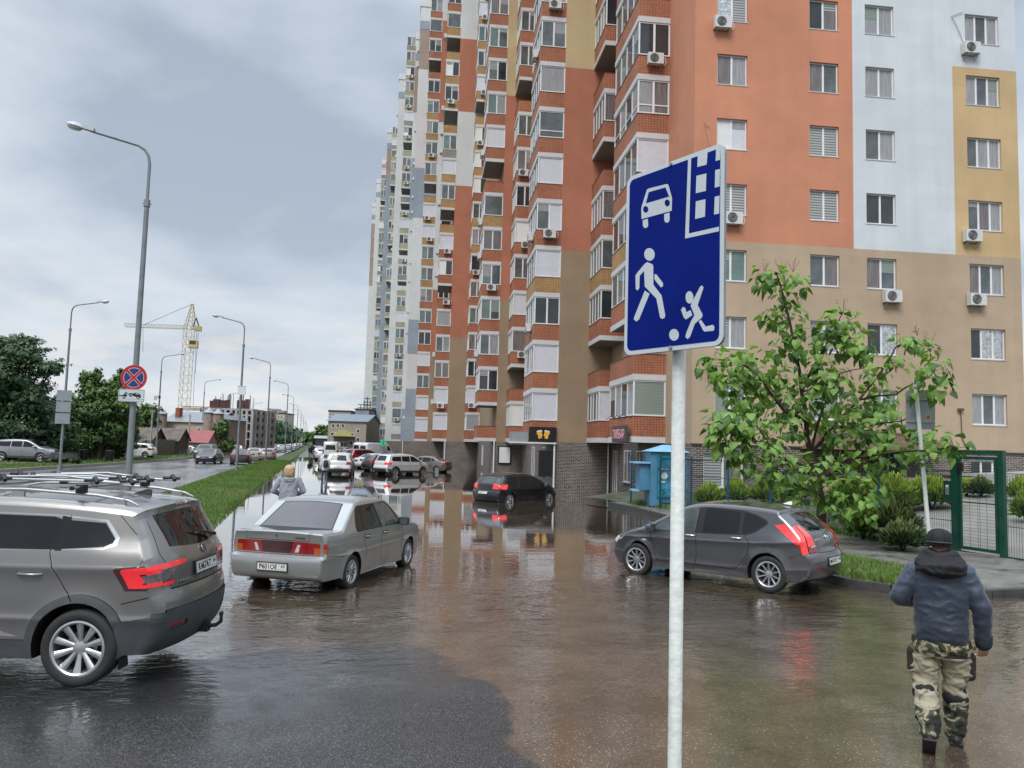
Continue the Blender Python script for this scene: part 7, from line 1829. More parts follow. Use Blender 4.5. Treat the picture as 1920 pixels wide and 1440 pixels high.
# weeds on the kerb patch
def rkp(r):
    t=r.random(); u=r.random(); x=9.55+2.2*u; y=11.6+3.6*t
    if x<9.5+.25*abs(13-y) or (x-9.5)+(y-11.6)*.1>2.1 or (y<12 and x>10.9): return None,0,0
    return x,y,.17
def nn_region(fn):
    def g(r):
        while True:
            q=fn(r)
            if q[0] is not None: return q
    return g
o=grass('kerb_weeds',nn_region(rkp),12000,.11,[GR[0],GR[1],GR[2]],seed=5,w_=.016,lean=.9); tag(o,'weedy green patch behind the dark kerb, right of the grey hatchback','weeds')
def rfl(r):
    t=2.5+13*r.random(); v=fp(t); return v.x+r.uniform(-.25,.5),v.y,.19
o=grass('fence_weeds',rfl,5000,.13,[GR[0],GR[2],GR[1]],seed=6,w_=.014,lean=.9); tag(o,'thin weeds along the foot of the mesh fence','weeds')
# ---------------------------------------------------------------- people
def fuse(mb,voxel,it=4,fac=.5):
    me=bpy.data.meshes.new('t'); me.from_pydata(mb.v,[],mb.f); me.update()
    bm=bmesh.new(); bm.from_mesh(me); bmesh.ops.recalc_face_normals(bm,faces=bm.faces); bm.to_mesh(me); bm.free()
    o=bpy.data.objects.new('t',me); C.objects.link(o)
    r_=o.modifiers.new('r','REMESH'); r_.mode='VOXEL'; r_.voxel_size=voxel; r_.use_smooth_shade=True
    if it: s_=o.modifiers.new('s','SMOOTH'); s_.iterations=it; s_.factor=fac
    dg=bpy.context.evaluated_depsgraph_get(); dg.update(); m2=bpy.data.meshes.new_from_object(o.evaluated_get(dg)); bpy.data.objects.remove(o); return m2
def fused(name,mb,mats,parent,voxel=.012,it=4,folds=None,matf=None):
    me=fuse(mb,voxel,it); me.materials.clear()
    for m_ in mats: me.materials.append(m_)
    if folds:
        ns=[v.normal.copy() for v in me.vertices]
        for v,n_ in zip(me.vertices,ns):
            d=0
            for (amp,sc) in folds:
                q=Vector((v.co.x*sc[0],v.co.y*sc[1],v.co.z*sc[2])); x=noise.noise(q); d+=amp*(1-abs(x)*3)
            v.co+=n_*d
    if matf:
        for p in me.polygons: p.material_index=matf(p.center)
    for p in me.polygons: p.use_smooth=True
    o=bpy.data.objects.new(name,me); C.objects.link(o); o.parent=parent; return o
def cap_(m,a,b,ra,rb,n=12,sx=1.,k=5,axis=None):
    "rounded tapered tube"
    a=Vector(a);b=Vector(b);d=(b-a); l=d.length; d/=l
    pts=[];rs=[]
    for i in range(k+1):
        t=pi/2*(1-i/k); pts.append(a-d*ra*sin(t)); rs.append(max(.001,ra*cos(t)))
    for i in range(1,k+1):
        t=pi/2*i/k; pts.append(b+d*rb*sin(t)) if i else 0; rs.append(max(.001,rb*cos(t)))
    pts.insert(k+1,b); rs.insert(k+1,rb)
    m.tube(pts,rs,GAP,n,sx=sx,axis=axis)
def loft(m,rings,n=20):
    "rings: (center, rx, ry) horizontal ellipses bottom to top"
    vs=[];fs=[]
    for c_,rx,ry in rings:
        c_=Vector(c_)
        for k in range(n):
            a=2*pi*k/n; ca,sa=cos(a),sin(a); e=.85
            vs.append(c_+Vector((rx*(abs(ca)**e)*(1 if ca>=0 else -1),ry*(abs(sa)**e)*(1 if sa>=0 else -1),0)))
    K=len(rings)
    for i in range(K-1):
        for k in range(n): fs.append((i*n+k,i*n+(k+1)%n,(i+1)*n+(k+1)%n,(i+1)*n+k))
    fs.append(tuple(range(n-1,-1,-1))); fs.append(tuple((K-1)*n+k for k in range(n)))
    m.add(vs,fs,GAP)
SKIN=M('skin',(.42,.22,.15),.5,var=.12,vs=12)
def hand(m,w,d,fwd,side,curl=.6,s=1.):
    "w wrist, d hand direction, fwd palm-normal direction"
    w=Vector(w);d=Vector(d).normalized();f=Vector(fwd).normalized(); lat=d.cross(f).normalized()*side
    pal=w+d*.085*s
    for t in (-.028,-.010,.010,.028): cap_(m,w+d*.01*s+lat*t*.7*s,pal+lat*t*s,.015*s,.013*s,8,k=3)
    for t,l in ((-.030,.062),(-.010,.078),(.010,.074),(.029,.066)):
        p=pal+lat*t*s; dd=(d*cos(curl*.5)+f*sin(curl*.5)); q=p+dd*l*.45*s; d2=(d*cos(curl*1.3)+f*sin(curl*1.3)); r2=q+d2*l*.35*s; d3=(d*cos(curl*2)+f*sin(curl*2)); e=r2+d3*l*.28*s
        cap_(m,p,q,.0092*s,.0085*s,8,k=3); cap_(m,q,r2,.0085*s,.0078*s,8,k=3); cap_(m,r2,e,.0078*s,.0065*s,8,k=3)
    b_=w+d*.03*s-lat*.03*s; t1=b_+(d*.6-lat*.55+f*.5).normalized()*.04*s; t2=t1+(d*.85+f*.35).normalized()*.032*s
    cap_(m,b_,t1,.013*s,.0105*s,8,k=3); cap_(m,t1,t2,.0105*s,.008*s,8,k=3)
def headm(m,c_,fwd,s=1.):
    "c_ head centre; fwd facing"
    c_=Vector(c_);f=Vector(fwd).normalized();u=Vector((0,0,1));f=(f-u*f.dot(u)*.3).normalized(); sd=f.cross(u).normalized(); u=sd.cross(f)
    def E_(o,rx,ry,rz):
        T=frame(c_+sd*o[0]*s+f*o[1]*s+u*o[2]*s,sd,f,u)@Matrix.Diagonal((rx*s,ry*s,rz*s,1)); P=[(sin(pi*i/10),-cos(pi*i/10)) for i in range(11)]; P[0]=(.02,-1);P[-1]=(.02,1); m.lathe(P,GAP,16,T)
    E_((0,-.01,.03),.076,.096,.092); E_((0,.03,-.035),.062,.068,.075); E_((0,.055,-.075),.035,.035,.028)
    E_((0,.10,-.02),.013,.02,.026); E_((0,.094,.005),.010,.014,.028)
    for k in(-1,1): E_((k*.079,-.005,-.01),.010,.020,.032); E_((k*.03,.083,.018),.014,.008,.009); E_((k*.032,.085,.036),.024,.010,.006)
    E_((0,.094,-.056),.024,.010,.007)
    cap_(m,c_-u*.05*s-f*.01*s,c_-u*.17*s-f*.02*s,.055*s,.06*s,14)
    return f,sd,u
CAMO,nt,b=nodes('camouflage_cloth')
o_=coords(nt,'obj'); sx=nt.nodes.new('ShaderNodeSeparateXYZ'); L(nt,o_,sx.inputs[0])
n1=N(nt,'ShaderNodeTexNoise',Scale=9,Detail=2,Distortion=.8); L(nt,o_,n1.inputs['Vector']); n2=N(nt,'ShaderNodeTexNoise',Scale=11,Detail=2,Distortion=1.); mp=nt.nodes.new('ShaderNodeMapping'); mp.inputs['Location'].default_value=(4,2,7); L(nt,o_,mp.inputs[0]); L(nt,mp.outputs[0],n2.inputs['Vector'])
f1=nt.nodes.new('ShaderNodeValToRGB'); f1.color_ramp.interpolation='CONSTANT'; e=f1.color_ramp.elements; e[0].color=(.014,.013,.012,1); e[1].position=.44; e[1].color=(.05,.065,.03,1); q=e.new(.52); q.color=(.30,.27,.19,1); q=e.new(.60); q.color=(.10,.065,.04,1); L(nt,n1.outputs['Fac'],f1.inputs[0])
ly=nt.nodes.new('ShaderNodeValToRGB'); ly.color_ramp.interpolation='CONSTANT'; e=ly.color_ramp.elements; e[0].color=(0,0,0,1); e[1].position=.33; e[1].color=(1,1,1,1); q=e.new(.72); q.color=(0,0,0,1); L(nt,sx.outputs[2],ly.inputs[0])
kh=mixc(nt,ramp(nt,n2.outputs['Fac'],[(.60,0.),(.66,.75)]),(.33,.295,.215),(.13,.10,.07))
L(nt,mixc(nt,ly.outputs[0],f1.outputs[0],kh),b.inputs['Base Color']); b.inputs['Roughness'].default_value=.9
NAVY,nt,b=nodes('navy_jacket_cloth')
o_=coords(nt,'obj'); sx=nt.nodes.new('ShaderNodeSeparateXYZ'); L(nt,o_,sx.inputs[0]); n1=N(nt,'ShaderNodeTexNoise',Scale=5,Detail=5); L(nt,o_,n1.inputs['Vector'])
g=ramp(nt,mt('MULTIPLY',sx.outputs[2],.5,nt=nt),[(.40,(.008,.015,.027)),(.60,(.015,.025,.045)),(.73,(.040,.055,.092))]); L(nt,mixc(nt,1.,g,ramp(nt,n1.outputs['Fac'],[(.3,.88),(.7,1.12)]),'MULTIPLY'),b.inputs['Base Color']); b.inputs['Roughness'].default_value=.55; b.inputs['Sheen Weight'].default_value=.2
BLKC=M('black_cloth',(.012,.012,.014),.8,var=.2,vs=20); BOOT=M('boot_black',(.010,.010,.010),.55,var=.3,vs=15)
mx_=at(1766,1395,6.1); man=thing('person','man walking away in black cap, blue jacket and camouflage trousers','person',(0,0,0))
HDm=40.; gz_=.095; pm_=gp(1769,1401,gz_); man.location=(pm_.x,pm_.y,gz_); man.rotation_euler=(0,0,-R_(HDm))
# joints (x right, y forward, z up)
J=dict(hipL=(-.105,.03,.86),kneeL=(-.125,.06,.47),ankL=(-.11,-.22,.17),hipR=(.105,.03,.86),kneeR=(.10,.12,.46),ankR=(.095,.13,.085),
 shL=(-.205,.06,1.38),elL=(-.305,.02,1.15),wrL=(-.17,.24,1.10),shR=(.205,.06,1.38),elR=(.285,.0,1.11),wrR=(.295,.04,.86))
m=MB()
loft(m,[((0,.03,.80),.14,.10),((0,.03,.90),.155,.115),((0,.035,1.05),.14,.10),((0,.045,1.25),.165,.115),((0,.05,1.38),.16,.10),((0,.055,1.45),.07,.06)])
for s_ in 'LR':
    cap_(m,J['hip'+s_],J['knee'+s_],.085,.055); cap_(m,J['knee'+s_],J['ank'+s_],.055,.036)
    cap_(m,J['sh'+s_],J['el'+s_],.052,.040); cap_(m,J['el'+s_],J['wr'+s_],.040,.026)
hf,hs,hu=headm(m,(.0,.075,1.60),(.15,1,-.12))
hand(m,J['wrR'],(.0,.10,-.78),(-.35,.9,.1),1,.75); hand(m,J['wrL'],(.5,.6,.1),(0,.3,-1),-1,.7)
fused('body',m,[SKIN],man,.0065,3)
# jacket
m=MB()
loft(m,[((0,.02,.82),.178,.145),((0,.015,.86),.195,.155),((0,.02,.94),.198,.155),((0,.03,1.05),.190,.148),((0,.045,1.20),.202,.15),((0,.05,1.32),.208,.145),((0,.055,1.40),.18,.125),((0,.06,1.46),.11,.09)],28)
for s_,sg_ in (('L',-1),('R',1)):
    a=Vector(J['sh'+s_])-Vector((sg_*.03,0,.01)); e=Vector(J['el'+s_]); w_=Vector(J['wr'+s_])
    cap_(m,a,e,.085,.070,14); cap_(m,e,w_,.068,.056,14)
d_=(Vector(J['wrR'])-Vector(J['elR'])).normalized(); cap_(m,Vector(J['wrR'])-d_*.05,Vector(J['wrR'])+d_*.0,.062,.058,14)
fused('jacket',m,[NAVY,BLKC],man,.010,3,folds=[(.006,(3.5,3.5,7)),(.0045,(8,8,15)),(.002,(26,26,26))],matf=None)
m=MB(); d2=d_; cap_(m,Vector(J['wrR'])-d_*.035,Vector(J['wrR'])+d_*.012,.066,.064,14); fused('cuff',m,[M('cuff_dark',(.014,.022,.038),.7)],man,.008,2)
# hood
m=MB()
loft(m,[((0,-.03,1.35),.09,.06),((0,-.06,1.39),.17,.12),((0,-.035,1.45),.185,.15),((0,.02,1.50),.145,.135),((0,.04,1.55),.11,.115)],24)
fused('hood',m,[BLKC],man,.009,3,folds=[(.012,(7,7,12)),(.005,(18,18,26))])
# trousers
m=MB()
loft(m,[((0,.025,.70),.17,.12),((0,.02,.80),.185,.145),((0,.02,.90),.185,.14)],24)
for s_,sg_ in (('L',-1),('R',1)):
    h_=Vector(J['hip'+s_]);k_=Vector(J['knee'+s_]);a_=Vector(J['ank'+s_]); h_.z-=.06
    cap_(m,h_,k_,.108,.090,14); cap_(m,k_,a_+Vector((0,0,.03)),.088,.078,14)
    q=h_.lerp(k_,.45)+Vector((sg_*.085,-.0,0)); cap_(m,q+Vector((0,0,.07)),q-Vector((0,0,.08)),.045,.045,10)
def tm(c_): return 0
fused('trousers',m,[CAMO],man,.010,2,folds=[(.011,(6,6,12)),(.006,(14,14,28))])
m=MB()
for s_,sg_ in (('L',-1),('R',1)):
    h_=Vector(J['hip'+s_]);k_=Vector(J['knee'+s_]); q=h_.lerp(k_,.42)+Vector((sg_*.098,-.01,-.04)); m2=MB(); cap_(m2,q+Vector((0,0,.065)),q-Vector((0,0,.075)),.044,.042,10); fused('cargo_pocket',m2,[M('camo_dark_pocket',(.025,.020,.016),.9,var=.5,vs=16)],man,.008,2)
    a_=Vector(J['ank'+s_]); c1=k_.lerp(a_,.22)
    m3=MB(); dd=(a_-k_).normalized(); cap_(m3,c1-dd*.012,c1+dd*.012,.099,.099,16,k=2); fused('knee_strap',m3,[BLKC],man,.008,1)
    q=k_.lerp(h_,.03)
# boots
for s_,pr in (('R',None),('L',1)):
    m=MB()
    if s_=='R':
        a_=Vector(J['ankR']); cap_(m,a_+Vector((0,-.005,.06)),a_+Vector((0,-.02,-.02)),.055,.055); cap_(m,(a_.x,a_.y-.05,.045),(a_.x+.01,a_.y+.17,.042),.045,.048); m.box(a_.x-.045,a_.x+.05,a_.y-.09,a_.y+.21,0,.03,GAP)
    else:
        a_=Vector(J['ankL']); toe=Vector((a_.x-.005,a_.y+.03,.03)); heel=a_+Vector((0,-.065,-.02)); 
        cap_(m,a_+Vector((0,.02,.06)),a_+Vector((0,-.01,-.01)),.055,.056); cap_(m,heel+Vector((0,.02,.0)),toe+Vector((0,.0,.015)),.046,.047); 
        dv=(toe-heel).normalized(); nn=Vector((1,0,0)).cross(dv); T=frame(heel-dv*.03,(1,0,0),dv,nn); m.box(-.047,.047,0,.27,-.052,-.03,GAP,T); 
        m.box(-.047,.047,0,.27,.03,.052,GAP,T) if 0 else None
    fused('boot',m,[BOOT],man,.007,2)
# cap
m=MB(); hc=Vector((0,.075,1.60)); T=frame(hc+hu*.035-hf*.008,hs,hf,hu)@Matrix.Diagonal((1,1.16,1,1)); m.lathe([(.094,-.030),(.096,-.008),(.093,.028),(.081,.056),(.055,.078),(.022,.088),(.001,.089)],BLKC,28,T)
m.box(-.068,.068,.08,.17,.0,.008,BLKC,frame(hc+hu*.02,hs,(hf-hu*.15).normalized(),hu)); m.lathe([(.008,.086),(.006,.093),(0,.095)],BLKC,8,T)
for k in range(6):
    a=k*pi/3; m.tube([T@Vector((r_*cos(a),r_*sin(a),z_)) for r_,z_ in ((.0955,-.028),(.097,-.008),(.094,.029),(.082,.057),(.055,.079),(.02,.089))],.0018,GAP,4)
co=m.build('cap',man,smooth=60)
m=MB(); m.tube([T@Vector((.097*cos(a),.097*sin(a),-.022)) for a in [R_(200+i*14) for i in range(11)]],.006,M('strap_grey',(.05,.05,.055),.6),6); m.build('strap',co)
m=MB(); 
for k in range(160):
    a=R_(190+160*random.random()); p0=T@Vector((.094*cos(a),.094*sin(a),-.03)); m.tube([p0,p0-hu*.03],[.003,.001],GAP,3)
m.build('hair',man)
m=MB(); q=Vector(J['wrR'])+Vector((0,.03,-.10)); m.tube([q+Vector((-.07,.0,-.02)),q+Vector((.03,.03,-.012))],.0045,WHITEP,6); tag(m.build('cigarette'),'thin pale cigarette held in the walking man right hand','cigarette'); cg=C.objects[-1]
for o in list(C.objects):
    if o.name=='cigarette': o.matrix_world=Matrix.Translation(man.location)@Matrix.Rotation(-R_(HDm),4,'Z')
# ---- simpler figures
def figure(label,loc,hd,H=1.7,top=(.2,.2,.22),legs=(.03,.035,.05),hairc=(.05,.035,.025),stride=.16,vox=.02,group=None,arms='down',bulk=1.,long_hair=False,pack=None,hood=False,name='t'):
    t=thing('person',label,'person',loc,-R_(hd),group); s=H/1.72
    TM=M('top_%s'%name,top,.85,var=.15,vs=6); LM=M('legs_%s'%name,legs,.85,var=.2,vs=6); HM=M('hair_%s'%name,hairc,.6,var=.35,vs=25)
    V=lambda *a: Vector(a)*s
    j=dict(hL=V(-.1,0,.88),kL=V(-.11,stride*.6,.48),aL=V(-.1,stride,.09),hR=V(.1,0,.88),kR=V(.11,-stride*.1,.47),aR=V(.1,-stride*1.1,.11),sL=V(-.19*bulk,0,1.40),sR=V(.19*bulk,0,1.40))
    if arms=='down': j.update(eL=V(-.25*bulk,-.02,1.12),wL=V(-.25*bulk,.08,.88),eR=V(.25*bulk,-.02,1.12),wR=V(.25*bulk,.08,.88))
    else: j.update(eL=V(-.31*bulk,-.02,1.13),wL=V(-.17,.20,1.02),eR=V(.31*bulk,-.02,1.13),wR=V(.17,.20,1.02))
    m=MB(); loft(m,[((0,0,.82*s),.14*s,.10*s),((0,0,1.1*s),.13*s,.10*s),((0,0,1.38*s),.15*s,.10*s),((0,0,1.46*s),.06*s,.06*s)],14)
    for k in 'LR':
        cap_(m,j['h'+k],j['k'+k],.08*s,.055*s,8); cap_(m,j['k'+k],j['a'+k],.055*s,.035*s,8); cap_(m,j['s'+k],j['e'+k],.05*s,.04*s,8); cap_(m,j['e'+k],j['w'+k],.038*s,.026*s,8)
        if vox<.015: hand(m,j['w'+k],(0,.3,-1) if arms=='down' else (0,1,-.2),(0,1,.2) if arms=='down' else (0,.2,-1),1 if k=='R' else -1,.5)
        else: cap_(m,j['w'+k],j['w'+k]+Vector((0,.02,-.12))*s,.03*s,.02*s,6)
    headm(m,V(0,.01,1.595),(0,1,0),s); fused('body',m,[SKIN],t,min(vox,.012),2)
    m=MB(); b_=bulk; loft(m,[((0,0,.80*s),.185*s*b_,.14*s),((0,0,.95*s),.19*s*b_,.15*s),((0,0,1.2*s),.19*s*b_,.14*s),((0,0,1.38*s),.185*s*b_,.12*s),((0,0,1.46*s),.09*s,.075*s)],20)
    for k in 'LR': cap_(m,j['s'+k],j['e'+k],.075*s,.062*s,10); cap_(m,j['e'+k],j['w'+k],.06*s,.048*s,10)
    fused('hoodie' if hood else 'jacket',m,[TM],t,vox,2,folds=[(.008,(8,8,6)),(.004,(20,20,12))] if vox<.015 else None)
    if hood:
        m=MB(); loft(m,[((0,-.05*s,1.30*s),.07*s,.03*s),((0,-.07*s,1.36*s),.13*s,.07*s),((0,-.04*s,1.43*s),.15*s,.11*s),((0,0,1.48*s),.10*s,.09*s)],20); fused('hood',m,[TM],t,vox,2,folds=[(.008,(8,8,10))])
    m=MB(); loft(m,[((0,0,.78*s),.16*s,.12*s),((0,0,.92*s),.16*s,.12*s)],16)
    for k in 'LR': cap_(m,j['h'+k],j['k'+k],.09*s,.065*s,10); cap_(m,j['k'+k],j['a'+k],.065*s,.055*s,10)
    fused('trousers',m,[LM],t,vox,2)
    for k in 'LR': m=MB(); a=j['a'+k]; cap_(m,a+Vector((0,-.04,-.05))*s,a+Vector((0,.14,-.05))*s,.04*s,.038*s,8); fused('shoe',m,[BOOT],t,min(vox,.015),1)
    m=MB(); T=Matrix.Translation(V(0,-.012,1.625)); 
    if long_hair:
        m.lathe([(.001,-.17),(.09,-.165),(.122,-.12),(.130,-.04),(.122,.05),(.09,.105),(.04,.13),(.001,.133)],HM,22,T@Matrix.Diagonal((s,s*1.02,s,1))@Matrix.Translation((0,-.018,0)))
        me=fuse(m,.008,0); me.materials.clear(); me.materials.append(HM)
        for v in me.vertices: v.co+=Vector((v.co.x,v.co.y,0)).normalized()*.012*noise.noise(Vector((atan2(v.co.y,v.co.x)*13,v.co.z*3,0)))
        for p in me.polygons: p.use_smooth=True
        o=bpy.data.objects.new('hair',me); C.objects.link(o); o.parent=t
    else:
        m.lathe([(.080,-.03),(.086,.01),(.080,.05),(.05,.085),(.001,.095)],HM,18,T@Matrix.Diagonal((s,s*1.15,s,1))); m.build('hair',t,smooth=60)
    if pack:
        m=MB(); loft(m,[((0,-.19*s,.98*s),.12*s,.07*s),((0,-.21*s,1.1*s),.15*s,.10*s),((0,-.20*s,1.3*s),.14*s,.09*s),((0,-.17*s,1.40*s),.09*s,.05*s)],14); o=m.build('backpack',None,smooth=60); o.data.materials[0]=M('pack_dark',pack,.8); o.matrix_world=Matrix.Translation(t.location)@Matrix.Rotation(-R_(hd),4,'Z'); tag(o,'dark backpack worn by the person in white beside the white SUV','backpack')
    return t
p=at(542,900,19.0); figure('blond woman in pale grey hoodie walking away beyond the silver sedan',(p.x,p.y,-.02),-14+14,1.77,(.27,.29,.33),(.03,.035,.06),(.45,.33,.19),name='woman',arms='bent',bulk=1.12,long_hair=True,hood=True,vox=.013)
p=at(609,880,45.); figure('person in white top and jeans wading beside the white SUV',(p.x,p.y,-.12),-10,1.72,(.55,.56,.58),(.06,.09,.15),name='white',vox=.02,pack=(.03,.035,.05))
for i,(x,Zd,c_,lab) in enumerate([(582,105,(.012,.013,.018),'leftmost dark walker far down the footpath'),(589,118,(.02,.02,.024),'second dark walker from the left on the far footpath'),(594,112,(.015,.015,.02),'dark walker right of the far footpath group'),(599.5,128,(.03,.03,.04),'small dark walker close to the parked row'),(586,135,(.012,.012,.014),'tiny farthest dark walker on the footpath')]):
    p=at(x,840,Zd); figure(lab,(p.x,p.y,.0),-4+180*(i%2),1.75,c_,(.015,.016,.02),name='w%d'%i,vox=.03)
# ---------------------------------------------------------------- background buildings, crane
def house(label,cat,px0,px1,ybase,yeave,yridge,Zd,depth,wallm,roofm,name='house',gable='side',win=None,zb=0,hd=0):
    "axis aligned to the camera-left frame; front faces camera"
    a=at(px0,820,Zd); b_=at(px1,820,Zd); xd=(b_-a); xd.z=0; w_=xd.length; xd/=w_; yd=Vector((-xd.y,xd.x,0))
    h_=lambda x,y: at(x,y,Zd).z
    ze=h_((px0+px1)/2,yeave); zr=h_((px0+px1)/2,yridge)
    t=thing(name,label,cat,(a.x,a.y,zb),atan2(xd.y,xd.x))
    ze-=zb; zr-=zb
    m=MB(); m.box(0,w_,0,depth,-.5,ze,wallm); 
    if gable=='end': m.add([(0,0,ze),(w_,0,ze),(w_/2,0,zr-.05),(0,depth,ze),(w_,depth,ze),(w_/2,depth,zr-.05)],[(0,1,2),(3,4,5)],wallm)
    elif gable=='side': m.add([(0,0,ze),(0,depth,ze),(0,depth/2,zr-.05),(w_,0,ze),(w_,depth,ze),(w_,depth/2,zr-.05)],[(0,1,2),(3,4,5)],wallm)
    m.build('wall',t)
    m=MB(); o=.35
    if gable=='side': m.add([(-o,-o,ze-.1),(w_+o,-o,ze-.1),(w_+o,depth/2,zr),(-o,depth/2,zr),(-o,depth+o,ze-.1),(w_+o,depth+o,ze-.1)],[(0,1,2,3),(3,2,5,4)],roofm)
    elif gable=='end': m.add([(-o,-o,ze-.2),(w_/2,-o,zr),(w_+o,-o,ze-.2),(-o,depth+o,ze-.2),(w_/2,depth+o,zr),(w_+o,depth+o,ze-.2)],[(0,1,4,3),(1,2,5,4)],roofm)
    else: m.box(-.2,w_+.2,-.2,depth+.2,ze,zr,roofm)
    m.build('roof',t)
    if win:
        for (x,y,ww,hh,mt_) in win:
            u=(at(x,820,Zd)-a).dot(xd); z=h_(x,y)-zb; kx=Zd/FPX; m=MB(); m.box(u-ww*kx/2-.08,u+ww*kx/2+.08,-.05,-.01,z-hh*kx/2-.08,z+hh*kx/2+.08,FRAMEW); wo=m.build('window',t); m=MB(); m.box(u-ww*kx/2,u+ww*kx/2,-.07,-.055,z-hh*kx/2,z+hh*kx/2,mt_); m.build('pane',wo)
    return t,w_,ze,zr
WLB=M('wall_beige',(.30,.27,.22),.85,var=.12,vs=.5); RBL=M('roof_blue_metal',(.22,.28,.34),.45,metal=.3,var=.1,vs=1); WBK=M('wall_tanbrown',(.33,.29,.24),.85,var=.2,vs=.7)
t,w_,ze,zr=house('beige three-storey building with blue metal roof and yellow entrance canopy','building',614,686,838,789,774,140,14,WBK,RBL,'office_building','side',
  [(x,y,5,5.5,GLD) for x,y in ((624,798),(632.5,798),(642,798),(623,814),(631.5,814),(641.5,814),(660,815),(671,808),(671.5,824),(622,830),(659,831))])
m=MB(); k=140/FPX; m.add([(1.0,-2,1.8+1.5),(5.0,-2,3.3),(3,-2,4.6),(1,0,3.3),(5,0,3.3),(3,0,4.6)],[(0,1,2),(0,2,5,3),(1,4,5,2)],M('canopy_yellow',(.45,.42,.18),.5)); m.build('canopy',t)
m=MB(); m.box(2.4,3.7,-.1,-.02,0,2.3,FRAMEW); d_=m.build('door',t); m=MB(); m.box(2.5,3.0,-.13,-.105,.1,2.2,GLM); m.box(3.1,3.6,-.13,-.105,.1,2.2,GLM); m.build('glass',d_)
house('pale distant apartment block rising behind the blue-roofed building','apartment building',614,655,838,772,769,260,15,M('wall_pale',(.40,.38,.35),.85,var=.1,vs=.2),ROOFM,'apartment_block','flat',[(x,y,3,3,GLM) for x in (617,623,629,636,643) for y in (776,782)])
t,_,_,_=house('grey frame structure topped by dark steel trestle beside the tower edge','industrial building',664,690,838,768,766,180,14,M('wall_greyblue',(.25,.28,.31),.8,var=.15,vs=.5),ROOFM,'steel_trestle_building','flat')
m=MB(); 
for i in range(5):
    for j in range(5): 
        x=.3+i*.75; m.bar((x,1,8+0),(x,1,11.5-abs(i-3)*.9+1.5),.16,GAP)
for z in (8.8,9.6,10.4,11.2): m.bar((.3,1,z),(3.3,1,z),.14,GAP)
for z in (11.,11.8,12.6): m.bar((1.6,1,z),(3.3,1,z),.14,GAP)
m.build('trestle',t)
t,_,_,_=house('low white petrol-station style building with dark glazing by the far path','building',591,616,838,822,817,165,10,M('shop_dark',(.04,.05,.055),.3),WHITEP,'low_shop_building','flat')
# far 9 storey block
t,w_,ze,zr=house('cream nine-storey apartment block beyond the far trees','apartment building',474,532,835,775,773,330,14,M('wall_cream',(.40,.375,.32),.85,var=.1,vs=.2),ROOFM,'apartment_block','flat',
 [(x,y,3,2.2,GLM) for x in (478,484,502,508,520,526) for y in (781,788,795)])
m=MB(); m.box(w_*.33,w_*.62,-.6,-.02,ze-7.5,ze-1.2,M('balcony_white',(.55,.56,.56),.6)); m.build('balcony',t); m=MB(); m.box(w_*.35,w_*.66,3,10,ze+.3,ze+2.2,WLB); m.box(w_*.9-5,w_*.9,3,8,ze+.3,ze+1.5,WLB); m.build('roof_room',t)
# construction building
CNC=M('raw_concrete',(.37,.35,.35),.9,var=.25,vs=.6); CNB=M('formwork_brown',(.085,.045,.045),.9,var=.3,vs=1.5); CDK=M('void_dark',(.03,.03,.04),.9)
Zd=128; a=at(373,820,Zd); b_=at(472,820,Zd); xd=b_-a; xd.z=0; w_=xd.length; xd/=w_; k=Zd/FPX
t=thing('construction_building','unfinished concrete frame building with brown formwork panels on top','building under construction',(a.x,a.y,0),atan2(xd.y,xd.x))
zt=at(400,768,Zd).z; sd=3.0
nfl=int((zt)/2.0)+0
m=MB(); 
zf=[at(440,y,Zd).z for y in (838,823,808,793,778,768)]
for z in zf[1:]: m.box(-.2,w_,0,12,z-.12,z+.12,CNC)
m.box(0,w_,0,12,zf[-1]+.12,zf[-1]+.2,CNC); m.build('floor_slab',t)
m=MB(); m.box(.2,w_*.55,2.5,11.8,-.2,zf[-1]-.1,CDK); m.box(w_*.55,w_-.1,1.2,11.8,-.2,zf[-1]-.1,CNC); m.build('inner_wall',t)
for i,u in enumerate((.02,.12,.24,.36,.47,.58,.68,.78,.88,.985)):
    m=MB(); m.box(w_*u-.22,w_*u+.22,-.05,.45,-.3,zf[-1]-.12,CNC if i>2 else M('column_grey',(.22,.21,.21),.9)); m.build('column',t)
for i in range(5):
    m=MB(); m.box(w_-.1,w_+.25,1.0+i*2.6,1.45+i*2.6,-.3,zf[-1]-.12,CNC); m.build('column',t)
m=MB()
for i in range(4):
    for z0,z1 in zip(zf,zf[1:]): m.box(w_-.09,w_-.02,1.9+i*2.6,3.2+i*2.6,z0+.4,z1-.3,CDK)
m.build('wall_opening',t)
m=MB()
for i,u in enumerate((.64,.73,.83,.93)):
    for z0,z1 in zip(zf,zf[1:]): m.box(w_*u-.35,w_*u+.35,1.1,1.18,z0+.35,z1-.25,CDK)
m.build('wall_opening',t)
rr_=random.Random(2); u=0
zp=at(400,746,Zd).z
while u<w_-1.2:
    ww=.5+rr_.random()*.9
    if rr_.random()<.8:
        m=MB(); m.box(u,u+ww*.92,.2,.5,zf[-1]+.2,zp-rr_.random()*.5,CNB); m.build('formwork_panel',t)
    u+=ww
m=MB()
for i in range(22): x=rr_.random()*w_; m.bar((x,1,zf[-1]),(x,1,zp+.2+rr_.random()*.7),.06,CNB)
m.bar((-3,0,zf[-1]+.3),(w_*.4,0,zf[-1]+.3),.12,M('red_rail',(.3,.06,.05),.6)); m.bar((-3,0,zf[-1]-.1),(0,0,zf[-1]-.1),.5,CNC); m.build('scaffold',t)
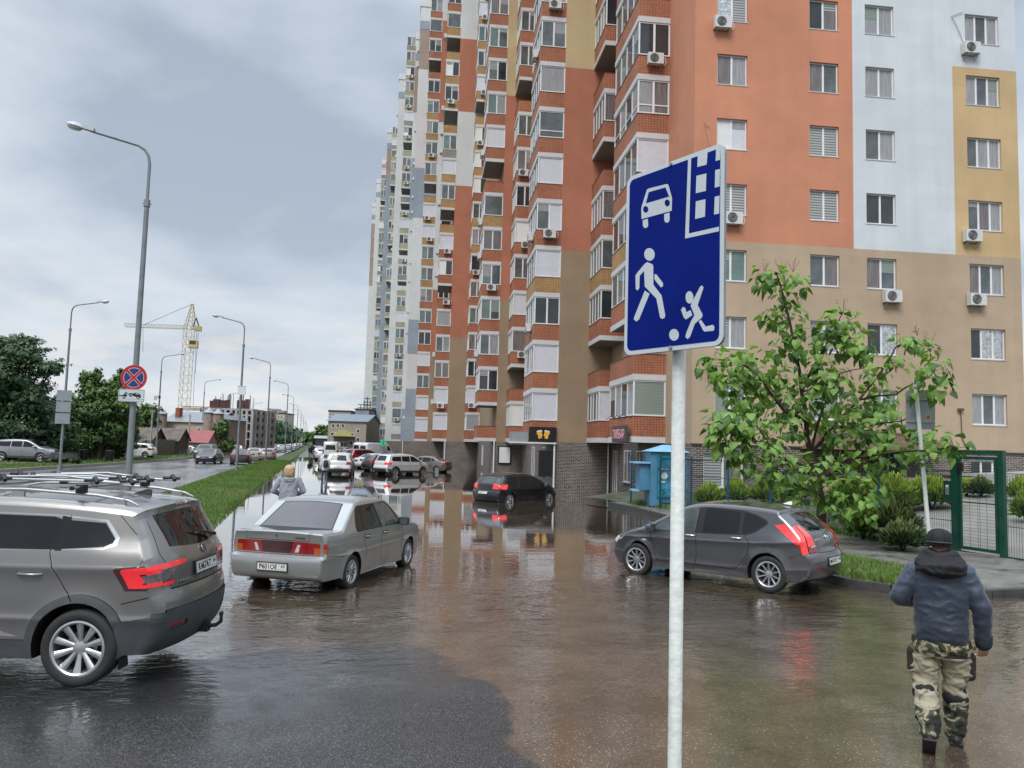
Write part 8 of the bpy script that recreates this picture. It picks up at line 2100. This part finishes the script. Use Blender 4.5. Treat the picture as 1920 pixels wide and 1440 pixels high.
# metal roof house with turrets
MR=M('roof_grey_metal',(.30,.33,.36),.4,metal=.4,var=.12,vs=1,stretch=(3,.2,.2)); CRM=M('wall_cream_render',(.42,.37,.30),.85,var=.1,vs=.5); TUR=M('turret_brick',(.30,.23,.20),.85,var=.2,vs=2)
t,w_,ze,zr=house('large house with grey metal roof and small brick turrets','house',303,398,842,790,769,112,12,CRM,MR,'turreted_house','side',[(x,806,4,6,GLD) for x in (318,332,372,390)]+[(x,826,4,6,GLD) for x in (372,392)])
def turret(px,yt,yb,rr_=.75):
    q=at(px,820,111); h=lambda y: at(px,y,111).z
    m=MB(); T=t.matrix_world; 
    loc=Matrix.Rotation(-t.rotation_euler.z,4,'Z')@(Vector((q.x,q.y,0))-t.location)
    m.cyl((loc.x,loc.y-.6,-.3),(loc.x,loc.y-.6,h(yt+10)),rr_,TUR,12); o=m.build('turret',t,smooth=40); m=MB(); m.tube([(loc.x,loc.y-.6,h(yt+10)),(loc.x,loc.y-.6,h(yt))],[rr_*1.25,.03],MR,12); m.build('turret_roof',o,smooth=40)
turret(304,766,830); turret(393,764,830); turret(410,766,830)
m=MB(); m.box(w_*.12,w_*.2,2,3.2,zr-1.2,zr+.4,M('chimney_red',(.30,.09,.06),.8)); m.build('chimney',t)
house('narrow brown brick wing beside the turreted house','house',396,416,842,783,775,113,10,TUR,MR,'brick_house','end',[(405,800,4,8,GLD),(405,822,4,7,GLD)])
RUST=M('roof_red',(.30,.10,.10),.7,var=.15,vs=1); OLD=M('roof_old_slate',(.14,.12,.105),.9,var=.3,vs=1.5); WD=M('wood_old_dark',(.10,.085,.075),.9,var=.3,vs=2); BLW=M('wall_blue_fence',(.02,.04,.15),.7,var=.15)
house('long low house with faded red roof','house',330,388,845,828,806,100,3.5,WLB,RUST,'red_roof_house','side',[(382,834,4,5,GLD)])
house('old dark slate-roofed shed nearer the road','shed',287,333,850,825,802,92,3,WD,OLD,'old_shed','side')
house('grey timber shed with blue fence before it','shed',250,284,852,824,801,88,3,WD,OLD,'old_shed','side')
m=MB(); q0=at(249,820,84);q1=at(262,820,84); m.bar((q0.x,q0.y,1.3),(q1.x,q1.y,1.3),.1,BLW,2.4); tag(m.build('blue_fence'),'deep blue fence panel beside the shed, right of the lamp','fence')
m=MB(); q0=at(284,820,86);q1=at(330,820,92)
FG=M('fence_grey_wood',(.16,.16,.15),.85,var=.25,vs=3)
for i in range(24): a=q0.lerp(q1,i/24);b_=q0.lerp(q1,(i+.85)/24); m.bar((a.x,a.y,1.),(b_.x,b_.y,1.),.04,FG,1.9+.15*(i%3))
for z in (.5,1.5): m.bar((q0.x,q0.y+.05,z),(q1.x,q1.y+.05,z),.06,FG)
tag(m.build('plank_fence'),'weathered grey plank fence in front of the dark shed','fence')
house('greenish timber fence house half hidden under the left trees','house',60,150,858,838,826,70,6,M('wall_green_grey',(.09,.11,.10),.9,var=.2),OLD,'garden_house','side')
# banner
m=MB(); q=at(486,824,150); T=Matrix.Translation(q); m.box(-.7,.7,-.05,.05,-1.1,1.2,M('banner_orange',(.55,.16,.07),.6,var=.6,vs=1.5)); o=m.build('banner'); o.location=q; tag(o,'orange and white advertising banner before the far trees','banner')
o.data.materials.append(WHITEP)
# crane
CY=M('crane_yellow',(.52,.42,.20),.6,var=.2,vs=.5); CW=M('crane_pale',(.48,.44,.38),.6,var=.15,vs=.5)
Zc=135; cb=at(344,820,Zc); k=Zc/FPX
ct_=thing('tower_crane','yellow lattice tower crane with its jib reaching left over the houses','crane',(cb.x,cb.y,0))
def cz(y): return at(350,y,Zc).z
xr=Vector((cr.x,cr.y,0)).normalized()
lean=(at(356,640,Zc)-at(344,800,Zc)); 
def CP(px,py,dy=0): q=at(px,py,Zc); return Vector((q.x,q.y+dy,q.z))-Vector((cb.x,cb.y,0))
def lattice(mb,A,B,w0,w1,n,mat,bw=.10,offs=None):
    A=Vector(A);B=Vector(B); d=(B-A).normalized(); a=xr-d*xr.dot(d); a.normalize(); b_=d.cross(a)
    C4=[(i,j) for i,j in ((-1,-1),(1,-1),(1,1),(-1,1))]
    P=[[A.lerp(B,t/n)+(a*i+b_*j)*((w0+(w1-w0)*t/n)/2) for i,j in C4] for t in range(n+1)]
    for c_ in range(4): 
        mb.bar(P[0][c_],P[n][c_],bw,mat)
        for t in range(n):
            mb.bar(P[t][c_],P[t+1][(c_+1)%4],bw*.55,mat); mb.bar(P[t+1][c_],P[t+1][(c_+1)%4],bw*.55,mat)
m=MB(); lattice(m,CP(343,790),CP(355,617),1.5,1.4,12,CY,.07); m.build('mast',ct_)
m=MB(); lattice(m,CP(355,617),CP(361,570),1.5,.3,6,CY,.08); m.build('tower_peak',ct_)
m=MB()
A=CP(350,616);B=CP(233,612)
def jib(mb,A,B,h,n,mat):
    for t in range(n):
        p=A.lerp(B,t/n);q=A.lerp(B,(t+1)/n); up=Vector((0,0,h)); 
        mb.bar(p,q,.08,mat); mb.bar(p+up,q+up,.08,mat); mb.bar(p,(p+q)/2+up,.07,mat); mb.bar((p+q)/2+up,q,.07,mat)
        mb.bar(p+Vector((0,.9,0)),q+Vector((0,.9,0)),.08,mat); mb.bar(p,p+Vector((0,.9,0)),.05,mat)
jib(m,A,B,.55,22,CW); m.build('jib',ct_)
m=MB(); jib(m,CP(356,617),CP(374,616),.4,4,CY); m.box(*(lambda q:(q.x-.5,q.x+.5,q.y-.3,q.y+.7,q.z-.5,q.z+.3))(CP(372,615)),CY); m.bar(CP(368,596),CP(374,616),.2,CNB); m.bar(CP(368,596),CP(362,612),.12,CNB); m.build('counter_jib',ct_)
m=MB(); q=CP(358,645); m.box(q.x-.3,q.x+1.2,q.y-.9,q.y+.5,q.z-.7,q.z+.6,CY); cabo=m.build('cab',ct_); m=MB(); m.box(q.x-.1,q.x+.9,q.y-.93,q.y-.905,q.z-.1,q.z+.5,GLD); m.build('window',cabo)
m=MB(); 
for (a,b_) in ((CP(361,570),CP(270,609)),(CP(361,572),CP(372,612)),(CP(369,622),CP(362,760)),(CP(372,622),CP(366,700)),(CP(268,613),CP(268,660))): m.bar(a,b_,.05,GAP)
m.build('cable',ct_)
# overhead wire
# bins on the left verge
for (x,y,lab) in ((156,860,'dark waste bin on the far verge, left of the pair'),(205,858,'dark waste bin on the far verge, right of the pair')):
    p=at(x,y,64.); b_=thing('waste_bin',lab,'waste bin',(p.x,p.y,.2)); m=MB(); m.tube([(0,0,0),(0,0,.85)],[.28,.34],BLK,10); m.build('bin_body',b_); m=MB(); m.tube([(0,0,.86),(0,0,.93)],[.36,.30],BLK,10); m.build('lid',b_)
# motorcycle-like dark heap beside grey SUV
p=at(118,868,57); t=thing('scrap_pile','dark low heap lying beside the grey SUV on the far verge','pile',(p.x,p.y,.2)); r=random.Random(9); m=MB()
for i in range(14):
    q=Vector((r.uniform(-1.1,1.1),r.uniform(-.3,.3),r.uniform(.1,.45))); m.lathe([(.001,-.15),(.22,-.08),(.26,.05),(.12,.16),(.001,.18)],BLK,7,Matrix.Translation(q)@Matrix.Rotation(r.random()*3,4,'X')@Matrix.Diagonal((1+r.random(),1,1,1)))
m.build('heap',t,smooth=50)
# splash of the oncoming car
SPL=M('spray_water',(.75,.77,.8),.4,var=0,alpha=.55); r=random.Random(12); m=MB(); p0=at(374,866,71.); 
for i in range(900):
    t_=r.random()**.7; a=r.uniform(0,1); x=-t_*3.4*(.5+.5*r.random()); z=max(0,(1.25*sin(pi*min(1,t_*1.05))*r.random()**.7)); s_=.02+.03*r.random(); c_=Vector((x,r.uniform(-1.2,.6)*t_,z+.05)); m.add([c_+rv(r)*s_,c_+rv(r)*s_,c_+rv(r)*s_],[(0,1,2)],SPL)
o=m.build('water_spray'); o.location=(p0.x,p0.y,0); tag(o,'white spray thrown up left of the oncoming black car','water spray',kind='stuff')
# red plastic scrap and stones on the wet ground near the man
p=gp(1487,1268,.105)
r=random.Random(44); m=MB(); M('path_stone',(.16,.14,.12),.7,var=.3,vs=20)
for i in range(130):
    if i<70: q=gp(r.uniform(1100,1920),1130+300*r.random()**.8,.1)
    else: q=gp(r.uniform(1700,1920),r.uniform(1180,1440),.1)
    s_=.003+.007*r.random()**3; z=gz(q.x,q.y); m.lathe([(.001,-1),(.8,-.5),(1,0),(.6,.6),(.001,.8)],MATS['path_stone'],5,Matrix.Translation((q.x,q.y,max(z,0)+s_*.2))@Matrix.Rotation(r.random()*3,4,'Z')@Matrix.Diagonal((s_*1.4,s_,s_*.7,1)))
tag(m.build('pebbles'),'scattered small stones and grit on the wet ground around the man','gravel',kind='stuff')
